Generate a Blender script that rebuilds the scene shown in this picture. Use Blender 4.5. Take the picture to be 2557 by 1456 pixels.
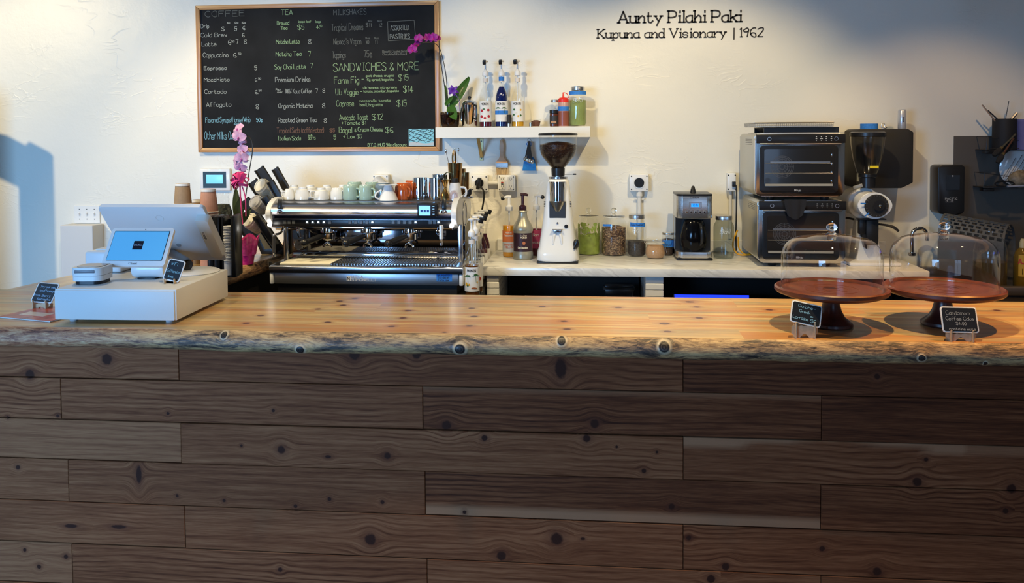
import bpy, bmesh, math, random
from mathutils import Vector, Matrix, Euler, noise
PI = math.pi
R = math.radians
rnd = random.Random(7)
scene = bpy.context.scene
for o in list(bpy.data.objects): bpy.data.objects.remove(o)

# ---------------------------------------------------------------- camera
FPX, CYP = 2100.0, 416.0
YAW, PITCH, ROLL = R(5.5), R(2.2), R(-0.35)
CAM = Vector((0.0, -2.8, 1.68))
cam_d = bpy.data.cameras.new('camera')
cam = bpy.data.objects.new('camera', cam_d)
scene.collection.objects.link(cam)
cam.location = CAM
CR = Matrix.Rotation(YAW, 3, 'Z') @ Matrix.Rotation(PI/2 - PITCH, 3, 'X') @ Matrix.Rotation(ROLL, 3, 'Z')
cam.rotation_euler = CR.to_euler()
cam_d.sensor_fit = 'HORIZONTAL'
cam_d.sensor_width = 36.0
cam_d.lens = 36.0*FPX/2557.0
cam_d.shift_y = -(728.0-CYP)/2557.0
cam_d.clip_start = 0.05
scene.camera = cam

def ray(px, py):
    return CR @ Vector(((px-1278.5)/FPX, -(py-CYP)/FPX, -1.0))
def W(px, py, Y):            # a point of the photograph on the upright plane at depth Y
    d = ray(px, py); t = (Y-CAM.y)/d.y
    p = CAM + d*t
    return p.x, p.z
def G(px, py, Z):            # a point of the photograph on the level plane at height Z
    d = ray(px, py); t = (Z-CAM.z)/d.z
    p = CAM + d*t
    return p.x, p.y
def SC(Y): return FPX/(Y-CAM.y)

# ---------------------------------------------------------------- world, exposure, light
scene.view_settings.view_transform = 'Standard'
scene.view_settings.look = 'None'
scene.view_settings.gamma = 1.0
scene.view_settings.use_curve_mapping = False
scene.view_settings.exposure = 0.0
world = bpy.data.worlds.new('world'); scene.world = world
world.use_nodes = True
world.node_tree.nodes['Background'].inputs[0].default_value = (0.55, 0.68, 1.0, 1)
world.node_tree.nodes['Background'].inputs[1].default_value = 0.08

def area(name, loc, target, sx, sy, power, col, spread=180):
    l = bpy.data.lights.new(name, 'AREA'); l.shape = 'RECTANGLE'; l.size = sx; l.size_y = sy
    l.energy = power; l.color = col; l.spread = R(spread)
    o = bpy.data.objects.new(name, l); scene.collection.objects.link(o)
    o.location = loc
    o.rotation_euler = (Vector(target)-Vector(loc)).to_track_quat('-Z', 'Y').to_euler()
    return o
def spot(name, loc, target, power, col, ang=80, blend=0.6, size=0.03):
    l = bpy.data.lights.new(name, 'SPOT'); l.energy = power; l.color = col
    l.spot_size = R(ang); l.spot_blend = blend; l.shadow_soft_size = size
    o = bpy.data.objects.new(name, l); scene.collection.objects.link(o)
    o.location = loc
    o.rotation_euler = (Vector(target)-Vector(loc)).to_track_quat('-Z', 'Y').to_euler()
    return o
# daylight from the shop windows behind and to the left of the camera
area('window_daylight', (-3.5, -5.65, 1.60), (-2.9, 0.3, 0.8), 2.2, 1.8, 125, (0.22, 0.52, 1.0), 95)
area('window_daylight', (1.9, -5.55, 1.9), (0.4, 0.6, 1.1), 1.2, 1.2, 5, (0.30, 0.55, 1.0))
WARM = (1.0, 0.80, 0.46)
SPOTS = [  # location, target, power, colour, cone
    ((-4.45, 0.30, 2.75), (-3.15, 2.24, 1.30), 170, WARM, 80),
    ((-2.05, 0.55, 2.85), (-1.85, 2.24, 1.02), 100, WARM, 80),
    ((-0.75, 0.50, 2.85), (-0.60, 2.24, 1.05), 74, WARM, 84),
    ((0.62, 0.50, 2.85), (0.55, 2.24, 1.02), 104, WARM, 80),
    ((1.90, 0.75, 2.85), (1.95, 2.24, 0.70), 42, (1.0, 0.68, 0.36), 72),
    ((-2.30, 0.85, 2.90), (-1.55, 0.40, 1.00), 45, WARM, 70),
    ((-0.45, -0.32, 2.95), (-0.45, 0.15, 1.00), 122, (1.0, 0.78, 0.44), 76),
    ((0.80, -0.04, 2.95), (0.85, 0.20, 1.00), 140, (1.0, 0.72, 0.34), 72),
    ((1.85, 0.10, 2.90), (1.85, 0.35, 1.00), 130, (1.0, 0.46, 0.11), 80),
]
for i, (a, b, p, c, an) in enumerate(SPOTS):
    spot('track_spot', a, b, p, c, an)

# ---------------------------------------------------------------- materials
MATS = {}
def mat(name, col=(0.8, 0.8, 0.8), rough=0.5, metal=0.0, emit=None, es=1.0, coat=0.0, sub=0, vary=0.0, vs=40, trans=0.0, ior=1.45, bump=0, bs=200, spec=None, alpha=1):
    if name in MATS: return MATS[name]
    m = bpy.data.materials.new(name); m.use_nodes = True
    nt = m.node_tree; b = nt.nodes['Principled BSDF']
    b.inputs['Base Color'].default_value = (*col, 1)
    b.inputs['Roughness'].default_value = rough
    b.inputs['Metallic'].default_value = metal
    b.inputs['Coat Weight'].default_value = coat
    b.inputs['Transmission Weight'].default_value = trans
    b.inputs['IOR'].default_value = ior
    if spec is not None: b.inputs['Specular IOR Level'].default_value = spec
    if emit:
        b.inputs['Emission Color'].default_value = (*emit, 1)
        b.inputs['Emission Strength'].default_value = es
    if vary or bump:
        tc = nt.nodes.new('ShaderNodeTexCoord')
        n = nt.nodes.new('ShaderNodeTexNoise'); n.inputs['Scale'].default_value = vs; n.inputs['Detail'].default_value = 4
        nt.links.new(tc.outputs['Object'], n.inputs['Vector'])
        if vary:
            r = nt.nodes.new('ShaderNodeValToRGB')
            r.color_ramp.elements[0].position = 0.3; r.color_ramp.elements[1].position = 0.7
            r.color_ramp.elements[0].color = (*[max(0, c*(1-vary)) for c in col], 1)
            r.color_ramp.elements[1].color = (*[min(1, c*(1+vary)) for c in col], 1)
            nt.links.new(n.outputs['Fac'], r.inputs[0]); nt.links.new(r.outputs[0], b.inputs['Base Color'])
        if bump:
            n2 = nt.nodes.new('ShaderNodeTexNoise'); n2.inputs['Scale'].default_value = bs
            nt.links.new(tc.outputs['Object'], n2.inputs['Vector'])
            bp = nt.nodes.new('ShaderNodeBump'); bp.inputs['Strength'].default_value = bump; bp.inputs['Distance'].default_value = 0.002
            nt.links.new(n2.outputs['Fac'], bp.inputs['Height']); nt.links.new(bp.outputs[0], b.inputs['Normal'])
    MATS[name] = m
    return m
def thin_glass(name, tint=(0.97, 0.98, 0.98), gl=1.0, rough=0.02):
    if name in MATS: return MATS[name]
    m = bpy.data.materials.new(name); m.use_nodes = True
    nt = m.node_tree; nt.nodes.clear()
    out = nt.nodes.new('ShaderNodeOutputMaterial')
    tr = nt.nodes.new('ShaderNodeBsdfTransparent'); tr.inputs[0].default_value = (*tint, 1)
    gs = nt.nodes.new('ShaderNodeBsdfGlossy'); gs.inputs['Roughness'].default_value = rough; gs.inputs[0].default_value = (gl, gl, gl, 1)
    lw = nt.nodes.new('ShaderNodeLayerWeight'); lw.inputs[0].default_value = 0.5
    pw = nt.nodes.new('ShaderNodeMath'); pw.operation = 'POWER'; nt.links.new(lw.outputs['Facing'], pw.inputs[0]); pw.inputs[1].default_value = 4.0
    fr = nt.nodes.new('ShaderNodeMath'); fr.operation = 'MULTIPLY_ADD'; nt.links.new(pw.outputs[0], fr.inputs[0]); fr.inputs[1].default_value = 0.75; fr.inputs[2].default_value = 0.045
    mx = nt.nodes.new('ShaderNodeMixShader')
    nt.links.new(fr.outputs[0], mx.inputs[0]); nt.links.new(tr.outputs[0], mx.inputs[1]); nt.links.new(gs.outputs[0], mx.inputs[2])
    nt.links.new(mx.outputs[0], out.inputs[0])
    MATS[name] = m
    return m

# ---------------------------------------------------------------- geometry helpers
class B:
    def __init__(s): s.bm = bmesh.new(); s.m = Matrix.Identity(4)
    def at(s, x=0, y=0, z=0, rx=0, ry=0, rz=0):
        s.m = Matrix.Translation((x, y, z)) @ Euler((R(rx), R(ry), R(rz)), 'XYZ').to_matrix().to_4x4(); return s
    def _v(s, pts): return [s.bm.verts.new(s.m @ Vector(p)) for p in pts]
    def _f(s, vs):
        try: return s.bm.faces.new(vs)
        except ValueError: return None
    def box(s, x0, y0, z0, x1, y1, z1, bev=0.0, seg=2):
        t = bmesh.new()
        v = [t.verts.new((x, y, z)) for x in (x0, x1) for y in (y0, y1) for z in (z0, z1)]
        for q in ((0, 1, 3, 2), (4, 6, 7, 5), (0, 4, 5, 1), (2, 3, 7, 6), (0, 2, 6, 4), (1, 5, 7, 3)): t.faces.new([v[i] for i in q])
        if bev: bmesh.ops.bevel(t, geom=t.edges[:], offset=bev, segments=seg, affect='EDGES', profile=0.5)
        s._merge(t); return s
    def _merge(s, t):
        mp = {v: s.bm.verts.new(s.m @ v.co) for v in t.verts}
        for f in t.faces: s._f([mp[v] for v in f.verts])
        t.free()
    def cbox(s, cx, cy, cz, sx, sy, sz, bev=0.0, seg=2):
        return s.box(cx-sx/2, cy-sy/2, cz-sz/2, cx+sx/2, cy+sy/2, cz+sz/2, bev, seg)
    def lathe(s, prof, n=32, c=(0, 0, 0), axis='z', a0=0, a1=2*PI):
        full = abs(a1-a0-2*PI) < 1e-6
        k = n if full else n+1
        rings = []
        for r, z in prof:
            if r < 1e-6: rings.append([s._pt(0, 0, z, c, axis)]); continue
            rings.append([s._pt(r*math.cos(a0+(a1-a0)*i/n), r*math.sin(a0+(a1-a0)*i/n), z, c, axis) for i in range(k)])
        vr = [s._v(x) for x in rings]
        for a, b in zip(vr, vr[1:]):
            for i in range(n if full else k-1):
                j = (i+1) % k
                if len(a) == 1 and len(b) == 1: continue
                if len(a) == 1: s._f([a[0], b[j], b[i]])
                elif len(b) == 1: s._f([a[i], a[j], b[0]])
                else: s._f([a[i], a[j], b[j], b[i]])
        return s
    @staticmethod
    def _pt(x, y, z, c, axis):
        if axis == 'z': p = (x, y, z)
        elif axis == 'y': p = (x, z, -y)
        else: p = (z, y, -x)
        return (p[0]+c[0], p[1]+c[1], p[2]+c[2])
    def cyl(s, c, r, h, axis='z', r2=None, n=28, e=0.0):
        r2 = r if r2 is None else r2
        if e: pr = [(0, 0), (r-e, 0), (r, e), (r2, h-e), (r2-e, h), (0, h)]
        else: pr = [(0, 0), (r, 0), (r2, h), (0, h)]
        return s.lathe(pr, n, c, axis)
    def ring(s, c, ro, ri, h, axis='z', n=32):
        return s.lathe([(ri, 0), (ro, 0), (ro, h), (ri, h), (ri, 0)], n, c, axis)
    def sph(s, c, r, sx=1, sy=1, sz=1, n=20, k=12):
        pr = []
        for i in range(k+1):
            a = -PI/2+PI*i/k; pr.append((max(0, r*math.cos(a)) if 0 < i < k else 0, r*math.sin(a)))
        old = s.m; s.m = s.m @ Matrix.Translation(c) @ Matrix.Diagonal((sx, sy, sz, 1))
        s.lathe(pr, n); s.m = old; return s
    def tube(s, pts, r, n=8, closed=False, sm=0, caps=True):
        pts = [Vector(p) for p in pts]
        if sm: pts = smooth(pts, sm, closed)
        N = len(pts)
        rs = r if isinstance(r, (list, tuple)) else [r, r]
        if len(rs) != N: rs = [rs[min(len(rs)-2, int(i/(N-1)*(len(rs)-1)))]*(1-((i/(N-1)*(len(rs)-1)) % 1 if i < N-1 else 1)) + rs[min(len(rs)-1, int(i/(N-1)*(len(rs)-1))+1)]*((i/(N-1)*(len(rs)-1)) % 1 if i < N-1 else 1) for i in range(N)]
        rings = []; up = None
        for i in range(N):
            if closed: t = pts[(i+1) % N]-pts[i-1]
            else: t = pts[min(i+1, N-1)]-pts[max(i-1, 0)]
            if t.length < 1e-9: t = Vector((0, 0, 1))
            t.normalize()
            if up is None:
                up = Vector((0, 0, 1)) if abs(t.z) < 0.9 else Vector((1, 0, 0))
            a = t.cross(up)
            if a.length < 1e-5: a = t.orthogonal()
            a.normalize(); b = a.cross(t).normalized(); up = b
            rings.append(s._v([pts[i]+(a*math.cos(2*PI*k/n)+b*math.sin(2*PI*k/n))*rs[i] for k in range(n)]))
        for i in range(N if closed else N-1):
            A = rings[i]; C = rings[(i+1) % N]
            for k in range(n): s._f([A[k], A[(k+1) % n], C[(k+1) % n], C[k]])
        if not closed and caps:
            s._f(rings[0][::-1]); s._f(rings[-1])
        return s
    def prism(s, poly, a, b, plane='xz', bev=0.0):
        t = bmesh.new()
        def P(u, v, w): return {'xz': (u, w, v), 'xy': (u, v, w), 'yz': (w, u, v)}[plane]
        A = [t.verts.new(P(u, v, a)) for u, v in poly]; C = [t.verts.new(P(u, v, b)) for u, v in poly]
        n = len(poly)
        t.faces.new(A); t.faces.new(C[::-1])
        for i in range(n): t.faces.new([A[i], C[i], C[(i+1) % n], A[(i+1) % n]])
        if bev: bmesh.ops.bevel(t, geom=t.edges[:], offset=bev, segments=2, affect='EDGES', profile=0.5)
        s._merge(t); return s
    def patch(s, f, nu, nv, th=0.0):        # surface u,v -> point, with thickness along its own normal
        g = [[Vector(f(i/nu, j/nv)) for j in range(nv+1)] for i in range(nu+1)]
        def nrm(i, j):
            a = g[min(i+1, nu)][j]-g[max(i-1, 0)][j]; b = g[i][min(j+1, nv)]-g[i][max(j-1, 0)]
            c = a.cross(b)
            return c.normalized() if c.length > 1e-12 else Vector((0, 0, 1))
        A = [s._v([g[i][j]+nrm(i, j)*th/2 for j in range(nv+1)]) for i in range(nu+1)]
        for i in range(nu):
            for j in range(nv): s._f([A[i][j], A[i+1][j], A[i+1][j+1], A[i][j+1]])
        if th:
            C = [s._v([g[i][j]-nrm(i, j)*th/2 for j in range(nv+1)]) for i in range(nu+1)]
            for i in range(nu):
                for j in range(nv): s._f([C[i][j], C[i][j+1], C[i+1][j+1], C[i+1][j]])
            for i in range(nu):
                s._f([A[i][0], C[i][0], C[i+1][0], A[i+1][0]]); s._f([A[i][nv], A[i+1][nv], C[i+1][nv], C[i][nv]])
            for j in range(nv):
                s._f([A[0][j], A[0][j+1], C[0][j+1], C[0][j]]); s._f([A[nu][j], C[nu][j], C[nu][j+1], A[nu][j+1]])
        return s
    def done(s, name, m, parent=None, sharp=35, loc=None, fix=True):
        if fix: bmesh.ops.recalc_face_normals(s.bm, faces=s.bm.faces[:])
        me = bpy.data.meshes.new(name); s.bm.to_mesh(me); s.bm.free()
        me.materials.append(m)
        me.polygons.foreach_set('use_smooth', [True]*len(me.polygons))
        try: me.set_sharp_from_angle(angle=R(sharp))
        except Exception: pass
        o = bpy.data.objects.new(name, me); scene.collection.objects.link(o)
        if parent: o.parent = parent
        if loc: o.location = loc
        return o
def smooth(pts, k, closed=False):
    out = []; N = len(pts)
    for i in range(N if closed else N-1):
        if closed: a, b, c, d = pts[i-1], pts[i], pts[(i+1) % N], pts[(i+2) % N]
        else: a, b, c, d = pts[max(i-1, 0)], pts[i], pts[i+1], pts[min(i+2, N-1)]
        for j in range(k):
            t = j/k
            out.append(0.5*((2*b)+(c-a)*t+(2*a-5*b+4*c-d)*t*t+(3*b-a-3*c+d)*t**3))
    if not closed: out.append(pts[-1])
    return out
def T(name, label, cat, loc=(0, 0, 0), rz=0, group=None, rot=None):
    o = bpy.data.objects.new(name, None); scene.collection.objects.link(o)
    o.empty_display_size = 0.03
    o.location = loc; o.rotation_euler = rot if rot else (0, 0, R(rz))
    o['label'] = label; o['category'] = cat
    if group: o['group'] = group
    return o
def tag(o, label, cat, group=None, kind=None):
    o['label'] = label; o['category'] = cat
    if group: o['group'] = group
    if kind: o['kind'] = kind
    return o
def adopt(o, parent):
    o.parent = parent; o.matrix_parent_inverse = Matrix.LocRotScale(parent.location, parent.rotation_euler, None).inverted()
def dup(root, loc, rz=None, label=None, sc=None, group=None):
    r = root.copy(); scene.collection.objects.link(r); r.location = loc
    if rz is not None: r.rotation_euler = (0, 0, R(rz))
    if sc: r.scale = (sc, sc, sc)
    if label: r['label'] = label
    if group: r['group'] = group
    for ch in list(root.children):
        c = ch.copy(); scene.collection.objects.link(c); c.parent = r
        for g in list(ch.children):
            d = g.copy(); scene.collection.objects.link(d); d.parent = c
    return r

# ---------------------------------------------------------------- a one-stroke alphabet (digits are x,y pairs; ~ marks a curve)
GL = {'A': '023962 1454', 'B': '0209 ~093958573606 ~064655533202', 'C': '~5849290704224253', 'D': '0209 ~09395865533202',
 'E': '59090252 0646', 'F': '5909 0902 0646', 'G': '~5849290704224254 5535', 'H': '0902 5952 0656', 'I': '1939 2922 1232', 'J': '~4943322203',
 'K': '0902 5905 1652', 'L': '090252', 'M': '0209356962', 'N': '02095259', 'O': '~290704224254574929', 'P': '0209 ~093958563505',
 'Q': '~290704224254574929 3352', 'R': '0209 ~093958563505 2552', 'S': '~584929080726455453421203', 'T': '0969 3932', 'U': '~090422425459',
 'V': '093269', 'W': '0922374269', 'X': '0952 5902', 'Y': '0926 5926 2622', 'Z': '09590252',
 'a': '~46260503123243 4642', 'b': '0902 ~0426364543321203', 'c': '~4536160503123243', 'd': '4942 ~4436160503123244', 'e': '~04444536160503123243',
 'f': '~49391812 0636', 'g': '~46260503123244 ~4641301001', 'h': '0902 ~042636454442', 'i': '1612 1819', 'j': '~26211000 2829', 'k': '0902 4604 1542',
 'l': '1912', 'm': '0602 ~0516263532 ~3546566562', 'n': '0602 ~042636454442', 'o': '~160503123243453616', 'p': '0600 ~0426364543321203',
 'q': '4640 ~4436160503123244', 'r': '0602 ~042636', 's': '~45361605143443321203', 't': '~1813223243 0636', 'u': '~0603123243 4642', 'v': '062246',
 'w': '0612243246', 'x': '0642 4602', 'y': '0623 4610', 'z': '06460242',
 '0': '~290704223244473929', '1': '182922', '2': '~0829494702 0242', '3': '~082949473626 ~264644321203', '4': '390454 3932', '5': '490906 ~06364644321203',
 '6': '~49290704224244351504', '7': '094922', '8': '~29080726474929 ~26040322424426', '9': '~4736160718394847 4732',
 '$': '~584929080726455453421203 3931', 'c|': '~4536160503123243 2721', '/': '0149', '&': '~52182948270304223254', '.': '0203', ',': '1201', "'": '1917',
 '-': '0545', '+': '0545 2723', '(': '~29170422', ')': '~09161402', '|': '2920', '%': '5902 0908 4443', '!': '1914 1312', '*': '~4536160503123243 2721', '_': '0151'}
def adv(ch):
    if ch == ' ': return 3.2
    if ch in "il'.,!|": return 2.6
    g = GL.get(ch, '00')
    return max(int(q) for q in g.replace('~', '').replace(' ', '')[::2])+1.7
def twidth(s, h): return sum(adv(c) for c in s)*h/7.0
def text(b, s, x, z, h, w, y=0.0, jit=0.0, fit=None, slant=0.0, seed=1, serif=None, mid=False):
    r2 = random.Random(seed); k = h/7.0
    kx = k if not fit else fit/sum(adv(c) for c in s)
    if mid: x -= sum(adv(c) for c in s)*kx/2
    if kx < k*0.55: w *= 0.8
    cx = x
    for ch in s:
        g = GL.get(ch)
        if g:
            jz = r2.uniform(-jit, jit)*h; js = 1+r2.uniform(-jit, jit)
            strokes = []
            for st in g.split(' '):
                sm = st.startswith('~'); st = st.lstrip('~')
                pts = [Vector((int(st[i]), int(st[i+1])-2, 0)) for i in range(0, len(st), 2)]
                if sm: strokes.append(smooth(pts, 5))
                else: strokes += [[p_, q_] for p_, q_ in zip(pts, pts[1:])]
            if serif and ch in serif:
                for q in serif[ch].split():
                    px_, py_, t = int(q[0]), int(q[1])-2, q[2:]
                    a = 0.9
                    strokes.append([Vector((px_-(a if t in ('', 'L') else 0.3), py_, 0)), Vector((px_+(a if t in ('', 'R') else 0.3), py_, 0))])
            for pts in strokes:
                P3 = [Vector((cx+(p.x+slant*p.y)*kx, 0, z+p.y*k*js+jz)) for p in pts]
                L = []; Rr = []
                for i, p in enumerate(P3):
                    t = P3[min(i+1, len(P3)-1)]-P3[max(i-1, 0)]
                    if t.length < 1e-9: t = Vector((1, 0, 0))
                    t.normalize(); nn = Vector((-t.z, 0, t.x))*w/2
                    e = t*w*0.35 if i == len(P3)-1 else (-t*w*0.35 if i == 0 else Vector((0, 0, 0)))
                    L.append(p+nn+e); Rr.append(p-nn+e)
                va = b._v([(q.x, y, q.z) for q in L]); vb = b._v([(q.x, y, q.z) for q in Rr])
                for i in range(len(va)-1): b._f([va[i], va[i+1], vb[i+1], vb[i]])
        cx += adv(ch)*kx
    return b
SERIF = {'A': '02 62', 'u': '06L 46L 42R', 'n': '06L 02 42', 'y': '06 46', 'P': '02 09L', 'i': '16L 12', 'l': '19L 12', 'a': '42R', 'h': '09L 02 42',
 'k': '09L 02 46 42', 'K': '09 02 59 52', 'p': '06L 00', 'd': '49L 42R', 'V': '09 69', 'r': '06L 02', '1': '22', 'M': '02 09L 62 69R', 'N': '02 09L 59', 'I': '', 'L': '', 'o': ''}
# ---------------------------------------------------------------- big procedural materials
def nodes(name):
    m = bpy.data.materials.new(name); m.use_nodes = True
    nt = m.node_tree; b = nt.nodes['Principled BSDF']; MATS[name] = m
    return m, nt, b
class N:                                   # small node-graph shorthand
    def __init__(s, nt): s.nt = nt
    def _in(s, sock, v):
        if isinstance(v, bpy.types.NodeSocket): s.nt.links.new(v, sock)
        elif v is not None: sock.default_value = v
    def math(s, op, a, b=None, c=None, clamp=False):
        n = s.nt.nodes.new('ShaderNodeMath'); n.operation = op; n.use_clamp = clamp
        s._in(n.inputs[0], a); s._in(n.inputs[1], b); s._in(n.inputs[2], c)
        return n.outputs[0]
    def xyz(s, x, y, z):
        n = s.nt.nodes.new('ShaderNodeCombineXYZ'); s._in(n.inputs[0], x); s._in(n.inputs[1], y); s._in(n.inputs[2], z)
        return n.outputs[0]
    def sep(s, v):
        n = s.nt.nodes.new('ShaderNodeSeparateXYZ'); s._in(n.inputs[0], v); return n.outputs
    def noise(s, v, sc, det=3, ro=0.5, dist=0):
        n = s.nt.nodes.new('ShaderNodeTexNoise'); s._in(n.inputs['Vector'], v)
        n.inputs['Scale'].default_value = sc; n.inputs['Detail'].default_value = det; n.inputs['Roughness'].default_value = ro; n.inputs['Distortion'].default_value = dist
        return n.outputs['Fac']
    def ramp(s, f, stops):
        n = s.nt.nodes.new('ShaderNodeValToRGB'); s._in(n.inputs[0], f)
        e = n.color_ramp.elements
        while len(e) < len(stops): e.new(0.5)
        for i, (p, c) in enumerate(stops): e[i].position = p; e[i].color = (*c, 1) if len(c) == 3 else c
        return n.outputs[0]
    def mix(s, f, a, b, mode='MIX'):
        n = s.nt.nodes.new('ShaderNodeMix'); n.data_type = 'RGBA'; n.blend_type = mode
        s._in(n.inputs[0], f); s._in(n.inputs[6], a if isinstance(a, bpy.types.NodeSocket) else (*a, 1)); s._in(n.inputs[7], b if isinstance(b, bpy.types.NodeSocket) else (*b, 1))
        return n.outputs[2]
    def attr(s, name):
        n = s.nt.nodes.new('ShaderNodeAttribute'); n.attribute_name = name; return n.outputs['Vector']
    def obj(s):
        n = s.nt.nodes.new('ShaderNodeTexCoord'); return n.outputs['Object']
    def bump(s, h, st, d, b, prev=None):
        n = s.nt.nodes.new('ShaderNodeBump'); n.inputs['Strength'].default_value = st; n.inputs['Distance'].default_value = d
        s._in(n.inputs['Height'], h)
        if prev: s._in(n.inputs['Normal'], prev)
        s.nt.links.new(n.outputs[0], b.inputs['Normal']); return n.outputs[0]
    def remap(s, v, a, b, c=0.0, d=1.0):
        n = s.nt.nodes.new('ShaderNodeMapRange'); s._in(n.inputs[0], v)
        for i, q in enumerate((a, b, c, d)): n.inputs[1+i].default_value = q
        return n.outputs[0]

def wall_mat():
    m, nt, b = nodes('cream_plaster'); n = N(nt)
    o = n.obj()
    c = n.ramp(n.noise(o, 1.3, 3), [(0.3, (0.80, 0.765, 0.66)), (0.7, (0.84, 0.80, 0.70))])
    nt.links.new(c, b.inputs['Base Color']); b.inputs['Roughness'].default_value = 0.42
    w = n.noise(o, 3.0, 2, 0.5, 1.2)
    s = n.sep(o)
    # trowel marks: thin ridges where a warped noise crosses a level
    v = n.xyz(n.math('ADD', s[0], n.math('MULTIPLY', w, 0.5)), s[1], n.math('MULTIPLY', s[2], 2.2))
    a = n.noise(v, 5.0, 3, 0.55, 0.6)
    ridge = n.math('SUBTRACT', 1.0, n.math('MULTIPLY', n.math('ABSOLUTE', n.math('SUBTRACT', a, 0.5)), 26), clamp=True)
    patch = n.remap(n.noise(o, 2.3, 2), 0.53, 0.70)
    ridge = n.math('MULTIPLY', ridge, patch)
    fine = n.noise(o, 60, 3, 0.6)
    h = n.math('ADD', n.math('MULTIPLY', ridge, 0.7), n.math('ADD', n.math('MULTIPLY', fine, 0.25), n.math('MULTIPLY', n.noise(o, 11, 3), 1.1)))
    n.bump(h, 0.38, 0.005, b)
    return m
def plank_mat(name, stops, ringf=330, knot=(0.045, 0.013, 0.006), rough=0.7, tone=True, dark=None):
    m, nt, b = nodes(name); n = N(nt)
    kv = n.sep(n.attr('kv')); bd = n.sep(n.attr('bd')); uv = n.sep(n.attr('gv'))   # gv: along, across (metres)
    d = n.math('SQRT', n.math('ADD', n.math('MULTIPLY', kv[0], kv[0]), n.math('MULTIPLY', kv[1], kv[1])))
    fall = n.math('EXPONENT', n.math('MULTIPLY', n.math('MULTIPLY', d, d), -0.10))
    warp = n.math('MULTIPLY', n.math('MULTIPLY', kv[1], kv[2]), fall)
    along = n.math('ADD', uv[0], n.math('MULTIPLY', bd[0], 7.3))
    wob = n.noise(n.xyz(n.math('MULTIPLY', along, 1.6), n.math('MULTIPLY', uv[1], 5.0), bd[0]), 1.0, 3, 0.5)
    wob2 = n.noise(n.xyz(n.math('MULTIPLY', along, 5.5), n.math('MULTIPLY', uv[1], 14.0), bd[0]), 1.0, 2, 0.5)
    ac = n.math('SUBTRACT', uv[1], warp)
    ac2 = n.math('ADD', ac, n.math('ADD', n.math('MULTIPLY', wob, 0.085), n.math('MULTIPLY', wob2, 0.005)))
    ring = n.math('SINE', n.math('MULTIPLY', ac2, ringf))
    ring = n.math('POWER', n.math('ADD', n.math('MULTIPLY', ring, 0.5), 0.5), 3.0)
    g1 = n.noise(n.xyz(n.math('MULTIPLY', along, 2.5), n.math('MULTIPLY', ac, 60), bd[0]), 1.0, 5, 0.6)
    g2 = n.noise(n.xyz(n.math('MULTIPLY', along, 14), n.math('MULTIPLY', ac, 420), bd[0]), 1.0, 3, 0.6)
    f = n.math('ADD', n.math('MULTIPLY', g1, 0.40), n.math('ADD', n.math('MULTIPLY', g2, 0.34), n.math('MULTIPLY', wob, 0.22)))
    f = n.math('SUBTRACT', f, n.math('MULTIPLY', ring, n.math('MULTIPLY', n.remap(wob, 0.35, 0.7), 0.16 if not dark else 0.07)))
    if tone: f = n.math('ADD', f, bd[1])
    c = n.ramp(f, stops)
    if dark:      # spalted streaks
        sp = n.noise(n.xyz(n.math('MULTIPLY', along, 1.3), n.math('MULTIPLY', ac, 15), n.math('ADD', bd[0], 5.0)), 1.0, 5, 0.62)
        c = n.mix(n.remap(sp, 0.47, 0.66, 0, 0.80), c, dark)
        og = n.noise(n.xyz(n.math('MULTIPLY', along, 0.9), n.math('MULTIPLY', ac, 19), n.math('ADD', bd[0], 11.0)), 1.0, 3, 0.55)
        c = n.mix(n.remap(og, 0.47, 0.62, 0, 0.80), c, (0.52, 0.21, 0.055))
    c = n.mix(bd[2], c, (0.46, 0.22, 0.11))                # pale sapwood strips
    halo = n.remap(d, 1.0, 2.6, 0.62, 0.0)
    halo = n.math('MULTIPLY', halo, n.remap(n.noise(n.xyz(n.math('MULTIPLY', uv[0], 70), n.math('MULTIPLY', uv[1], 90), 0.0), 1.0, 2), 0.3, 0.7, 0.5, 1.0))
    c = n.mix(halo, c, tuple(q*2.6 for q in knot))
    core = n.remap(n.math('ADD', d, n.math('MULTIPLY', n.noise(n.xyz(n.math('MULTIPLY', uv[0], 90), n.math('MULTIPLY', uv[1], 90), 0.0), 1.0, 2), 0.5)), 1.05, 1.4, 1.0, 0.0)
    c = n.mix(core, c, knot)
    nt.links.new(c, b.inputs['Base Color']); b.inputs['Roughness'].default_value = rough
    if not dark: b.inputs['Specular IOR Level'].default_value = 0.22
    h = n.math('ADD', n.math('MULTIPLY', g2, 0.5), n.math('MULTIPLY', g1, 0.6))
    n.bump(h, 0.35 if not dark else 0.05, 0.0015, b)
    return m
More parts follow.
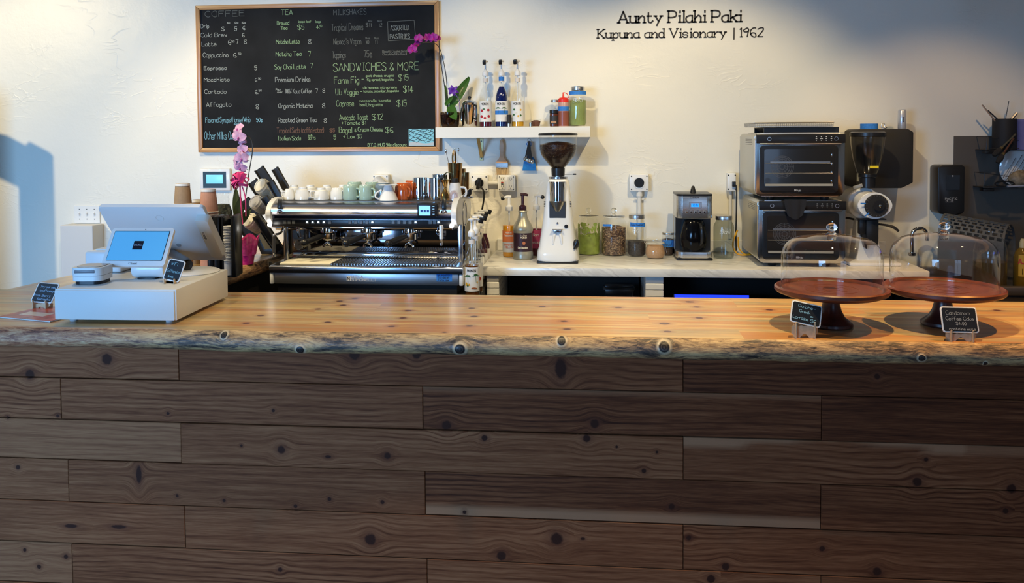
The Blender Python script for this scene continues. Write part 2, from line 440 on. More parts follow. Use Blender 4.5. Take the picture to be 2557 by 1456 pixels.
def live_edge_mat():
    m, nt, b = nodes('live_edge_wood'); n = N(nt)
    kv = n.sep(n.attr('kv')); uv = n.sep(n.attr('gv')); bd = n.sep(n.attr('bd'))
    d = n.math('SQRT', n.math('ADD', n.math('MULTIPLY', kv[0], kv[0]), n.math('MULTIPLY', kv[1], kv[1])))
    warp = n.math('MULTIPLY', n.math('MULTIPLY', kv[1], kv[2]), n.math('EXPONENT', n.math('MULTIPLY', n.math('MULTIPLY', d, d), -0.12)))
    ac = n.math('SUBTRACT', uv[1], warp)
    big = n.noise(n.xyz(n.math('MULTIPLY', uv[0], 4.5), n.math('MULTIPLY', ac, 24), 0.0), 1.0, 4, 0.62, 0.8)
    st = n.noise(n.xyz(n.math('MULTIPLY', n.math('ADD', uv[0], n.math('MULTIPLY', ac, 0.9)), 26), n.math('MULTIPLY', ac, 150), 3.0), 1.0, 6, 0.75, 0.8)
    f = n.math('ADD', n.math('MULTIPLY', big, 0.52), n.math('MULTIPLY', st, 0.52))
    warm = n.ramp(f, [(0.41, (0.030, 0.022, 0.018)), (0.47, (0.13, 0.085, 0.055)), (0.52, (0.36, 0.215, 0.10)), (0.60, (0.62, 0.40, 0.18)), (0.8, (0.76, 0.53, 0.26))])
    red = n.ramp(f, [(0.38, (0.05, 0.03, 0.03)), (0.46, (0.26, 0.085, 0.045)), (0.54, (0.54, 0.24, 0.12)), (0.64, (0.72, 0.46, 0.26))])
    c = n.mix(bd[2], warm, red)
    c = n.mix(n.remap(d, 1.0, 1.7, 0.9, 0.0), c, (0.78, 0.62, 0.40))
    rr = n.math('SINE', n.math('MULTIPLY', d, 14))
    c = n.mix(n.remap(d, 0.95, 1.15, 1.0, 0.0), c, n.mix(n.remap(rr, -0.2, 0.6), (0.012, 0.010, 0.010), (0.05, 0.04, 0.035)))
    nt.links.new(c, b.inputs['Base Color']); b.inputs['Roughness'].default_value = 0.38
    n.bump(n.math('ADD', st, n.remap(d, 0.9, 1.3, 1.0, 0.0)), 0.5, 0.003, b)
    return m
def marble_mat():
    m, nt, b = nodes('grey_veined_marble'); n = N(nt); o = n.obj(); s = n.sep(o)
    u = n.math('ADD', n.math('MULTIPLY', s[0], 0.55), n.math('ADD', s[1], n.math('MULTIPLY', s[2], 0.9)))
    w = n.noise(o, 2.5, 4, 0.6, 0.4)
    a = n.noise(n.xyz(n.math('MULTIPLY', s[0], 0.8), n.math('ADD', n.math('MULTIPLY', u, 9), n.math('MULTIPLY', w, 1.5)), 0.0), 1.0, 6, 0.65)
    v1 = n.math('SUBTRACT', 1.0, n.math('MULTIPLY', n.math('ABSOLUTE', n.math('SUBTRACT', a, 0.5)), 22), clamp=True)
    v1 = n.math('MULTIPLY', v1, n.remap(n.noise(o, 6, 3), 0.35, 0.65))
    c = n.ramp(a, [(0.25, (0.62, 0.61, 0.58)), (0.5, (0.80, 0.79, 0.75)), (0.8, (0.86, 0.85, 0.81))])
    c = n.mix(n.math('MULTIPLY', v1, 0.6), c, (0.30, 0.29, 0.28))
    nt.links.new(c, b.inputs['Base Color']); b.inputs['Roughness'].default_value = 0.22
    return m
def steel(name, col=(0.62, 0.61, 0.60), rough=0.28, axis=0):
    m, nt, b = nodes(name); n = N(nt); s = n.sep(n.obj())
    q = [8, 8, 8]; q[axis] = 2
    a = n.noise(n.xyz(*[n.math('MULTIPLY', s[i], 3 if i == axis else 320) for i in range(3)]), 1.0, 2)
    nt.links.new(n.remap(a, 0.2, 0.8, rough*0.92, rough*1.12), b.inputs['Roughness'])
    b.inputs['Base Color'].default_value = (*col, 1); b.inputs['Metallic'].default_value = 1.0
    return m
def speck(name, stops, sc=400, rough=0.7, bump=0.6):
    m, nt, b = nodes(name); n = N(nt); o = n.obj()
    v = nt.nodes.new('ShaderNodeTexVoronoi'); v.inputs['Scale'].default_value = sc; nt.links.new(o, v.inputs['Vector'])
    c = n.ramp(n.sep(v.outputs['Color'])[0], stops)
    nt.links.new(c, b.inputs['Base Color']); b.inputs['Roughness'].default_value = rough
    n.bump(v.outputs['Distance'], bump, 0.003, b)
    return m
WALLM = wall_mat()
MARBLE = marble_mat()
STEEL = steel('brushed_steel'); CHROME = mat('chrome', (0.72, 0.72, 0.74), 0.06, 1.0)
WHITE = mat('white_plastic', (0.80, 0.80, 0.79), 0.35, coat=0.2)
WPAINT = mat('white_paint', (0.78, 0.77, 0.73), 0.5, bump=0.3, bs=60)
BLACK = mat('black_plastic', (0.012, 0.012, 0.013), 0.32)
BLACKM = mat('matt_black', (0.014, 0.013, 0.013), 0.65)
RUBBER = mat('black_rubber', (0.012, 0.012, 0.012), 0.8)
DGREY = mat('dark_grey_metal', (0.06, 0.06, 0.062), 0.4, 0.6)
GLASS = thin_glass('clear_thin_glass')
TAPE = mat('blue_masking_tape', (0.03, 0.20, 0.62), 0.7, vary=0.12, vs=120)
INK = mat('black_ink', (0.015, 0.012, 0.015), 0.6)
SIGNW = mat('white_label_paper', (0.78, 0.77, 0.74), 0.6)
SLATE = mat('black_slate', (0.016, 0.018, 0.022), 0.35)
CHALK = mat('white_chalk', (0.36, 0.39, 0.37), 0.9)
CHG = mat('green_chalk', (0.28, 0.42, 0.24), 0.9)
CHB = mat('blue_chalk', (0.25, 0.50, 0.60), 0.9)
CHR = mat('faded_red_chalk', (0.20, 0.11, 0.08), 0.9)
CHD = mat('faded_chalk', (0.15, 0.16, 0.15), 0.9)
MAPLE = mat('pale_plywood', (0.62, 0.43, 0.25), 0.5, vary=0.15, vs=60)

# ---------------------------------------------------------------- the room
ZC = 1.014; ZM = 0.98; YW = 2.24; ZS = 0.87
def S(o): o['kind'] = 'structure'; return o
S(B().box(-6.2, YW, 0, 4.3, YW+0.12, 3.2).done('wall_back', WALLM))
S(B().box(-6.32, -5.9, 0, -6.2, YW+0.12, 3.2).done('wall_left', WALLM))
S(B().box(4.3, -5.9, 0, 4.42, YW+0.12, 3.2).done('wall_right', WALLM))
S(B().box(-6.2, -5.9, 0, 4.3, -5.78, 3.2).done('wall_front', mat('dim_plaster', (0.30, 0.28, 0.25), 0.8)))
S(B().box(-6.32, -5.9, 3.2, 4.42, YW+0.12, 3.3).done('ceiling', mat('ceiling_paint', (0.42, 0.40, 0.37), 0.9)))
fl = mat('dark_floor', (0.09, 0.075, 0.065), 0.5, vary=0.2, vs=3)
S(B().box(-6.32, -5.9, -0.05, 4.42, YW+0.12, 0.0).done('floor', fl))
# shop windows behind the camera (daylight comes through them)
def win(n_, x0, x1, z0, z1):
    t = bpy.data.objects.new('window_%d' % n_, None); scene.collection.objects.link(t); S(t)
    t.location = (0, -5.77, 0)
    f = B()
    for a, b_, c, d in ((x0, x1, z0, z0+0.05), (x0, x1, z1-0.05, z1), (x0, x0+0.05, z0, z1), (x1-0.05, x1, z0, z1), ((x0+x1)/2-0.02, (x0+x1)/2+0.02, z0, z1)): f.box(a, 0, c, b_, 0.05, d)
    f.done('window_frame', BLACKM, t)
    B().box(x0+0.04, 0.005, z0+0.04, x1-0.04, 0.015, z1-0.04).done('window_pane', mat('bright_sky_pane', (0.5, 0.6, 0.8), 0.2, emit=(0.45, 0.66, 1.0), es=2.2), t)
    return t
win(1, -4.8, -2.2, 0.70, 2.65)
win(2, 1.2, 2.6, 0.6, 2.6)

# ---------------------------------------------------------------- boards with knots
def boards(name, quads, knots, m, P, parent=None, step=0.02, edge=0.0015, drop=0.0015):
    """quads: (u0,u1,v0,v1,depth,tone,sap(u,v)->0..1); P(u,v,w)->world; knots: (u,v,ru,rv)"""
    bm = bmesh.new(); lk = bm.loops.layers.float_vector.new('kv'); lb = bm.loops.layers.float_vector.new('bd'); lg = bm.loops.layers.float_vector.new('gv')
    for q in quads:
        u0, u1, v0, v1, dep, tone, sap = q; seed = rnd.uniform(0, 9)
        kn = [k for k in knots if u0-0.03 < k[0] < u1+0.03 and v0-0.02 < k[1] < v1+0.02] or [(u0-9, v0-9, 0.01, 0.01)]
        nu = max(2, int((u1-u0)/step)); nv = max(3, int((v1-v0)/step))
        us = [u0, u0+edge]+[u0+(u1-u0)*i/nu for i in range(1, nu)]+[u1-edge, u1]
        vs = [v0, v0+edge]+[v0+(v1-v0)*i/nv for i in range(1, nv)]+[v1-edge, v1]
        g = [[bm.verts.new(P(u, v, dep-(drop if (i in (0, len(us)-1) or j in (0, len(vs)-1)) else 0))) for j, v in enumerate(vs)] for i, u in enumerate(us)]
        uvd = {}
        for i, u in enumerate(us):
            for j, v in enumerate(vs): uvd[g[i][j]] = (u, v)
        fs = []
        for i in range(len(us)-1):
            for j in range(len(vs)-1): fs.append(bm.faces.new((g[i][j], g[i+1][j], g[i+1][j+1], g[i][j+1])))
        # rim going back
        loop = [g[i][0] for i in range(len(us))]+[g[-1][j] for j in range(1, len(vs))]+[g[i][-1] for i in range(len(us)-2, -1, -1)]+[g[0][j] for j in range(len(vs)-2, 0, -1)]
        back = []
        for v_ in loop:
            u, v = uvd[v_]; w_ = bm.verts.new(P(u, v, dep-0.018)); uvd[w_] = (u, v); back.append(w_)
        for i in range(len(loop)):
            j = (i+1) % len(loop); fs.append(bm.faces.new((loop[i], back[i], back[j], loop[j])))
        for f in fs:
            cu = sum(uvd[v_][0] for v_ in f.verts)/len(f.verts); cv = sum(uvd[v_][1] for v_ in f.verts)/len(f.verts)
            k = min(kn, key=lambda k: ((cu-k[0])/k[2])**2+((cv-k[1])/k[3])**2)
            for l in f.loops:
                u, v = uvd[l.vert]
                l[lk] = ((u-k[0])/k[2], (v-k[1])/k[3], k[3]); l[lb] = (seed, tone, sap(u, v) if sap else 0.0); l[lg] = (u, v, 0)
    bmesh.ops.recalc_face_normals(bm, faces=bm.faces[:])
    me = bpy.data.meshes.new(name); bm.to_mesh(me); bm.free(); me.materials.append(m)
    o = bpy.data.objects.new(name, me); scene.collection.objects.link(o)
    if parent: o.parent = parent
    return o

# front panel of the counter
BOARDM = plank_mat('reddish_cedar_boards', [(0.22, (0.050, 0.012, 0.004)), (0.36, (0.14, 0.040, 0.013)), (0.46, (0.23, 0.075, 0.027)), (0.60, (0.36, 0.14, 0.058))])
counter = T('service_counter', 'long service counter clad in brown cedar boards under a pale live edge slab', 'counter', (0, 0, 0))
zr = [W(1278, y, 0)[1] for y in (893, 970, 1079, 1184, 1294, 1404)]
hh = (zr[1]-zr[5])/4
zr[0] = ZC-0.055
zr += [zr[5]-hh*i for i in range(1, 4)]
jpx = [(446, 1706), (153, 1056, 2052), (453, 1706), (172, 1062, 2050), (463, 1706), (182, 1067, 2050), (463, 1706), (182, 1067, 2050)]
tones = [(0.04, -0.05, -0.14), (0.0, -0.0, -0.10, -0.15), (0.07, 0.03, -0.02), (0.06, 0.0, -0.10, -0.08), (0.02, 0.02, -0.02), (0.08, -0.01, 0.03, 0), (0, 0, 0), (0, 0, 0, 0)]  # varied board tones, darkened to the right to imitate daylight falling off
saps = {(3, 2): lambda u, v: max(0, min(0.85, ((zr[4]+0.030)-v)*160)), (2, 2): lambda u, v: max(0, min(0.8, (v-(zr[2]-0.022-0.02*math.sin(u*6)))*120))*(1 if u < 1.2 else 0.5),
        (1, 2): lambda u, v: max(0, min(0.35, (v-(zr[1]-0.012))*60)), (2, 0): lambda u, v: 0.12, (5, 0): lambda u, v: 0.12}
quads = []
for r_ in range(8):
    v1 = zr[r_]-0.0012; v0 = zr[r_+1]+0.0012
    ym = (1280+110*(r_-3.5))
    xs = [-2.95]+[W(x, ym, 0)[0] for x in jpx[r_]]+[2.35]
    for i in range(len(xs)-1):
        tn = tones[r_][i] if i < len(tones[r_]) else 0
        quads.append((xs[i]+0.0009, xs[i+1]-0.0009, v0+(0.0015 if rnd.random() < .4 else 0), v1, rnd.uniform(0.0, 0.0035), tn*0.8, saps.get((r_, i))))
kp = [(267, 897, 17), (75, 935, 15), (1400, 920, 17, 30), (885, 885, 17), (1040, 885, 13), (2190, 940, 8), (420, 1032, 5), (683, 1025, 5), (145, 1038, 5), (20, 1042, 5), (1485, 1058, 13), (1115, 1062, 14),
 (703, 1122, 12), (968, 1137, 10), (820, 1140, 9, 5), (1210, 1093, 9), (1608, 1175, 7), (604, 1112, 4), (2290, 1203, 13), (2525, 1220, 13), (2312, 1147, 6), (1465, 1094, 11), (347, 1185, 9, 28), (443, 1238, 5), (560, 1250, 5), (738, 1264, 6), (823, 1246, 6), (955, 1254, 6), (45, 1167, 7), (1677, 1265, 9), (1160, 1279, 6), (2510, 1275, 8),
 (925, 1347, 17), (1252, 1388, 14), (178, 1313, 22, 6), (297, 1315, 24, 6), (1390, 1345, 18), (1720, 1343, 7), (1812, 1415, 11), (2053, 1370, 8), (2190, 1427, 12), (62, 1373, 6), (98, 1415, 7), (165, 1390, 7), (700, 1422, 7), (1775, 1445, 12), (1540, 1115, 4), (1640, 1128, 4), (1455, 1345, 7, 4)]
knots = []
for k in kp:
    x, z = W(k[0], k[1], 0); s_ = SC(0)
    knots.append((x, z, k[2]/s_*0.85, (k[3] if len(k) > 3 else k[2])/s_*0.85))
boards('front_boards', quads, knots, BOARDM, lambda u, v, w: Vector((u, -w, v)), counter)
B().box(-2.94, 0.02, 0.02, 2.34, 0.06, zr[0]).done('carcass', BLACKM, counter)
for x in (-2.9, 2.27): B().box(x, 0.06, 0.02, x+0.05, 0.60, zr[0]).done('end_panel', BLACKM, counter)

# live edge slab: plank-built top with wavy bark edge
SLABM = plank_mat('pale_pine_slab', [(0.25, (0.30, 0.17, 0.07)), (0.40, (0.55, 0.36, 0.16)), (0.50, (0.68, 0.48, 0.20)), (0.64, (0.80, 0.60, 0.28))], ringf=160, knot=(0.10, 0.030, 0.018), rough=0.30, dark=(0.27, 0.25, 0.17))
MATS['pale_pine_slab'].node_tree.nodes['Principled BSDF'].inputs['Coat Weight'].default_value = 0.25
MATS['pale_pine_slab'].node_tree.nodes['Principled BSDF'].inputs['Coat Roughness'].default_value = 0.2
slab = T('live_edge_slab', 'long pale pine slab with knots and a mottled live edge on the cedar counter', 'countertop', (0, 0, ZC))
tk = [(848, 752), (857, 762), (793, 772), (651, 788), (616, 807), (819, 804.5), (886, 745), (1019, 776), (1006, 794), (978, 815), (1178, 770), (1184, 790), (1172, 814), (1354, 766), (1544, 768), (1408, 802), (1416, 822), (1659, 808, 1.4), (1667, 828), (1740, 767), (1746, 794), (1722, 754, 1.3), (1921, 774), (2545, 870, 1.3), (160, 842), (30, 790, .7), (2490, 775), (2300, 830, .7), (1110, 830, .6)]
TKN = []
for k in tk:
    x, y = G(k[0], k[1], ZC); r_ = 0.0115*(k[2] if len(k) > 2 else 1)
    TKN.append((x, y, r_*1.15, r_))
sj1 = G(1862, 850, ZC)[0]
sq = []
rows_ = [(-0.050, 0.085, 0.0, (sj1,)), (0.085, 0.215, -0.02, (-0.95, 0.78)), (0.215, 0.335, 0.03, (-1.05, 0.2, 1.3)), (0.335, 0.47, -0.01, (-0.83, 1.0)), (0.47, 0.6375, 0.02, (-0.95, 0.55))]
for (y0, y1, tn, js) in rows_:
    xs = [-2.95]+sorted(js)+[2.35]
    for i in range(len(xs)-1):
        sq.append((xs[i], xs[i+1], y0, y1, 0.0, tn+rnd.uniform(-0.035, 0.035), None))
boards('top_planks', sq, TKN, SLABM, lambda u, v, w: Vector((u, v, w)), slab, step=0.03, edge=0.0004, drop=0.0001)
LIVE = live_edge_mat()
def live_edge(name, a, b, nvec, top, depth, kn, parent, red=None, thick=0.068, seed=0):
    """wavy bark edge from point a to point b (top line), bulging along nvec"""
    bm = bmesh.new(); lk = bm.loops.layers.float_vector.new('kv'); lb = bm.loops.layers.float_vector.new('bd'); lg = bm.loops.layers.float_vector.new('gv')
    a = Vector(a); b = Vector(b); L = (b-a).length; tdir = (b-a)/L; nv = Vector(nvec).normalized()
    prof = [(-0.005, 0.0006), (0.0, 0.0006), (0.006, -0.004), (0.014, -0.014), (0.021, -0.028), (0.024, -0.043), (0.020, -0.057), (0.012, -0.066), (-0.02, -0.069)]
    n = int(L/0.02); rows = []; dat = {}
    for i in range(n+1):
        s_ = L*i/n; p = a+tdir*s_
        w1 = noise.noise(Vector((s_*3.1+seed, 0, 0))); w2 = noise.noise(Vector((s_*9+seed, 4, 0))); w3 = noise.noise(Vector((s_*1.3+seed, 9, 0)))
        row = []; arc = 0; pr = None
        for j, (o_, z_) in enumerate(prof):
            k_ = {2: 0.15, 3: 0.55}.get(j, 1) if 1 < j < 8 else 0
            off = o_+k_*(0.007*w1+0.004*w2)+(0.006*w3 if 2 < j < 8 else 0)
            zz = z_*thick/0.068-(0.006*w3+0.002*w2)*(1 if j > 4 else 0)
            for (ku, kz, ru, rv) in kn:
                dd = ((s_-ku)/ru)**2+((zz-kz)/rv)**2
                if 1 < j < 8: off += 0.011*k_*math.exp(-dd*0.6)
            if pr: arc += math.hypot(o_-pr[0], z_-pr[1])
            pr = (o_, z_)
            v = bm.verts.new(p+nv*off+Vector((0, 0, zz))); dat[v] = (s_, zz, -arc); row.append(v)
        rows.append(row)
    kk = kn or [(-9, 0, .01, .01)]
    for i in range(n):
        for j in range(len(prof)-1):
            f = bm.faces.new((rows[i][j], rows[i+1][j], rows[i+1][j+1], rows[i][j+1]))
            cu = sum(dat[v][0] for v in f.verts)/4; cz = sum(dat[v][1] for v in f.verts)/4
            k = min(kk, key=lambda k: ((cu-k[0])/k[2])**2+((cz-k[1])/k[3])**2)
            for l in f.loops:
                u, z_, ar = dat[l.vert]
                l[lk] = ((u-k[0])/k[2], (z_-k[1])/k[3], k[3]); l[lb] = (0, 0, red(u) if red else 0); l[lg] = (u, ar, 0)
    bmesh.ops.recalc_face_normals(bm, faces=bm.faces[:])
    me = bpy.data.meshes.new(name); bm.to_mesh(me); bm.free(); me.materials.append(LIVE)
    me.polygons.foreach_set('use_smooth', [True]*len(me.polygons))
    o = bpy.data.objects.new(name, me); scene.collection.objects.link(o); o.parent = parent
    return o
ek = []
for x, y, r_ in ((1149, 871, 13), (1402, 849, 10), (1658, 866, 13), (558, 828, 8), (752, 872, 10), (2300, 893, 8), (2460, 912, 5)):
    X, Z = W(x, y, -0.07); ek.append((X+2.95, max(-0.058, min(-0.012, Z-ZC)), r_/SC(-.07), r_/SC(-.07)*0.95))
live_edge('live_edge', (-2.95, -0.0498, 0), (2.35, -0.0498, 0), (0, -1, 0), 0, 0, ek, slab, red=lambda u: max(0, min(1, (1.55-u)*2.2)), seed=3)
B().box(-2.949, -0.045, -0.068, 2.349, 0.632, -0.0185).done('underside', mat('rough_pine', (0.30, 0.20, 0.11), 0.7), slab)

# left arm of the counter running back to the wall
arm = T('side_slab', 'pale live edge slab running back to the wall under the register screen', 'countertop', (0, 0, ZC))
def ext(p, q_, Y): t_ = (Y-p[1])/(q_[1]-p[1]); return (p[0]+(q_[0]-p[0])*t_, Y)
pA, pB = G(-2, 727, ZC), G(182, 686, ZC)
AL = [ext(pA, pB, 0.638), ext(pA, pB, YW-0.004)]
AR = [(-1.85, 0.638), (-1.695, YW-0.004)]
def armP(u, v, w):   # u runs back (0..1.6), v across (0..0.6)
    t = u/1.6; s_ = v/0.6
    p0 = Vector((AL[0][0]+(AL[1][0]-AL[0][0])*t, AL[0][1]+(AL[1][1]-AL[0][1])*t, w)); p1 = Vector((AR[0][0]+(AR[1][0]-AR[0][0])*t, AR[0][1]+(AR[1][1]-AR[0][1])*t, w))
    return p0.lerp(p1, s_)
aq = [(0, 1.6, 0, 0.15, 0, 0.03, None), (0, 1.6, 0.15, 0.31, 0, -0.03, None), (0, 1.6, 0.31, 0.46, 0, 0.02, None), (0, 1.6, 0.46, 0.60, 0, -0.05, None)]
boards('top_planks', aq, [(0.55, 0.5, 0.02, 0.015), (1.1, 0.2, .02, .015)], SLABM, armP, arm, step=0.05, edge=0.0004, drop=0.0001)
live_edge('live_edge', (AR[0][0]-.001, AR[0][1], 0), (AR[1][0]-.001, AR[1][1], 0), (1, -0.1, 0), 0, 0, [(0.95, -0.03, 0.02, 0.014)], arm, red=lambda u: 0.3, seed=8)
arm_u = B(); arm_u.prism([AL[0], AR[0], AR[1], AL[1]], -0.066, -0.0185, 'xy'); arm_u.done('underside', MATS['rough_pine'], arm)
cab = T('arm_cabinet', 'black base cabinet under the side slab on the left', 'cabinet', (0, 0, 0))
B().prism([(AL[0][0]+.03, .645), (AR[0][0]-.03, .645), (AR[1][0]-.03, YW-.005), (AL[1][0]+.03, YW-.005)], 0.0, ZC-0.067, 'xy').done('cabinet_body', BLACKM, cab)
# seam tile: dark base cabinet that carries the espresso machine
mc = T('machine_cabinet', 'low black cabinet carrying the espresso machine behind the counter', 'cabinet', (-1.08, 1.7, 0))
B().box(-0.535, -0.50, 0.0, 0.508, 0.53, ZS).done('cabinet_body', BLACKM, mc)
mt_ = T('bar_mat', 'black ribbed rubber mat under the syrup bottles beside the machine', 'mat', (-1.08, 1.7, ZS+.0003))
B().box(0.45, -0.49, 0, 0.506, -0.12, 0.004).done('mat_base', RUBBER, mt_)
rm = B()
for i in range(14): rm.box(0.455, -0.48+i*0.025, 0.004, 0.502, -0.472+i*0.025, 0.008)
rm.done('mat_ribs', RUBBER, mt_)

# marble back counter with upstand
back = T('marble_counter', 'white marble worktop with grey diagonal veins and a low upstand at the wall', 'countertop', (0, 0, 0))
YMF = 1.58; XM0 = -0.586; XM1 = W(2322, 670, YMF)[0]
B().box(XM0, YMF, ZM-0.045, XM1, YW-0.004, ZM, 0.004, 2).done('worktop', MARBLE, back)
B().box(XM0+0.01, YW-0.022, ZM, XM1, YW-0.002, ZM+0.07, 0.003, 1).done('upstand', MARBLE, back)
MASON = mat('white_painted_masonry', (0.76, 0.75, 0.72), 0.6, bump=0.5, bs=40)
for x0, x1, nm in ((1215, 1246, 'white painted pier of blocks under the left end of the marble'), (1612, 1657, 'white painted pier of blocks beside the blue lit opening under the marble')):
    a_, c_ = W(x0, 720, YMF+.02)[0], W(x1, 720, YMF+.02)[0]
    t = T('block_pier', nm, 'pier', ((a_+c_)/2, YMF+0.02, 0), 0, 'painted piers under the marble')
    w_ = (c_-a_)/2; pz = B(); z = ZM-0.0465
    while z > 0.08:
        hgt = 0.035 if z > ZM-0.15 else 0.075
        pz.box(-w_, 0, z-hgt+0.002, w_, 0.60, z, 0.003, 1); z -= hgt
    pz.box(-w_+.003, 0.005, 0, w_-.003, .6, z+.002)
    pz.done('blocks', MASON, t)
# dark cabinets / fridge under the marble
uc = T('undercounter_fridge', 'dark undercounter unit with a steel top ledge below the marble', 'fridge', (0.1, 1.9, 0))
xa = W(1250, 730, 1.62)[0]+0.005-0.1; xb = W(1608, 730, 1.62)[0]-0.005-0.1
B().box(xa, 0.12, 0, xb, 0.32, ZM-0.05).done('dark_recess', BLACKM, uc)
B().box(xa+0.10, -0.28, 0, xb, 0.0, 0.745).done('fridge_body', mat('dark_steel', (0.05, 0.05, 0.05), 0.4, 0.5), uc)
B().box(xa+0.10, -0.285, 0.746, xb, 0.005, 0.772, 0.004).done('steel_top', STEEL, uc)
dk = T('dark_storage_unit', 'black open storage unit holding the blue lit display under the marble', 'cabinet', (1.3, 1.9, 0))
xa = W(1660, 730, 1.62)[0]-1.3; xb = XM1-1.3-0.02
B().box(xa, 0.15, 0, xb, 0.32, ZM-0.05).done('back_panel', BLACKM, dk)
B().box(xa, -0.25, 0, xb, 0.14, 0.6995).done('lower_body', BLACKM, dk)
bl = T('blue_screen', 'thin glowing blue screen edge low under the marble', 'screen', (W(1778, 748, 1.68)[0], 1.70, 0.70))
B().box(-0.20, 0, 0.001, 0.20, 0.05, 0.128, 0.006).done('screen_case', BLACK, bl)
B().box(-0.193, -0.003, 0.05, 0.193, 0.0, 0.124).done('screen_glow', mat('blue_glow', (0, 0, 0.3), 0.4, emit=(0.01, 0.03, 1.0), es=2.5), bl)
# ---------------------------------------------------------------- things on the wall
YF = YW-0.001
def wallthing(name, label, cat, px0, py0, px1, py1, Y, group=None):
    """root at the middle of the bottom edge, on the wall; returns root, width, height, depth"""
    x0, za = W(px0, (py0+py1)/2, Y); x1, _ = W(px1, (py0+py1)/2, Y); _, z1 = W((px0+px1)/2, py0, Y); _, z0 = W((px0+px1)/2, py1, Y)
    return T(name, label, cat, ((x0+x1)/2, YF, z0), 0, group), x1-x0, z1-z0, YF-Y

OAK = plank_mat('oak_frame', [(0.25, (0.32, 0.13, 0.04)), (0.45, (0.52, 0.25, 0.09)), (0.65, (0.64, 0.35, 0.15))], ringf=500, rough=0.3, tone=False)
def simple_wood(name, a, c, sc=(3, 60, 60), rough=0.45):
    m, nt, b = nodes(name); n = N(nt); s = n.sep(n.obj())
    f = n.noise(n.xyz(*[n.math('MULTIPLY', s[i], sc[i]) for i in range(3)]), 1.0, 5, 0.6)
    nt.links.new(n.ramp(f, [(0.3, a), (0.7, c)]), b.inputs['Base Color']); b.inputs['Roughness'].default_value = rough
    return m
OAKH = simple_wood('oak_rail', (0.33, 0.14, 0.045), (0.62, 0.34, 0.14), (4, 90, 90), 0.3)
OAKV = simple_wood('oak_stile', (0.33, 0.14, 0.045), (0.62, 0.34, 0.14), (90, 90, 4), 0.3)
cb, w, h, d = wallthing('chalkboard', 'large oak framed chalkboard with a handwritten cafe menu', 'chalkboard', 491, 7, 1097, 379, 2.205)
cb.rotation_euler = (0, R(-0.05), 0)
fw = 0.027
B().box(-w/2+fw-.004, -d+0.012, fw-.004, w/2-fw+.004, -0.004, h-fw+.004).done('slate', mat('chalkboard_slate', (0.012, 0.013, 0.015), 0.8, vary=0.3, vs=6, spec=0.2), cb)
for nm, m_, pl in (('frame_rail', OAKH, [(-w/2, 0), (w/2, 0), (w/2-fw, fw), (-w/2+fw, fw)]), ('frame_rail', OAKH, [(-w/2, h), (-w/2+fw, h-fw), (w/2-fw, h-fw), (w/2, h)]),
                   ('frame_stile', OAKV, [(-w/2, 0), (-w/2+fw, fw), (-w/2+fw, h-fw), (-w/2, h)]), ('frame_stile', OAKV, [(w/2, 0), (w/2, h), (w/2-fw, h-fw), (w/2-fw, fw)])):
    B().prism(pl, -d, -0.002, 'xz', 0.003).done(nm, m_, cb)
# the writing, placed from its pixel in the photograph to board coordinates
bx0, bz0 = W(491, 7, 2.205); kx_ = w/606.0; kz_ = h/372.0
def bt(b, s, px, py, hp, wp=None, sl=0.0, lw=0.0027, sd=1):
    # px,py = left end of the baseline, hp = cap height in pixels, wp = width in pixels
    py = py+3.0*(1-py/379.0)
    k = ((py-7)/372.0)
    xl = 483+17*k; xr = 1090+13*k
    x = -w/2+(px-xl)/(xr-xl)*w; z = h-(py-(12-10*(px-xl)/(xr-xl)+0))/ (368+8*(px-xl)/(xr-xl)) * h
    text(b, s, x, z, hp*kz_, lw, y=-d+0.0105, jit=0.03, fit=(wp*kx_ if wp else None), slant=sl, seed=sd)
def col(name, m_, items, lw=0.0027):
    for i, it in enumerate(items):
        b = B(); bt(b, *it[:4], it[4] if len(it) > 4 else None, lw=it[5] if len(it) > 5 else lw, sd=i+3)
        kind = 'chalk_price' if it[0].strip('$.*').isdigit() or it[0] == '$' or it[0] == '$3.75' else name
        b.done(kind, m_, cb, fix=False)
L2 = 0.0019
col('coffee_heading', CHD, [('COFFEE', 508, 37, 14, 104)])
col('menu_writing', CHALK, [('Drip', 497, 65, 10, 23), ('8oz', 564, 54, 4, 9, L2), ('12oz', 583, 54, 4, 11, L2), ('16oz', 601, 54, 4, 12, L2), ('$', 551, 72, 10, 9), ('5', 584, 72, 10), ('6', 605, 70, 9),
 ('Cold Brew', 498, 88, 10, 69), ('6', 604, 88, 9), ('Latte', 501, 111, 11, 39), ('6', 569, 107, 11), ('50', 577, 102, 5, 8, L2), ('7', 588, 105, 11), ('8', 609, 105, 10),
 ('Cappuccino', 505, 139, 11, 66), ('6.', 583, 139, 10), ('50', 595, 133, 5, 8, L2), ('Espresso', 508, 171, 9, 60), ('5', 637, 171, 10), ('Macchiato', 509, 200, 9, 67), ('6', 639, 201, 8), ('50', 647, 196, 5, 8, L2),
 ('Cortado', 511, 231, 10, 58), ('6.', 640, 232, 9), ('50', 649, 226, 5, 8, L2), ('Affogato', 516, 264, 11, 66), ('8', 643, 270, 11)])
col('menu_writing', CHB, [('Flavored Syrups/Honey/Whip', 515, 304, 13, 116), ('(local)', 588, 310, 4, 13, L2), ] +[('Other Milks Oat', 514, 347, 19, 80)])
b = B(); b_ = ('50*', 645, 303, 10, 17); bt(b, *b_[:4], 17); b.done('chalk_price', CHB, cb, fix=False)
col('tea_heading', CHG, [('TEA', 701, 33, 13, 31)])
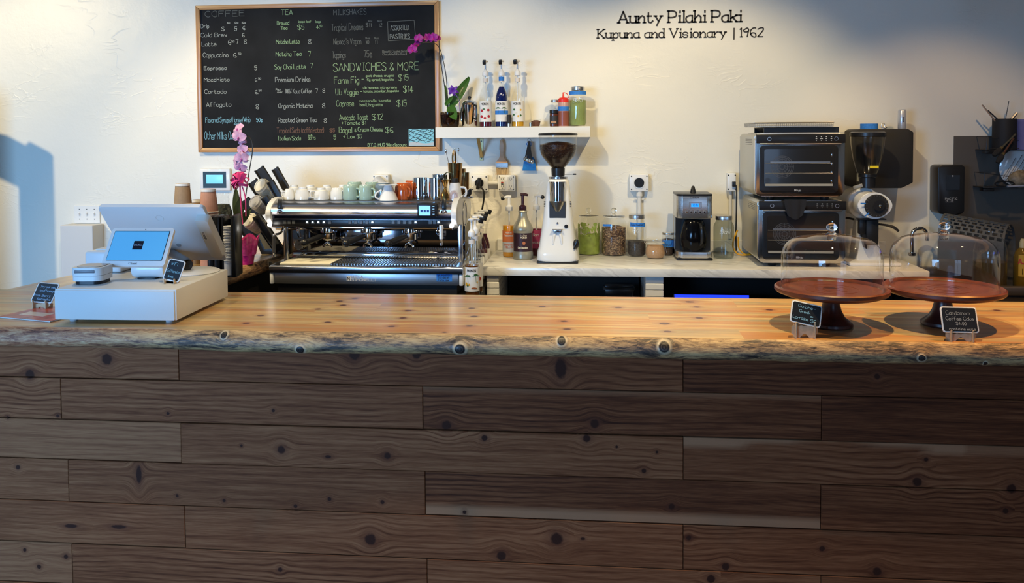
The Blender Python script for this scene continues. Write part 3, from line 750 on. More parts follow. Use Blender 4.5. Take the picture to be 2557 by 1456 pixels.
col('menu_writing', CHG, [('Brewed', 691, 58, 9, 32), ('Tea', 701, 70, 8, 18), ('loose leaf', 744, 53, 6, 34, L2), ('$5', 743, 70, 11), ('bags', 788, 53, 6, 14, L2), ('4.', 790, 68, 8), ('50', 798, 64, 5, 7, L2), ('Matcha Latte', 690, 106, 11, 60),
 ('Matcha Tea', 690, 137, 11, 66), ('7', 771, 137, 12), ('Soy Chai Latte', 688, 170, 12, 79), ('7', 777, 166, 11), ('Italian Soda', 700, 350, 11, 60), ('bulk', 776, 340, 5, 12, L2), ('$3.75', 776, 348, 6, 20, L2), ('5', 840, 347, 10)])
col('menu_writing', CHALK, [('Premium Drinks', 690, 202, 12, 90), ('Pour', 692, 224, 6, 14, L2), ('over', 696, 230, 5, 14, L2), ('100% Kaua Coffee', 716, 231, 11, 68), ('7', 792, 229, 10), ('8', 810, 229, 9),
 ('8', 771, 106, 11), ('Organic Matcha', 700, 268, 11, 87), ('8', 810, 268, 11), ('Roasted Green Tea', 700, 304, 11, 99), ('8', 815, 305, 10)])
col('menu_writing', CHR, [('Tropical Soda (caffeinated)', 697, 331, 13, 120), ('$5', 830, 329, 9, 14)])
col('menu_writing', CHD, [('MILKSHAKES', 832, 34, 13, 83), ('Tropical Dreams', 828, 73, 17, 80), ('14oz', 917, 52, 5, 12, L2), ('$11', 913, 64, 9, 15), ('16oz', 941, 52, 5, 12, L2), ('12', 944, 64, 8),
 ("Nicoco's Vegan", 834, 108, 15, 70), ('14oz', 912, 95, 5, 12, L2), ('10', 913, 107, 8), ('16oz', 934, 95, 5, 12, L2), ('11', 936, 107, 8), ('Toppings', 832, 142, 16, 34), ('75*', 910, 141, 17, 22), ('Biscotti Crumbs (local)', 955, 129, 6, 62, L2), ('Chocolate Nibs (local)', 956, 136, 6, 60, L2)])
col('menu_writing', CHALK, [('ASSORTED', 974, 73, 12, 46), ('PASTRIES', 973, 94, 11, 50)], L2)
b = B()
def bp(px, py): k = ((py-7)/372.0); xl = 483+17*k; xr = 1090+13*k; return (-w/2+(px-xl)/(xr-xl)*w, h-(py-(12-10*(px-xl)/(xr-xl)))/(368+8*(px-xl)/(xr-xl))*h)
pq = [bp(966, 54), bp(1031, 51), bp(1036, 98), bp(969, 102)]
for i in range(4):
    a_, c_ = Vector((pq[i][0], 0, pq[i][1])), Vector((pq[(i+1) % 4][0], 0, pq[(i+1) % 4][1])); t_ = (c_-a_).normalized(); n_ = Vector((-t_.z, 0, t_.x))*0.0013
    b._f(b._v([(a_+n_)+Vector((0, -d+.0105, 0)), (c_+n_)+Vector((0, -d+.0105, 0)), (c_-n_)+Vector((0, -d+.0105, 0)), (a_-n_)+Vector((0, -d+.0105, 0))]))
b.done('pastry_note_border', CHD, cb, fix=False)
col('sandwich_heading', CHG, [('SANDWICHES & MORE', 835, 175, 19, 214)])
col('menu_writing', CHG, [('Farm Fig', 838, 206, 16, 64), ('-', 906, 199, 8), ('goat cheese, arugula', 916, 190, 6, 70, L2), ('fig spread, baguette', 919, 200, 6, 67, L2), ('$15', 996, 199, 14, 27), ('Ulu Veggie', 842, 235, 15, 58), ('-', 904, 230, 7), ('ulu hummus, microgreens', 910, 220, 6, 84, L2),
 ('tomato, cucumber, baguette', 911, 229, 6, 88, L2), ('$14', 1009, 229, 16, 27), ('Caprese', 845, 264, 15, 45), ('mozzarella, tomato', 901, 253, 6, 79, L2), ('basil, baguette', 903, 264, 7, 58, L2), ('$15', 994, 264, 15, 26),
 ('Avocado Toast', 853, 299, 14, 73), ('$12', 934, 298, 14, 29), ('+Tomato $1', 859, 310, 8, 62), ('Bagel', 853, 331, 14, 34), ('&', 891, 328, 7), ('Cream Cheese', 900, 328, 11, 63), ('$6', 968, 331, 13, 21), ('+ Lox $5', 864, 345, 9, 48), ('B.Y.O. MUG 50* discount', 925, 366, 8, 98)])
# abstract wave sticker in the corner
sx0, sz0 = bp(1026, 366); sx1, sz1 = bp(1086, 323)
st = T('wave_picture', 'small teal and black wave picture tucked into the lower right corner of the chalkboard', 'picture', (cb.location.x+(sx0+sx1)/2, YF-d+0.0085, cb.location.z+sz0+0.003))
sw = (sx1-sx0)/2; sh = sz1-sz0
B().box(-sw, -0.002, 0, sw, 0.001, sh).done('print', mat('teal_print', (0.20, 0.50, 0.58), 0.4), st)
b = B()
for i in range(9):
    z = sh*(0.28+0.085*i)
    pts = [Vector((-sw+2*sw*j/12, 0, z+0.006*math.sin(j*1.3+i*2.1)+0.003*math.sin(j*2.9+i))) for j in range(13)]
    b.tube([(max(-sw+.002, min(sw-.002, p.x)), -0.0025, min(sh-.003, p.z)) for p in pts], 0.0013, 5, sm=2)
b.done('wave_lines', INK, st)
b = B()
b.patch(lambda u, v: (-sw+.002+(2*sw-.004)*u, -0.0028, 0.003+v*sh*(0.16+0.05*math.sin(u*7))), 16, 2)
b.done('pale_shore', mat('pale_grey', (0.45, 0.48, 0.50), 0.5), st)

# lettering on the wall
for s_, px, py, hp, wp, lw, nm in (('Aunty Pilahi Paki', 1545, 57, 27, 300, 0.0095, 'larger line of black serif wall lettering naming a person'), ('Kupuna and Visionary | 1962', 1493, 95, 21, 403, 0.0072, 'smaller second line of black serif wall lettering ending in 1962')):
    X, Z = W(px, py, YW); k = SC(YW)
    t = T('wall_lettering', nm, 'lettering', (X, YF, Z), 0, 'lettering on the wall'); t.rotation_euler = (0, R(0.5), 0)
    u_ = wp/k/sum(adv(c) for c in s_); cx_ = 0
    for wd in s_.split(' '):
        l_ = sum(adv(c) for c in wd)*u_
        text(B(), wd, cx_, 0, hp/k, lw, y=-0.0015, fit=l_, serif=SERIF).done('lettered_word', INK, t, fix=False); cx_ += l_+3.2*u_

# wall panel with screen
t, w, h, d = wallthing('wall_control_panel', 'white wall control panel with a small lit blue screen above the paper cups', 'control panel', 498, 421, 574, 476, 2.215)
B().box(-w/2, -d, 0, w/2, 0, h, 0.006).done('panel_case', WHITE, t)
B().box(-w*.38, -d-.001, h*.12, w*.38, -d+.002, h*.86).done('bezel', mat('blue_grey_glass', (0.05, 0.09, 0.13), 0.15), t)
B().box(-w*.27, -d-.002, h*.32, w*.27, -d, h*.72, 0.0005).done('display', mat('pale_blue_display', (0.1, 0.3, 0.4), 0.3, emit=(0.20, 0.62, 0.85), es=0.9), t)
b = B()
for x in (-w*.17, w*.19): b.cyl((x, -d-.001, h*.93), .003, .002, 'y')
b.done('indicator', mat('green_led', (0.1, .4, .2), 0.3, emit=(0.4, 1, 0.7), es=1.5), t)
# triple light switch
t, w, h, d = wallthing('light_switch', 'white triple light switch plate above the painted junction box', 'light switch', 185, 513, 249, 557, 2.232)
B().box(-w/2, -d, 0, w/2, 0, h, 0.002, 1).done('plate', WPAINT, t)
for i in (-1, 0, 1):
    B().at(i*w*.29, -d-.003, h*.5, rx=25).cbox(0, 0, 0, .008, .012, .020, .001, 1).done('toggle', WHITE, t)
b = B()
for i in (-1, 0, 1):
    for s_ in (.22, .78): b.cyl((i*w*.29, -d-.001, h*s_), .003, .002, 'y', n=10)
b.done('screws', DGREY, t)
# painted junction box
JB = mat('painted_metal_box', (0.66, 0.64, 0.61), 0.6, bump=0.2, bs=30)
x0, z1 = W(150, 563, 2.12); x1, _ = W(231, 563, 2.12)
t = T('junction_box', 'white painted metal junction box on the wall under the light switch', 'box', ((x0+x1)/2, YF, 0.74))
w = x1-x0
B().box(-w/2, -0.12, 0, w/2, 0, z1-0.74, 0.003, 1).done('box_body', JB, t)
b = B().box(w/2, -0.10, 0.16, w/2+.006, -0.055, 0.18); b.cyl((w/2, -0.09, 0.10), .005, .006, 'x', n=12); b.done('latch', JB, t)

# shelf with brass bracket
x0, z1 = W(1087, 318, 2.02); x1, z0 = W(1474, 343, 2.02)
shelf = T('wall_shelf', 'thick white floating shelf beside the chalkboard', 'shelf', ((x0+x1)/2, YF, z0))
SHZ = z1; shw = (x1-x0)
B().box(-shw/2, 2.02-YF, 0, shw/2, 0, z1-z0, 0.002, 1).done('board', WPAINT, shelf)
def bracket(px, label):
    x_, zt = W(px, 345, 2.2); _, zb = W(px, 401, 2.22)
    t = T('shelf_bracket', label, 'bracket', (x_, YF, zb)); H = z0-zb-.0005
    b = B().box(-.011, -.004, 0, .011, 0, H, .001, 1); b.box(-.011, -.15, H-.004, .011, 0, H, .001, 1); b.done('flanges', mat('brass_bracket', (0.42, 0.31, 0.14), 0.35, 0.7), t)
    B().prism([(-.012, .03), (-.001, .014), (-.135, H-.004), (-.15, H-.004)], -.009, .009, 'yz').done('brace', MATS['brass_bracket'], t)
    b = B()
    for z in (.012, H-.02): b.cyl((0, -.0055, z), .004, .002, 'y', n=12)
    b.done('screws', DGREY, t)
bracket(1200, 'brass angle bracket under the left part of the white shelf')

# outlets
def outlet(px0, py0, px1, py1, label, kind, depth=.05, Y=None):
    t, w, h, d = wallthing('power_outlet', label, 'outlet', px0, py0, px1, py1, YW-depth, 'power outlets on the back wall')
    B().box(-w/2, -d, 0, w/2, 0, h, 0.006).done('outlet_box', WHITE, t)
    for x in (-.4, .4):
        for z in (.12, .88): B().cyl((x*w, -d-.001, z*h), .004, .002, 'y', n=12).done('screw', BLACK, t)
    if kind == 'round':
        B().ring((0, -d-.004, h*.5), w*.31, w*.26, .006, 'y').done('socket_rim', MATS['white_plastic'], t)
        B().cyl((0, -d-.010, h*.5), w*.25, .012, 'y', e=.002).done('socket', BLACK, t)
    if kind == 'twin':
        for x in (-.24, .24):
            B().cbox(x*w, -d-.001, h*.5, w*.32, .006, h*.8, .001, 1).done('receptacle', mat('ivory', (.75, .73, .66), .4), t)
        b = B()
        for x in (-.24, .24):
            for z in (.28, .72):
                for q in (-.06, .06): b.cbox(x*w+q*w, -d-.0045, z*h+.004, .0018, .002, .008)
                b.cyl((x*w, -d-.0055, z*h-.008), .002, .002, 'y', n=8)
        b.done('slots', BLACK, t)
        B().cbox(-.24*w, -d-.0045, h*.55, .014, .002, .006).done('reset_button', mat('red_button', (.35, .03, .02), .4), t)
        B().cbox(-.24*w, -d-.0045, h*.45, .014, .002, .006).done('test_button', BLACK, t)
    return t, w, h, d
t, w, h, d = outlet(1572, 435, 1620, 478, 'white square outlet box with a black round socket and a conduit below', 'round')
zz = -(t.location.z-ZM-.07)
B().cyl((0.003, -.025, zz), .012, -zz, 'z').done('conduit', mat('painted_conduit', (.72, .70, .64), .5), t)
b = B(); b.cyl((0.003, -.025, -.03), .018, .03, 'z'); b.cbox(.003, -.02, -.045, .06, .006, .012, .002); b.done('conduit_clamp', MATS['painted_conduit'], t)
t, w, h, d = outlet(1243, 437, 1286, 478, 'white twin outlet with four receptacles under the pastry brush', 'twin')
t2, w2, h2, d2 = outlet(1176, 437, 1218, 478, 'white outlet box with a black plug and a hanging black cord', 'round')
B().cyl((w2/2, -.025, h2*.5), .013, t.location.x-w/2-t2.location.x-w2/2, 'x').done('conduit', MATS['painted_conduit'], t2)
b = B(); b.at(0, -d2-.025, h2*.5, ry=10).cbox(0, 0, 0, .022, .03, .07, .004); b.done('plug', BLACK, t2)
B().tube([(0, -d2-.035, h2*.35), (.03, -d2-.05, h2*.1), (.03, -d2-.04, -.05), (.01, -.04, -.14), (.0, -.03, -.26)], .0055, 8, sm=6).done('cord', RUBBER, t2)
t3, w3, h3, d3 = outlet(930, 436, 970, 480, 'white outlet box with a thick grey plug behind the mugs', 'plain')
b = B(); b.at(.0, -d3-.03, h3*.55, ry=-50, rx=-20).cyl((0, 0, -.04), .034, .07, e=.006); b.done('plug', mat('grey_plug', (.55, .57, .60), .4), t3)
B().tube([(-.02, -d3-.04, h3*.35), (-.07, -d3-.05, h3*.22), (-.14, -d3-.05, h3*.1), (-.20, -d3-.05, h3*.02)], .008, 8, sm=5).done('cord', mat('grey_cord', (.35, .36, .38), .5), t3)
t4, w4, h4, d4 = outlet(1817, 432, 1838, 478, 'white outlet half hidden behind the upper oven with a black cord', 'plain', .06)
B().cbox(w4*.2, -d4-.012, h4*.4, .02, .02, .03, .003).done('plug', BLACK, t4)
zz = t4.location.z-ZM-.02
B().tube([(w4*.3, -d4-.02, h4*.38), (w4*.5, -d4-.02, h4*.1), (w4*.45, -d4-.03, -.15), (w4*.40, -d4-.03, -zz*.7), (w4*.42, -d4-.04, -zz)], .0042, 8, sm=6).done('cord', RUBBER, t4)
B().cyl((-.002, -.02, -zz+.06), .010, zz-.06, 'z').done('conduit', MATS['painted_conduit'], t4)

# hanging pastry brush and scraper with spoons
def WX(px, py, Y): x, z = W(px, py, Y); return x, Y, z
x_, z_ = W(1253, 347, 2.215); k = SC(2.215)
pbr = T('pastry_brush', 'pastry brush with wooden handle and pale bristles hanging under the shelf', 'brush', (x_, 2.215, z_))
b = B(); hp = [(0, .0), (.010, -.01), (.013, -.04), (.014, -.06), (.010, -.08), (.009, -.10), (.014, -.115), (.030, -.13), (.036, -.142), (.036, -.145)]
b.prism([(x, z) for x, z in hp]+[(-x, z) for x, z in hp[::-1]][:-1], -.009, .009, 'xz', .002); b.done('handle', simple_wood('beech', (.50, .27, .13), (.64, .38, .20)), pbr)
B().box(-.038, -.011, -.173, .038, .011, -.143, .002, 1).done('ferrule', STEEL, pbr)
b = B()
for i in range(46):
    x = -.035+.07*i/45; b.tube([(x, rnd.uniform(-.007, .007), -.17), (x*1.12+rnd.uniform(-.002, .002), rnd.uniform(-.008, .008), -.214+rnd.uniform(-.003, .003))], .0013, 4)
b.done('bristles', mat('hog_bristle', (.62, .45, .25), .8), pbr)
B().tube([(0, .0, -.012), (0, .012, .004), (0, .022, .002)], .0015, 6).done('hook', STEEL, pbr)
x_, z_ = W(1322, 352, 2.215)
sc_ = T('dough_scraper', 'blue plastic dough scraper hanging under the shelf', 'scraper', (x_, 2.218, z_))
B().prism([(-.006, 0), (.006, 0), (.010, -.09), (.022, -.098), (.032, -.108), (.040, -.178), (-.044, -.178), (-.032, -.108), (-.022, -.098), (-.010, -.09)], -.002, .002, 'xz').done('blade', mat('blue_plastic', (.01, .17, .50), .35), sc_)
ms = T('measuring_spoons', 'ring of steel measuring spoons hanging over the blue scraper', 'spoons', (x_, 2.19, z_))
for i, (a, l, r_) in enumerate(((-12, .10, .014), (-5, .105, .012), (2, .11, .014), (8, .115, .013))):
    b = B(); b.at(0, -.004*i, 0, ry=-a*1.0); b.prism([(-.004, 0), (.004, 0), (.005, -l), (-.005, -l)], -.0008, .0008); b.sph((0, .004, -l-r_*.7), r_, 1, .6, 1, 14, 8); b.done('spoon', CHROME, ms)
B().tube([(.012*math.cos(a), 0, .002+.012*math.sin(a)) for a in [2*PI*i/16 for i in range(16)]], .0014, 6, closed=True).done('ring', CHROME, ms)
for nm_ in ('ring_loop',): B().tube([(.016*math.cos(a), .006, -.018+.010*math.sin(a)) for a in [2*PI*i/12 for i in range(12)]], .002, 6, closed=True).done(nm_, mat('blue_plastic'), ms)

# ---------------------------------------------------------------- syrup bottles
LABELC = {}
def syrup(label, liquid, level, art, loc, rz=0, tape=None, group=None, pump=True, title='MONIN', pr=-90, cap=BLACK):
    t = T('syrup_bottle', label, 'bottle', loc, rz, group)
    r = .0375
    pf = [(0, 0), (r-.003, 0), (r, .004), (r, .165), (r*.97, .180), (r*.78, .205), (r*.52, .228), (.0145, .245), (.0140, .295), (.0155, .297), (.0155, .305), (.012, .306)]
    B().lathe(pf, 32).done('bottle', GLASS, t)
    if liquid:
        lm = mat('syrup_%02d%02d%02d' % tuple(int(c*99) for c in liquid), liquid, .08, coat=.3)
        lp = [(0, .003)]
        for q in pf[1:]:
            if q[1] >= level: break
            lp.append((max(.001, q[0]-.0025), max(.003, q[1])))
        rr = lp[-1][0]; 
        if level < .165: rr = r-.0025
        lp += [(rr if level < .17 else max(.011, rr*.8), level), (0, level)]
        B().lathe(lp, 28).done('syrup', lm, t)
    # paper label wraps the front
    b = B(); b.patch(lambda u, v: ((r+.0007)*math.sin(R(-74+148*u)), -(r+.0007)*math.cos(R(-74+148*u)), .030+.120*v), 20, 2, .0004); lab = b.done('paper_label', SIGNW, t)
    def cyl_text(s_, h_, z_, lw, m_, nm, wd=None):
        bb = B(); text(bb, s_, 0, z_, h_, lw, fit=wd, mid=True, serif=SERIF if nm == 'brand_lettering' else None)
        for v in bb.bm.verts:
            a = v.co.x/r; v.co.x = (r+.0014)*math.sin(a); v.co.y = -(r+.0014)*math.cos(a)
        return bb.done(nm, m_, lab, fix=False)
    cyl_text(title, .012, .127, .0022, INK, 'label_lettering', .046)
    b = B()
    for (ax, z_, rr, sq, kind, c) in art:
        a = ax/r; 
        m4 = Matrix.Translation(((r+.0012)*math.sin(a), -(r+.0012)*math.cos(a), z_)) @ Matrix.Rotation(a, 4, 'Z')
        bb = B(); bb.m = m4
        if kind == 'leaf':
            for q in range(5):
                an = R(20+35*q); bb.patch(lambda u, v: (rr*u*math.cos(an)+(v-.5)*.006*math.sin(PI*u)*math.sin(an), -.0003, rr*u*math.sin(an)*sq-(v-.5)*.006*math.sin(PI*u)*math.cos(an)-rr*u*u*.4), 5, 2)
            bb.patch(lambda u, v: ((v-.5)*.0022+.002*u, -.0003, -rr*1.6*u), 3, 1)
        else:
            bb.patch(lambda u, v: (rr*v*math.cos(2*PI*u), -.0004, rr*sq*v*math.sin(2*PI*u)), 14, 1)
        bb.done('label_picture', mat(kind+'_%02d%02d%02d' % tuple(int(q*99) for q in c), c, .6), lab, fix=False)
    b.bm.free()
    # neck band
    B().lathe([(.0158, .262), (.0158, .284)], 24).done('neck_band', mat('neck_paper', (.72, .66, .60), .6), t)
    if tape: B().lathe([(.0163, .268), (.0163, .292)], 24).done('neck_tape', TAPE, t)
    if pump:
        b = B(); b.lathe([(.0175, .298), (.0180, .302), (.0180, .318), (.0165, .322), (.010, .330), (.0065, .336), (.0050, .345), (.0045, .380), (0, .380)], 24)
        b.cyl((0, 0, .02), .003, .28, n=8)
        b.lathe([(0, .378), (.016, .378), (.017, .383), (.012, .388), (0, .389)], 20)
        a = R(pr); dx, dy = math.cos(a), math.sin(a)
        b.tube([(0, 0, .383), (dx*.025, dy*.025, .384), (dx*.045, dy*.045, .378)], [.006, .0055, .0045], 10)
        b.done('pump', WHITE, t)
        b = B(); b.at(dx*.050, dy*.050, .374, rz=pr, ry=20).cbox(0, 0, 0, .022, .020, .026, .004); b.done('spout_cover', cap, t)
    return t
RED = (.45, .02, .03); GRN = (.03, .12, .03); YEL = (.75, .40, .03)
def onshelf(px, Y): x, _ = W(px, 316, Y); return (x, Y, SHZ+.0005)
G_S = 'syrup bottles on the white shelf'
syrup('syrup bottle with red berries on its label, nearly empty, on the shelf', (.09, .004, .01), .034, [(-.018, .095, .008, 1, 'fruit', RED), (.020, .098, .008, 1, 'fruit', RED), (-.020, .060, .009, 1, 'fruit', RED), (.000, .052, .008, .9, 'fruit', RED), (.022, .062, .008, 1, 'fruit', RED), (-.006, .104, .008, .5, 'fruit', GRN)], onshelf(1213, 2.10), 0, group=G_S)
s2 = syrup('syrup bottle filled with dark blue syrup, wrapped in blue tape', (.004, .012, .10), .235, [(-.018, .108, .018, .8, 'leaf', GRN), (.018, .108, .018, .8, 'leaf', GRN)], onshelf(1253, 2.10), 0, tape=1, group=G_S)
B().lathe([(.0388, .072), (.0388, .095)], 28, a0=R(-170), a1=R(-10)).done('label_tape', TAPE, s2)
syrup('syrup bottle with golden syrup and small blossoms on its label', (.62, .33, .02), .040, [(-.018, .1, .006, 1, 'fruit', GRN), (.020, .098, .006, 1, 'fruit', YEL), (-.020, .070, .006, 1, 'fruit', GRN), (.006, .062, .006, .9, 'fruit', YEL), (.020, .066, .006, 1, 'fruit', GRN), (-.006, .078, .008, .8, 'fruit', (.7, .68, .6))], onshelf(1293, 2.10), 0, group=G_S, pr=-100)

# shelf smalls
x, y, z = onshelf(1271, 2.055)
t = T('spice_bottle', 'tiny black capped bottle standing before the blue syrup', 'bottle', (x, y, z))
B().cyl((0, 0, 0), .012, .018).done('glass', STEEL, t); B().cyl((0, 0, .018), .0135, .052, e=.002).done('cap', BLACKM, t)
x, y, z = onshelf(1325, 2.06)
t = T('metal_cap', 'small steel cylinder lying by the plastic cup of brown powder', 'cylinder', (x, y, z)); B().cyl((0, 0, 0), .010, .024, e=.001).done('body', STEEL, t)
x, y, z = onshelf(1338, 2.12)
t = T('plastic_cup', 'little clear plastic cup holding brown powder on the shelf', 'cup', (x, y, z))
B().lathe([(0, 0), (.022, 0), (.031, .043), (.032, .045)], 28).done('cup', GLASS, t); B().lathe([(0, .002), (.021, .002), (.028, .030), (.012, .038), (0, .036)], 24).done('powder', mat('brown_powder', (.12, .035, .02), .9), t)
def mason(label, px, py, Z, Y, w, h, lidw, content, cm, group=None, tape=None, name='mason_jar', embossed=True, writing=None, dust=0):
    if Z == 'shelf': x, _ = W(px, py, Y); z = SHZ+.0005
    else: x, _ = W(px, py, Y); z = Z+.0005
    r = w/2; lr = lidw/2
    t = T(name, label, 'jar', (x, Y, z), 0, group)
    pf = [(0, .002), (r*.80, 0), (r*.96, .006), (r, .016), (r, h*.74), (r*.96, h*.79), (lr*.97, h*.87), (lr*.95, h*.90), (lr*.95, h*.93)]
    B().lathe(pf, 32).done('glass', GLASS if not dust else thin_glass('cloudy_glass', (.72, .75, .72), .8, .15), t)
    b = B(); b.lathe([(lr*.95, h*.905), (lr*1.03, h*.905), (lr*1.05, h*.915), (lr*1.03, h*.93), (lr*1.05, h*.945), (lr*1.03, h*.96), (lr*1.04, h*.99), (lr*.98, h), (0, h)], 32); b.done('screw_lid', STEEL, t)
    if cm:
        lv = content*h; rr = r-.004
        q = [(0, .005), (rr*.85, .005), (rr, .018), (rr, min(lv, h*.74))]
        if lv > h*.76: q.append((rr*.9, lv))
        q += [(rr*.5, lv+.003), (0, lv+.001)]
        B().lathe(q, 28).done('contents', cm, t)
    if tape:
        z0_, z1_, a0_, a1_, tl = tape
        b = B(); b.patch(lambda u, v: ((r+.0012)*math.sin(R(a0_+(a1_-a0_)*u)), -(r+.0012)*math.cos(R(a0_+(a1_-a0_)*u)), h*(z0_+(z1_-z0_)*v)+tl*u), 14, 1, .0005); tp = b.done('tape_label', TAPE, t)
        if writing:
            bb = B(); text(bb, writing, 0, h*(z0_+.25*(z1_-z0_)), h*(z1_-z0_)*.42, .0012, mid=True, fit=r*1.3)
            for v in bb.bm.verts: a = v.co.x/r; v.co.x = (r+.002)*math.sin(a); v.co.y = -(r+.002)*math.cos(a)
            bb.done('handwriting', INK, tp, fix=False)
    if embossed:
        bb = B(); text(bb, 'Ball', 0, h*.60, h*.10, .0022, mid=True, slant=.3)
        for v in bb.bm.verts: a = v.co.x/r; v.co.x = (r+.001)*math.sin(a); v.co.y = -(r+.001)*math.cos(a)
        bb.done('embossed_word', mat('glass_ridge', (.60, .63, .60), .2), t, fix=False)
    return t
MATCHA = mat('green_tea_powder', (.30, .40, .075), .85, vary=.25, vs=30)
mason('big glass jar of green powder with blue tape at the shelf end', 1443, 316, 'shelf', 2.11, .102, .230, .078, .66, mat('pale_green_powder', (.27, .33, .10), .8, vary=.12, vs=20), tape=(.79, .88, -70, 70, 0))
mason('small dark jar with silver lid at the back of the shelf', 1386, 316, 'shelf', 2.17, .062, .158, .050, .60, mat('dark_syrup', (.02, .006, .012), .2), embossed=False)
x, y, z = onshelf(1383, 2.09)
t = T('sauce_jar', 'small black lidded jar with a printed dark label beside the red capped bottle', 'jar', (x, y, z))
B().cyl((0, 0, 0), .024, .075, e=.003).done('glass', mat('amber_jar', (.10, .03, .015), .15), t); B().cyl((0, 0, .075), .025, .022, e=.002).done('lid', BLACK, t)
b = B(); b.lathe([(.0245, .014), (.0245, .062)], 24); l_ = b.done('paper_label', mat('dark_label', (.03, .028, .03), .5), t)
b = B(); b.cbox(0, -.0245, .026, .03, .001, .012); b.done('label_print', mat('tan_print', (.40, .22, .12), .6), l_, fix=False)
x, y, z = onshelf(1407, 2.10)
t = T('squeeze_bottle', 'clear squeeze bottle of brown sauce with a red nozzle cap', 'bottle', (x, y, z))
B().lathe([(0, 0), (.030, 0), (.0315, .004), (.0315, .138), (.028, .146), (0, .146)], 28).done('bottle', mat('pinkish_plastic', (.48, .28, .26), .3), t)
B().lathe([(.0318, .004), (.0318, .088)], 28).done('sauce', mat('sauce_brown', (.26, .08, .05), .3), t)
B().lathe([(.0322, .090), (.0322, .115)], 28, a0=R(-175), a1=R(-5)).done('tape_label', TAPE, t)
b = B(); b.lathe([(.031, .138), (.031, .158), (.024, .166), (.006, .170), (.0045, .195), (.003, .198), (0, .198)], 24); b.tube([(.004, 0, .196), (.022, 0, .188), (.030, 0, .165)], .0025, 6, sm=4); b.done('nozzle_cap', mat('red_plastic', (.72, .03, .02), .35), t)
# steel coffee press pot
x, y, z = onshelf(1173, 2.10)
t = T('steel_coffee_press', 'shiny steel lidded coffee pot with a black knob next to the purple orchid', 'coffee pot', (x, y, z))
B().lathe([(0, 0), (.044, 0), (.046, .004), (.0455, .128), (.047, .132), (.044, .136)], 36).done('pot_body', CHROME, t)
B().lathe([(.045, .136), (.046, .140), (.036, .152), (.020, .160), (.006, .163), (.005, .168)], 32).done('pot_lid', CHROME, t)
B().sph((0, 0, .174), .011, 1, 1, .8).done('knob', BLACK, t)
B().tube([(.040, -.02, .125), (.046, -.045, .122), (.048, -.050, .09), (.046, -.045, .05), (.040, -.02, .045)], .005, 8, sm=6).done('handle', BLACK, t)
B().tube([(-.042, 0, .03), (-.050, 0, .045), (-.051, 0, .09), (-.046, 0, .12)], .004, 8, sm=6).done('spout', CHROME, t)

# ---------------------------------------------------------------- orchids
def leaf(b, base, tip, width, bend, roll=0):
    base, tip = Vector(base), Vector(tip); ax = tip-base; L = ax.length; t_ = ax.normalized()
    side = t_.cross(Vector((0, -1, 0)))
    if side.length < .1: side = Vector((1, 0, 0))
    side.normalize(); side = Matrix.Rotation(R(roll), 3, t_) @ side; nn = side.cross(t_)
    def f(u, v):
        wd = width*math.sin(PI*min(1, u*.92+.06))**.6*(1-.25*u)
        s_ = (v-.5)*2
        return base+ax*u+side*wd*.5*s_+nn*(bend*math.sin(PI*u)+abs(s_)*width*.12)
    b.patch(f, 14, 6, .0015)
def flower(b1, b2, c, r, facing, tilt=0):
    """five broad petals and a small lip"""
    q = Vector(facing).normalized().to_track_quat('Z', 'Y').to_matrix().to_4x4()
    M4 = Matrix.Translation(c) @ q @ Matrix.Rotation(R(tilt), 4, 'Z')
    for i, (a, l, wd) in enumerate(((90, 1.0, .75), (210, 1.0, .72), (330, 1.0, .72), (20, 1.05, 1.15), (160, 1.05, 1.15))):
        b1.m = M4 @ Matrix.Rotation(R(a), 4, 'Z')
        def f(u, v):
            w_ = wd*r*math.sin(PI*(u*.88+.08))**.7
            return (r*l*u, (v-.5)*w_, r*(.10*math.sin(PI*u)-.20*u*u+.12*abs(v-.5)*2*u)+(.002 if i > 2 else 0))
        b1.patch(f, 7, 5, .0006)
    b2.m = M4
    b2.sph((0, -r*.18, r*.14), r*.17, .8, 1.2, 1, 10, 6); b2.sph((0, -r*.40, r*.16), r*.11, 1.6, .9, .6, 10, 6)
LEAF = mat('orchid_leaf', (.045, .13, .02), .35, vary=.2, vs=15); STEM = mat('dark_stem', (.035, .028, .018), .5)
x, y, z = onshelf(1124, 2.10)
ox, oy, oz = x, y, z
po = T('purple_orchid', 'orchid with deep purple blooms in a bark pot on the wall shelf', 'orchid', (x, y, z))
def wl(px, py, Y=2.10): X, Z = W(px, py, Y); return Vector((X-ox, Y-oy, Z-oz))
B().lathe([(0, 0), (.048, 0), (.054, .02), (.058, .085), (.056, .088)], 32).done('pot', thin_glass('smoky_pot', (.38, .30, .26), .7, .05), po)
BARK = speck('bark_chips', [(0, (.03, .014, .008)), (.5, (.10, .05, .03)), (1, (.22, .15, .10))], 70, .9, 1.5)
B().lathe([(0, .003), (.045, .003), (.052, .03), (.054, .072), (.02, .080), (0, .078)], 28).done('bark', BARK, po)
b = B()
for i in range(34):
    a = rnd.uniform(0, 2*PI); rr = rnd.uniform(.005, .050); b.at(rr*math.cos(a), rr*math.sin(a), .083, rz=rnd.uniform(0, 180), rx=rnd.uniform(-30, 30)).tube([(-.012, 0, 0), (0, .002, .006), (.012, 0, 0)], .003, 5, sm=2)
b.done('moss', mat('dry_moss', (.36, .32, .22), .9), po)
b = B(); leaf(b, wl(1126, 268), wl(1172, 193, 2.14), .062, .006); leaf(b, wl(1124, 266), wl(1140, 300, 2.03), .068, .008); leaf(b, wl(1118, 268), wl(1112, 212), .022, .003); leaf(b, wl(1112, 262), wl(1132, 240, 2.06), .03, .003)
b.done('leaves', LEAF, po)
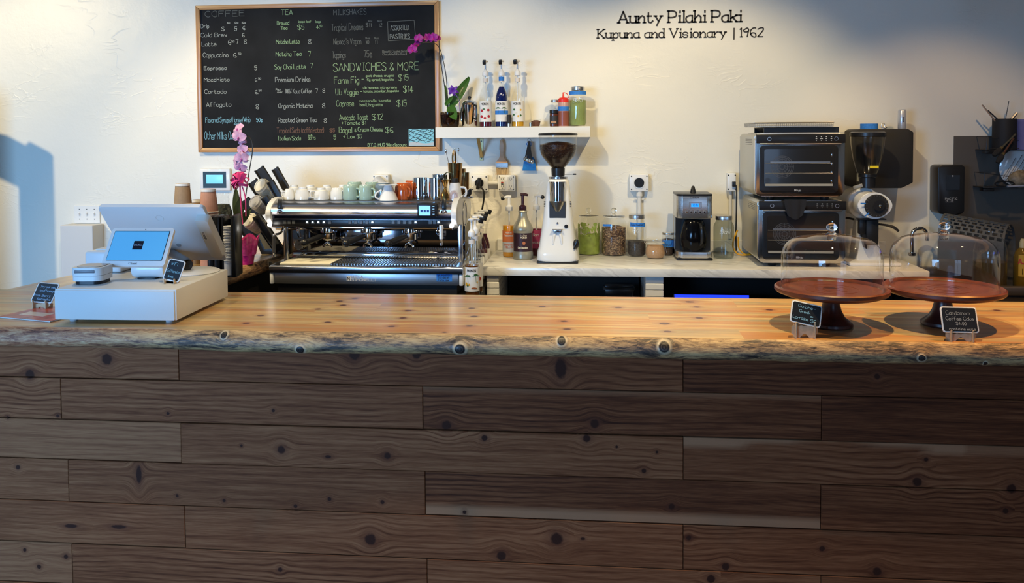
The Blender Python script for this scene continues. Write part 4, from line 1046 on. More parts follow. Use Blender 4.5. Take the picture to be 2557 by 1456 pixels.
b = B(); b.tube([wl(1117, 270), wl(1108, 200, 2.08), wl(1098, 140, 2.07), wl(1096, 102, 2.06)], [.0028, .0022], 7, sm=6); b.tube([wl(1119, 270), wl(1114, 190, 2.05), wl(1104, 140, 2.05), wl(1096, 118, 2.04), wl(1082, 108, 2.02), wl(1050, 108, 2.0), wl(1030, 120, 1.99)], [.0026, .0018], 7, sm=6)
b.done('stems', STEM, po)
b1, b2 = B(), B()
for (px, py, Y, r_, fc, tl) in ((1082, 95, 2.0, .032, (-.3, -1, -.1), 5), (1068, 94, 2.03, .026, (.3, -.8, 0), 30), (1045, 96, 1.99, .028, (-.2, -1, .1), -10), (1030, 124, 1.98, .030, (-.1, -1, -.2), 8), (1042, 110, 2.02, .024, (.4, -.7, -.2), 40), (1092, 97, 2.01, .022, (.5, -.8, 0), 20)):
    flower(b1, b2, wl(px, py, Y), r_, fc, tl)
b1.done('petals', mat('purple_petal', (.30, .006, .22), .5, vary=.3, vs=90), po); b2.done('flower_lips', mat('magenta_lip', (.55, .02, .20), .5), po)
b = B(); c_ = wl(1132, 226, 2.05)
for a in (20, 75, 140, 200, 250, 320):
    b.at(c_.x, c_.y, c_.z, ry=a).patch(lambda u, v: (.034*u, -.012*math.sin(PI*u)+(v-.5)*.004, (v-.5)*.020*math.sin(PI*(u*.8+.15))), 8, 2, .0006)
b.at().tube([wl(1132, 228, 2.05), wl(1146, 250, 2.03), wl(1148, 278, 2.02)], .0015, 5, sm=4)
b.done('bow', mat('purple_ribbon', (.13, .03, .36), .4), po)
# ---------------------------------------------------------------- espresso machine
EX, EY = -1.123, 1.60
em = T('espresso_machine', 'wide chrome three group espresso machine with white end caps', 'espresso machine', (EX, EY, ZS+.0005))
def q(px, py, Y): X, Z = W(px, py, Y); return (X-EX, Y-EY, Z-ZS)
hw = .485; yf = -.35
bl, br = q(676, 530, 1.36)[0], q(1132, 530, 1.36)[0]
SATIN = mat('satin_steel', (.50, .50, .52), .22, 1.0); DCHR = mat('dark_mirror', (.18, .18, .20), .07, 1.0)
zt0 = q(900, 711, 1.25)[2]; zt1 = q(900, 683, 1.25)[2]; zt2 = q(900, 664, 1.26)[2]
B().box(-hw+.03, yf+.02, .02, hw-.03, .36, zt0+.01).done('base_body', BLACKM, em)
b = B().box(-hw+.02, yf, zt0, hw-.02, yf+.035, zt1, .004); b.done('front_panel', mat('mirror_panel', (.62, .63, .66), .38, 1.0), em)
for s_ in (-1, 1): B().box(s_*hw-.016 if s_ > 0 else -hw-.004, yf-.004, zt0-.002, s_*hw+.004 if s_ > 0 else -hw+.016, -.06, zt1, .006).done('white_corner', WHITE, em)
b = B().prism([(yf-.008, zt1), (yf-.008, zt2-.006), (yf+.004, zt2), (-.10, zt2+.006), (-.10, zt1)], -hw-.004, hw+.004, 'yz', .003); b.done('drip_tray', SATIN, em)
b = B()
for i in range(60):
    x = -hw+.05+i*(2*hw-.10)/59; b.box(x, yf+.03, zt2+.002, x+.006, -.125, zt2+.0065)
b.done('tray_grille', STEEL, em)
B().box(-hw+.04, yf+.022, zt2+.001, -hw+.30, -.13, zt2+.0075, .001).done('tray_cloth', mat('cream_cloth', (.72, .68, .55), .9), em)
# back panel, columns
zb1 = q(900, 566, 1.45)[2]
B().box(-hw+.022, -.100, zt2, hw-.022, -.090, zb1, .002).done('splash_panel', DCHR, em)
B().box(-hw+.03, -.124, zt2+.006, hw-.03, -.100, zt2+.035, .008).done('lower_ledge', CHROME, em)
for s_ in (-1, 1): B().box(s_*(hw-.030)-.011, -.215, zt2-.004, s_*(hw-.030)+.011, -.190, zb1+.02, .004).done('side_column', SATIN, em)
B().box(-hw+.03, -.09, zt1, hw-.065, .36, zb1+.02).done('rear_body', BLACK, em)
# upper barrel
zu1 = q(900, 506, 1.45)[2]; zu0 = q(900, 549, 1.36)[2]; zk0 = q(900, 567, 1.36)[2]
pr = [(.36, zk0), (-.22, zk0), (-.235, zk0+.004), (-.235, zu0), (-.255, zu0+.006)]
for i in range(9):
    a = R(-60+ i*18); pr.append((-.165-.10*math.cos(a), (zu0+zu1)/2+.005+(zu1-zu0)*.52*math.sin(a)))
pr += [(-.10, zu1+.004), (.36, zu1+.004)]
B().prism(pr[2:]+[(.36, zk0)], bl, br, 'yz').done('upper_barrel', mat('polished_barrel', (.58, .56, .60), .27, 1.0), em)
B().box(bl+.005, -.243, zk0+.002, br-.005, -.230, zu0-.001, .002).done('button_strip', BLACK, em)
B().box(bl+.01, -.21, zk0-.020, br-.01, -.10, zk0, .004).done('lower_chrome_rail', CHROME, em)
b = B().box(bl+.005, -.15, zu1, br-.01, .34, zu1+.010, .003); b.done('cup_tray', mat('dark_tray', (.10, .095, .09), .35, .8), em)
zc = zu1+.010
# white D shaped end caps
def cap(s_, px):
    x0, x1 = (q(681, 530, 1.36)[0], q(668, 530, 1.36)[0]) if s_ < 0 else (q(1128, 530, 1.36)[0], q(1142, 530, 1.36)[0])
    b = B(); pl = []
    cz = (zk0+zu1)/2+.005; rz_ = (zu1-zk0)/2+.022
    for i in range(25):
        a = R(60+240*i/24*1.0); pl.append((-.12+.155*math.cos(a), cz+rz_*math.sin(a)))
    pl += [(.10, cz-rz_*.95), (.22, cz-rz_*.5), (.25, cz), (.22, cz+rz_*.6), (.10, cz+rz_*.98)]
    b.prism(pl, min(x0, x1), max(x0, x1), 'yz', .004); c = b.done('end_cap', WHITE, em)
    bb = B(); bb.ring((x1-.002*s_ if s_ > 0 else x1-.004, .0, cz-.02), .072, .060, .006, 'x'); bb.done('cap_ring', SATIN, c)
    B().at(x0+s_*.005, -.272, zk0+.012).sph((0, 0, 0), .011, 1, .8, 1).done('work_light', mat('white_lamp', (1, 1, 1), .3, emit=(1, .97, .90), es=14), c)
cap(-1, 676); cap(1, 1137)
for px in (800, 905, 1010, 1080):
    X, Y_, Z = q(px, 575, 1.42)
    B().cyl((X+.03, -.19, zk0-.0235), .009, .003).done('group_light', MATS['white_lamp'], em)
# display
b = B(); x0 = q(1042, 525, 1.31)[0]; x1 = q(1092, 525, 1.31)[0]; z0 = q(1060, 542, 1.31)[2]; z1 = q(1060, 509, 1.31)[2]
b.box(x0, -.295, z0, x1, -.20, z1, .006); ds = b.done('control_display', BLACK, em)
xm = (x0+x1)/2; wd = x1-x0
B().box(x0+wd*.10, -.2965, z0+.008, x0+wd*.66, -.2945, z1-.010).done('lcd', mat('blue_lcd', (.1, .3, .6), .3, emit=(.22, .50, 1.0), es=1.3), ds)
b = B()
for i in range(3): b.box(x0+wd*(.17+.16*i), -.2975, z0+.024, x0+wd*(.28+.16*i), -.2965, z0+.036)
b.done('lcd_icons', mat('dark_blue', (.01, .03, .25), .4), ds)
b = B()
for i in range(4): b.cbox(x0+wd*.82, -.2960, z0+.014+.013*i, .010, .002, .003)
b.done('display_keys', STEEL, ds)
# buttons
lit = mat('lit_button', (.6, .8, 1), .3, emit=(.55, .85, 1.0), es=2.2); unl = mat('unlit_button', (.10, .11, .12), .3)
for grp, n_on in (((767, 781, 795, 809, 823), 4), ((874, 888, 902, 916, 930), 1), ((982, 996, 1010, 1024, 1038), 1), ((711, 722, 733), 0), ((1074, 1085, 1095), 1)):
    for i, px in enumerate(grp):
        X, _, Z = q(px, 555, 1.355)
        bt_ = B().cbox(X, -.2445, Z, .018, .004, .020, .002, 1).done('brew_button', unl, em)
        on = i < n_on if n_on == 4 else (i >= len(grp)-n_on)
        if on: B().at(X, -.248, Z).sph((0, 0, 0), .0055, 1, .4, .8, 10, 6).done('button_glow', lit, bt_)
# groups, portafilters
for px in (820, 921, 1025):
    X = q(px, 572, 1.42)[0]
    b = B(); b.lathe([(0, zk0-.005), (.040, zk0-.005), (.043, zk0-.018), (.043, zk0-.034), (.036, zk0-.038), (0, zk0-.038)], 30, (X, -.175, 0)); g = b.done('brew_group', CHROME, em)
    b = B(); b.lathe([(0, zk0-.075), (.028, zk0-.075), (.034, zk0-.068), (.035, zk0-.040), (0, zk0-.040)], 28, (X, -.175, 0))
    b.tube([(X-.005, -.175, zk0-.075), (X-.005, -.18, zk0-.088), (X-.022, -.182, zk0-.100), (X-.024, -.182, zk0-.112)], .007, 8, sm=4); b.tube([(X-.005, -.18, zk0-.088), (X+.012, -.182, zk0-.100), (X+.014, -.182, zk0-.112)], .007, 8, sm=4)
    pf_ = b.done('portafilter', CHROME, em)
    b = B(); b.tube([(X-.02, -.20, zk0-.052), (X-.035, -.225, zk0-.056), (X-.060, -.260, zk0-.066), (X-.082, -.285, zk0-.074)], [.009, .015, .016, .017], 14, sm=4); b.sph((X-.088, -.293, zk0-.077), .021, n=20, k=12)
    b.done('portafilter_handle', BLACK, pf_)
# steam wands, hot water
def wand(px0, px1, y1, arm_):
    a = q(px0, 570, 1.38); c = q(px1, y1, 1.28)
    b = B(); b.tube([(a[0], -.22, zk0-.002), (a[0], -.26, zk0-.03), (c[0]+.0, -.31, zk0-.035), (c[0], -.32, zk0-.05), (c[0], -.32, c[2])], [.006, .006, .006, .006, .005], 10, sm=6)
    w_ = b.done('steam_wand', CHROME, em)
    B().cyl((c[0], -.32, c[2]-.012), .007, .016, e=.002).done('wand_tip', SATIN, w_)
    if arm_: B().cyl((c[0], -.32, c[2]+.02), .010, .07, e=.002).done('wand_grip', mat('bright_grip', (.8, .8, .8), .3, .3), w_)
    else: B().cyl((c[0], -.32, c[2]+.01), .0085, .085, e=.002).done('wand_grip', mat('dark_grip', (.08, .08, .09), .4), w_)
wand(708, 684, 636, 0); wand(1096, 1102, 608, 1)
b = B(); X = q(752, 575, 1.38)[0]; b.tube([(X-.02, -.2, zk0), (X-.012, -.23, zk0-.02), (X, -.24, zk0-.055)], .010, 10, sm=4); b.done('hot_water_spout', CHROME, em)
for px in (697, 1108):
    X, _, Z = q(px, 515, 1.33)
    b = B(); b.at(X, -.262, Z+.004, rx=-15).cbox(0, 0, .006, .022, .016, .050, .004); l_ = b.done('steam_lever', BLACK, em)
    B().sph((X, -.262, Z-.030), .013, 1.3, .6, .8, 16, 8).done('lever_base', CHROME, l_)
X, _, Z = q(745, 613, 1.48)
g = B().cyl((X, -.116, Z), .026, .016, 'y', e=.003).done('pressure_gauge', CHROME, em); B().cyl((X, -.118, Z), .021, .003, 'y').done('gauge_dial', mat('gauge_dial', (.14, .14, .15), .25), g)
b = B(); b.at(X, -.1195, Z, ry=40).cbox(0, 0, .006, .0015, .001, .018); b.done('gauge_needle', INK, g)
for px in (714, 1124):
    X, _, Z = q(px, 735, 1.33)
    b = B().cyl((X, -.27, 0), .018, .045, e=.003); b.done('foot', CHROME, em)
X0 = q(866, 700, 1.25)[0]; X1 = q(940, 700, 1.25)[0]; Z0 = q(900, 700, 1.25)[2]
nm_ = B(); text(nm_, 'NUOVA', X0+.024, Z0+.012, .012, .0020, y=yf-.0012, fit=.06); nm_.done('maker_lettering', mat('silver_letter', (.80, .81, .84), .4), em, fix=False)
nm_ = B(); text(nm_, 'SIMONELLI', X0+.024, Z0-.004, .013, .0022, y=yf-.0012, fit=X1-X0-.024); nm_.done('maker_lettering', MATS['silver_letter'], em, fix=False)
b = B().box(X0, yf-.0015, Z0-.004, X0+.020, yf, Z0+.020); bd_ = b.done('maker_badge', MATS['silver_letter'], em)
nm_ = B(); text(nm_, 'N', X0+.004, Z0, .015, .0025, y=yf-.0028); nm_.done('badge_letter', INK, bd_, fix=False)
a, c = q(1090, 703, 1.25), q(1129, 684, 1.25)
tp = B().box(a[0], yf-.0015, a[2], c[0], yf-.0004, c[2]).done('tape_note', TAPE, em)
nm_ = B(); text(nm_, 'FLIP SWITCH', a[0]+.012, a[2]+.026, .007, .0011, y=yf-.0025, fit=.055); text(nm_, 'TO TURN OFF', a[0]+.012, a[2]+.014, .007, .0011, y=yf-.0025, fit=.055); text(nm_, 'after close', a[0]+.018, a[2]+.004, .006, .0010, y=yf-.0025, fit=.045)
text(nm_, 'I', a[0]+.003, a[2]+.006, .024, .0011, y=yf-.0025); nm_.done('note_writing', INK, tp, fix=False)

# ---------------------------------------------------------------- cups and tools on the machine (zc = tray top, local)
ZT = ZS+.0005+zc+.0003
def ont(px, Y, rz=0): X, _ = W(px, 503, Y); return (X, Y, ZT)
CW = mat('white_glaze', (.80, .80, .78), .12, coat=.4); CGR = mat('sage_glaze', (.36, .50, .42), .12, coat=.4, vary=.08, vs=30)
CBL = mat('slate_blue_glaze', (.16, .22, .27), .12, coat=.4, vary=.1, vs=30); COR = mat('orange_glaze', (.50, .10, .022), .14, coat=.4, vary=.2, vs=25)
def mug(label, px, Y, r, h, kind, m_, rz, group, upside=True, name='mug'):
    t = T(name, label, 'cup', ont(px, Y), rz, group)
    if kind == 'mug': pf = [(0, h), (r*.85, h), (r*.97, h-.006), (r, h-.02), (r, .004), (r*.98, 0), (r*.93, .003), (r*.93, h-.012), (0, h-.008)]
    elif kind == 'espresso': pf = [(0, h), (r*.60, h), (r*.66, h-.004), (r*.86, h*.62), (r*.97, h*.25), (r, 0), (r*.93, .002), (r*.80, h*.6), (0, h-.008)]
    elif kind == 'barrel': pf = [(0, h), (r*.70, h), (r*.78, h-.004), (r*.98, h*.78), (r*1.04, h*.45), (r, 0), (r*.95, .002), (r*.90, h*.7), (0, h-.008)]
    else: pf = [(0, h), (r*.50, h), (r*.54, h-.006), (r*.52, h-.010), (r*.80, h*.78), (r*.95, h*.45), (r, .002), (r*.97, 0), (r*.90, h*.4), (0, h-.015)]
    B().lathe(pf, 36).done('cup_body', m_, t)
    hr = h*.30
    b = B(); b.tube([(r*.93, 0, h*.20), (r+hr*.7, 0, h*.22), (r+hr*.95, 0, h*.45), (r+hr*.7, 0, h*.70), (r*(.93 if kind == 'mug' else .84), 0, h*.74)], .0055 if h > .07 else .0045, 8, sm=6); b.done('handle', m_, t)
    return t
GW = 'white cups upturned on the espresso machine'; GM = 'coloured mugs upturned on the espresso machine'
mug('little white espresso cup upturned at the left end of the machine top', 723, 1.54, .031, .056, 'espresso', CW, 170, GW, name='espresso_cup')
mug('white cappuccino cup upturned, second from the left in the front row', 757, 1.52, .043, .066, 'cappuccino', CW, -20, GW, name='coffee_cup')
mug('white cappuccino cup upturned with its handle turned to the front left', 803, 1.51, .041, .063, 'cappuccino', CW, -150, GW, name='coffee_cup')
mug('white cup upturned just left of the first green mug', 842, 1.55, .040, .060, 'espresso', CW, -15, GW, name='coffee_cup')
for i, (px, Y) in enumerate(((735, 1.67), (776, 1.67), (817, 1.67), (857, 1.67))):
    mug(['white cup in the second row behind the small espresso cup', 'white cup in the second row behind the gap of the two cappuccino cups', 'white cup in the second row behind the left turned cappuccino cup', 'white cup in the second row nearest the green mugs'][i], px, Y, .040, .068, 'cappuccino', CW, 20+50*i, GW, name='coffee_cup')
t = T('shot_glass', 'tiny clear glass standing among the white cups', 'glass', ont(790, 1.475)); B().lathe([(0, 0), (.010, 0), (.011, .012), (.016, .03), (.015, .03), (.009, .013), (0, .006)], 20).done('glass', GLASS, t)
mug('sage green mug at the left of the pair of green mugs', 876, 1.53, .040, .078, 'mug', CGR, -22, GM)
mug('sage green mug at the right, next to the slate blue mug', 914, 1.53, .037, .077, 'mug', CGR, -22, GM)
mug('sage green mug behind the left green mug', 886, 1.66, .040, .086, 'mug', CGR, 40, GM); mug('sage green mug behind the right green mug', 930, 1.66, .038, .085, 'mug', CGR, 40, GM)
mug('slate blue mug upturned behind the white coffee dripper', 957, 1.58, .046, .085, 'barrel', CBL, 120, GM)
mug('front orange brown mug beside the white dripper', 1008, 1.56, .045, .086, 'barrel', COR, -50, GM)
mug('orange brown mug at the back beside the steel pitchers', 1030, 1.68, .045, .092, 'barrel', COR, 60, GM)
t = T('coffee_dripper', 'white ceramic pour over dripper upturned in front of the blue mug', 'dripper', ont(970, 1.485), 0)
B().lathe([(0, .078), (.052, .078), (.053, .081), (.020, .083)], 36).done('flange', CW, t)
B().lathe([(.018, .080), (.022, .072), (.024, .066), (.050, .004), (.052, 0), (.048, 0), (.020, .066)], 36).done('cone', CW, t)
B().tube([(-.028, -.03, .055), (-.052, -.04, .040), (-.056, -.045, .018), (-.040, -.036, .008)], .004, 8, sm=6).done('handle', CW, t)
for px, Y, r, lb in ((1050, 1.60, .042, 'steel milk pitcher beside the orange mug'), (1090, 1.56, .045, 'front steel milk pitcher left of the brass jigger'), (1098, 1.68, .044, 'steel milk pitcher at the back behind the brass jigger')):
    t = T('milk_pitcher', lb, 'pitcher', ont(px, Y), 0, 'steel milk pitchers on the machine'); hh_ = .110 if Y < 1.65 else .122
    B().lathe([(0, 0), (r*.97, 0), (r, .004), (r, .020), (r*.985, .024), (r*.98, hh_-.02), (r*.96, hh_), (r*.92, hh_), (r*.94, hh_-.02), (0, .01)], 36).done('pitcher_body', CHROME, t)
    B().tube([(0, r*.95, hh_*.85), (0, r*1.7, hh_*.8), (0, r*1.7, hh_*.3), (0, r*.95, hh_*.25)], .0045, 8, sm=5).done('handle', CHROME, t)
BRASS = mat('polished_brass', (.62, .38, .13), .14, 1.0); ABRS = mat('antique_brass', (.36, .22, .09), .16, 1.0)
t = T('brass_jigger', 'slim brass double cone jigger beside the front pitcher', 'jigger', ont(1112, 1.485))
B().lathe([(.025, 0), (.022, .03), (.008, .058), (.0065, .062), (.0065, .066), (.012, .078), (.0205, .105), (.019, .105), (.006, .070), (0, .065)], 28).done('cones', BRASS, t)
for px, Y, r0, r1, hh_, lb in ((1137, 1.70, .028, .040, .185, 'tall antique brass tumbler holding the twisted bar spoons'), (1163, 1.66, .017, .020, .135, 'narrow antique brass tumbler at the right end of the machine top'), (1151, 1.79, .022, .028, .150, 'antique brass tumbler between the tall and the narrow one')):
    t = T('brass_tumbler', lb, 'tumbler', ont(px, Y), 0, 'antique brass tumblers on the machine')
    B().lathe([(0, 0), (r0, 0), (r1, hh_), (r1-.002, hh_), (r0-.002, .006), (0, .006)], 32).done('tumbler_body', ABRS, t)
bx, by, bz = ont(1137, 1.70)
for i, (pa, pb_, lb) in enumerate((((1124, 420), (1114, 377), 'twisted bar spoon leaning left in the brass tumbler'), ((1135, 420), (1135, 375), 'twisted bar spoon standing upright in the middle of the brass tumbler'), ((1142, 420), (1144, 374), 'twisted bar spoon at the right side in the brass tumbler'))):
    a = Vector((*W(pa[0], pa[1], 1.70), 0)); c = Vector((*W(pb_[0], pb_[1], 1.70), 0)); a = Vector((a.x, 1.70+.008*(i-1), a.y)); c = Vector((c.x, 1.70+.008*(i-1), c.y))
    a2 = Vector((bx+(i-1)*.006, by+.004*(i-1), bz+.01)); t = T('bar_spoon', lb, 'spoon', a2, 0, 'bar spoons in the brass tumbler'); A_ = a-a2; C_ = c-a2
    b = B(); ln = [Vector((0, 0, 0)).lerp(A_, k/6) for k in range(6)]+[A_.lerp(C_, k/16) for k in range(17)]
    b.tube(ln, [.0012+.0007*(k % 2) for k in range(len(ln))], 6); b.done('twisted_shaft', CHROME, t); B().sph(C_, .005, 1, .5, 2.2, 12, 8).done('fork_end', CHROME, t)
t = T('strainer', 'fine brass cocktail strainer leaning in the tall tumbler', 'strainer', (bx, by-.025, bz+.165)); b = B()
for k in range(5): b.tube([((.012+.004*0)*math.cos(a)*(1-k*.16), -.002*k, .045+(.045-.006*k)*math.sin(a)) for a in [2*PI*j/20 for j in range(20)]], .0016, 6, closed=True)
b.done('mesh_rings', BRASS, t); B().cyl((0, 0, -.07), .003, .08).done('handle', BRASS, t)
t = T('coil_strainer', 'dark coil strainer leaning beside the tall brass tumbler', 'strainer', (lambda o: (o[0], o[1], o[2]+.102))(ont(1120, 1.53))); b = B()
for k in range(6): b.tube([(.022*math.cos(a), -.012+k*.006, .020+.020*math.sin(a)) for a in [2*PI*j/20 for j in range(20)]], .0022, 6, closed=True)
b.done('coil', mat('dark_green_metal', (.05, .06, .045), .3, .7), t)
mug('white mug standing upside down with its handle to the right under the dark cap', 1136, 1.52, .038, .088, 'espresso', CW, -10, GW)
cp = T('rubber_cap', 'black rubber stopper resting on the upturned white mug', 'stopper', (lambda o: (o[0], o[1], o[2]+.0885))(ont(1136, 1.52))); B().lathe([(0, 0), (.016, 0), (.019, .012), (.016, .022), (0, .023)], 20).done('stopper', BLACKM, cp)
t = T('faceted_glass', 'small clear faceted glass upturned in front of the white mug', 'glass', ont(1133, 1.465)); B().lathe([(.026, 0), (.024, .022), (.020, .040), (.012, .046), (.010, .052), (0, .053)], 12).done('glass', thin_glass('pink_tinged_glass', (.86, .80, .82), 1, .04), t)
t = T('hand_tamper', 'black handled coffee tamper lying at the right end of the machine top', 'tamper', ont(1170, 1.60)); B().cyl((0, 0, 0), .024, .012, e=.002).done('base', STEEL, t); B().lathe([(.008, .012), (.018, .026), (.018, .048), (0, .052)], 20).done('grip', BLACK, t)
t = T('small_spatula', 'thin steel spatula leaning over the white end cap', 'spatula', ont(1150, 1.50))
B().tube([(0, 0, .004), (.03, .01, .045), (.065, .02, .070)], [.004, .002, .002], 6).done('shaft', STEEL, t)

# ---------------------------------------------------------------- syrup bottles beside the machine
GB = 'syrup bottles in a row beside the espresso machine'
AMB = (.13, .04, .008)
def lb(px, py, Z): x, y = G(px, py, Z); return (x, y, Z+.0085)
arts = [[(-.020, .104, .021, .9, 'leaf', GRN), (.020, .108, .021, .9, 'leaf', GRN), (-.027, .066, .006, 1.5, 'fruit', YEL), (-.020, .060, .005, 1.3, 'fruit', GRN), (.028, .074, .004, 1.3, 'fruit', YEL), (-.012, .064, .005, 1.2, 'fruit', YEL), (.010, .047, .013, .35, 'fruit', (.35, .12, .05)), (.018, .045, .010, .4, 'fruit', (.35, .12, .05))],
        [(.012, .075, .012, .9, 'fruit', (.60, .05, .02)), (.0, .1, .012, 1, 'leaf', GRN), (.022, .070, .009, .9, 'fruit', (.60, .05, .02))],
        [(.01, .08, .012, 1, 'fruit', YEL)], [(.01, .08, .012, 1, 'fruit', (.3, .02, .02))], [(.01, .08, .012, 1, 'fruit', AMB)]]
XB = -.597
rowp = [(XB, 1.30, AMB, .155, 'nearest syrup bottle with palm trees on its label'), (XB, 1.43, (.12, .05, .015), .07, 'second syrup bottle with red fruit, behind the palm tree one'), (XB-.028, 1.57, (.25, .09, .02), .12, 'third syrup bottle counting back from the nearest'), (XB-.028, 1.70, (.45, .22, .03), .10, 'fourth syrup bottle counting back from the nearest'), (XB-.028, 1.85, (.10, .02, .02), .17, 'farthest syrup bottle of the row, nearest the wall')]
for i, (x, y, lq, lv, lab_) in enumerate(rowp):
    s_ = syrup(lab_, lq, lv, arts[i], (x, y, ZS+(.009 if y < 1.5 else .001)), 6, group=GB, pr=(18 if i else 22))
t = T('dark_syrup_bottle', 'short dark sauce bottle half hidden at the end of the syrup row', 'bottle', (-.625, 2.02, ZS+.001)); B().lathe([(0, 0), (.026, 0), (.028, .01), (.028, .17), (.022, .20), (.012, .22), (.012, .235), (0, .236)], 28).done('bottle', mat('dark_plum', (.05, .01, .02), .2), t); B().lathe([(.0285, .05), (.0285, .15)], 28).done('paper_label', SIGNW, t)
x, y = W(1222, 742, 1.10)[0], 1.10
t = T('waste_bin', 'round black bin with a white liner in front of the pier', 'bin', (x, y, 0)); rr = .073
B().lathe([(rr*.85, 0.001), (rr, .845), (rr*1.1, .850), (rr*1.1, .858), (.03, .868), (0, .868)], 36).done('bin_body', BLACKM, t)
b = B(); b.patch(lambda u, v: (rr*(.95+.35*v)*math.cos(R(-60+120*u))+.0, rr*(.9+.3*v)*math.sin(R(-60+120*u)), .858+.010*math.sin(u*22)-.05*(v-.3)), 24, 4, .001); b.done('bin_liner', mat('white_liner', (.75, .75, .76), .5, bump=.6, bs=60), t)
# clear tub on the fridge ledge
x, _ = W(1546, 748, 1.70)
t = T('plastic_tub', 'clear lidded plastic food tub on the steel ledge under the marble', 'tub', (x, 1.74, .7725))
b = B(); b.prism([(-.062, 0), (.062, 0), (.078, .078), (-.078, .078)], -.05, .05, 'xz', .006); b.done('tub_body', thin_glass('frosted_tub', (.55, .55, .55), 1.0, .25), t)
b = B(); b.box(-.085, -.056, .076, .085, .056, .084, .003); b.box(-.076, -.048, .084, .076, .048, .098, .004); b.done('tub_lid', thin_glass('clear_lid', (.80, .80, .82), 1, .06), t)
# ---------------------------------------------------------------- things on the marble
def onm(px, py): x, y = G(px, py, ZM); return x, y
# sauce bottles
t = T('fruit_puree_bottle', 'clear pump bottle of orange yellow fruit sauce left of the grey sauce bottle', 'bottle', (W(1272, 640, 1.98)[0], 1.98, ZM+.0005))
OR = mat('mango_sauce', (.85, .36, .01), .3, coat=.3)
B().lathe([(0, 0), (.036, 0), (.039, .006), (.039, .175), (.034, .20), (.024, .228), (.021, .25), (.021, .262), (.018, .263)], 32).done('bottle', GLASS, t)
B().lathe([(0, .002), (.034, .002), (.0375, .008), (.0375, .178), (0, .182)], 28).done('sauce', OR, t)
b = B(); b.lathe([(.0395, .028), (.0395, .085)], 32); l1 = b.done('lower_label', mat('grey_white_label', (.70, .70, .68), .5), t)
b = B(); b.lathe([(.0395, .085), (.0395, .150)], 32); l2 = b.done('upper_label', mat('orange_label', (.80, .22, .07), .5), t)
def wrap(b, r, a0=0):
    for v in b.bm.verts: a = v.co.x/r+a0; y = v.co.y; v.co.x = (r+.0008)*math.sin(a); v.co.y = -(r+.0008)*math.cos(a)
    return b
wrap(text(B(), 'MONIN', 0, .135, .008, .0014, mid=True), .0395).done('label_lettering', SIGNW, l2, fix=False)
wrap(text(B(), 'l\'essence', 0, .118, .013, .0018, mid=True, fit=.05), .0395).done('label_lettering', SIGNW, l2, fix=False)
for s_, z in (('GRAPEFRUIT', .066), ('MELLOW', .052)): wrap(text(B(), s_, .003, z, .010, .0020, mid=True, fit=.066 if z > .06 else .05), .0395).done('label_lettering', mat('coral_print', (.70, .22, .12), .6), l1, fix=False)
def pump(t, z, m_, capm, ang, r=.020, hgt=.06, tube_to=None, fat=False):
    b = B(); b.lathe([(r, z), (r+.002, z+.003), (r+.002, z+.024), (r*.8, z+.030), (.010, z+.033), (.0085, z+.036), (.0085, z+hgt), (0, z+hgt)], 24)
    a = R(ang); dx, dy = math.cos(a), math.sin(a); e_ = .030
    b.tube([(-dx*.012, -dy*.012, z+hgt+.004), (dx*.01, dy*.01, z+hgt+.005), (dx*e_, dy*e_, z+hgt)], [.009, .009, .006], 10, sm=3)
    if tube_to: b.cyl((0, 0, tube_to), .005, z-tube_to, n=8)
    b.done('pump', m_, t)
    if capm: b = B(); b.at(dx*(e_+.006), dy*(e_+.006), z+hgt-.004).sph((0, 0, 0), .012, 1, 1, 1, 12, 8); b.done('spout_cover', capm, t)
pump(t, .262, WHITE, BLACK, 190, .019, .075, .02)
t = T('chocolate_sauce_bottle', 'large metallic grey sauce bottle with a dark label and brown pump', 'bottle', (W(1306, 645, 1.89)[0], 1.89, ZM+.0005))
GG = mat('metallic_grey_plastic', (.40, .38, .30), .35, .6)
B().lathe([(0, 0), (.052, 0), (.057, .006), (.057, .036), (.053, .042), (.053, .152), (.057, .158), (.057, .172), (.050, .192), (.030, .225), (.025, .245), (.024, .262), (.027, .266), (.024, .272), (0, .272)], 40).done('bottle', GG, t)
b = B(); b.lathe([(.0535, .046), (.0535, .148)], 40, a0=R(-165), a1=R(-15)); l_ = b.done('paper_label', mat('plum_label', (.035, .012, .018), .45), t)
CR_ = mat('cream_print', (.70, .62, .46), .6)
wrap(text(B(), 'MONIN', .010, .120, .010, .0017, mid=True, fit=.036), .0535).done('label_lettering', CR_, l_, fix=False)
wrap(text(B(), 'Le Sirop', .010, .135, .006, .0009, mid=True), .0535).done('label_lettering', CR_, l_, fix=False)
wrap(text(B(), 'Dark Chocolate', .004, .064, .009, .0020, mid=True, fit=.056), .0535).done('label_lettering', CR_, l_, fix=False)
b = B(); b.at(.010, -.0545, .094).lathe([(0, 0), (.009, 0), (.009, .001), (0, .001)], 20, axis='y'); b.done('label_picture', mat('orange_swirl', (.50, .16, .05), .5), l_)
pump(t, .270, mat('brown_pump', (.035, .008, .012), .3), None, 0, .019, .088)
t = T('raspberry_puree_bottle', 'clear pump bottle with a pink label behind the white grinder', 'bottle', (W(1340, 638, 2.03)[0], 2.03, ZM+.0005))
B().lathe([(0, 0), (.036, 0), (.039, .006), (.039, .175), (.034, .20), (.024, .228), (.021, .25), (.021, .262), (.018, .263)], 32).done('bottle', GLASS, t)
B().lathe([(0, .002), (.034, .002), (.0375, .008), (.0375, .058), (0, .060)], 28).done('sauce', mat('berry_sauce', (.12, .005, .03), .3), t)
b = B(); b.lathe([(.0395, .045), (.0395, .150)], 32); l_ = b.done('paper_label', mat('pink_label', (.50, .06, .16), .5), t)
wrap(text(B(), 'lian', 0, .115, .016, .0022, mid=True), .0395).done('label_lettering', SIGNW, l_, fix=False)
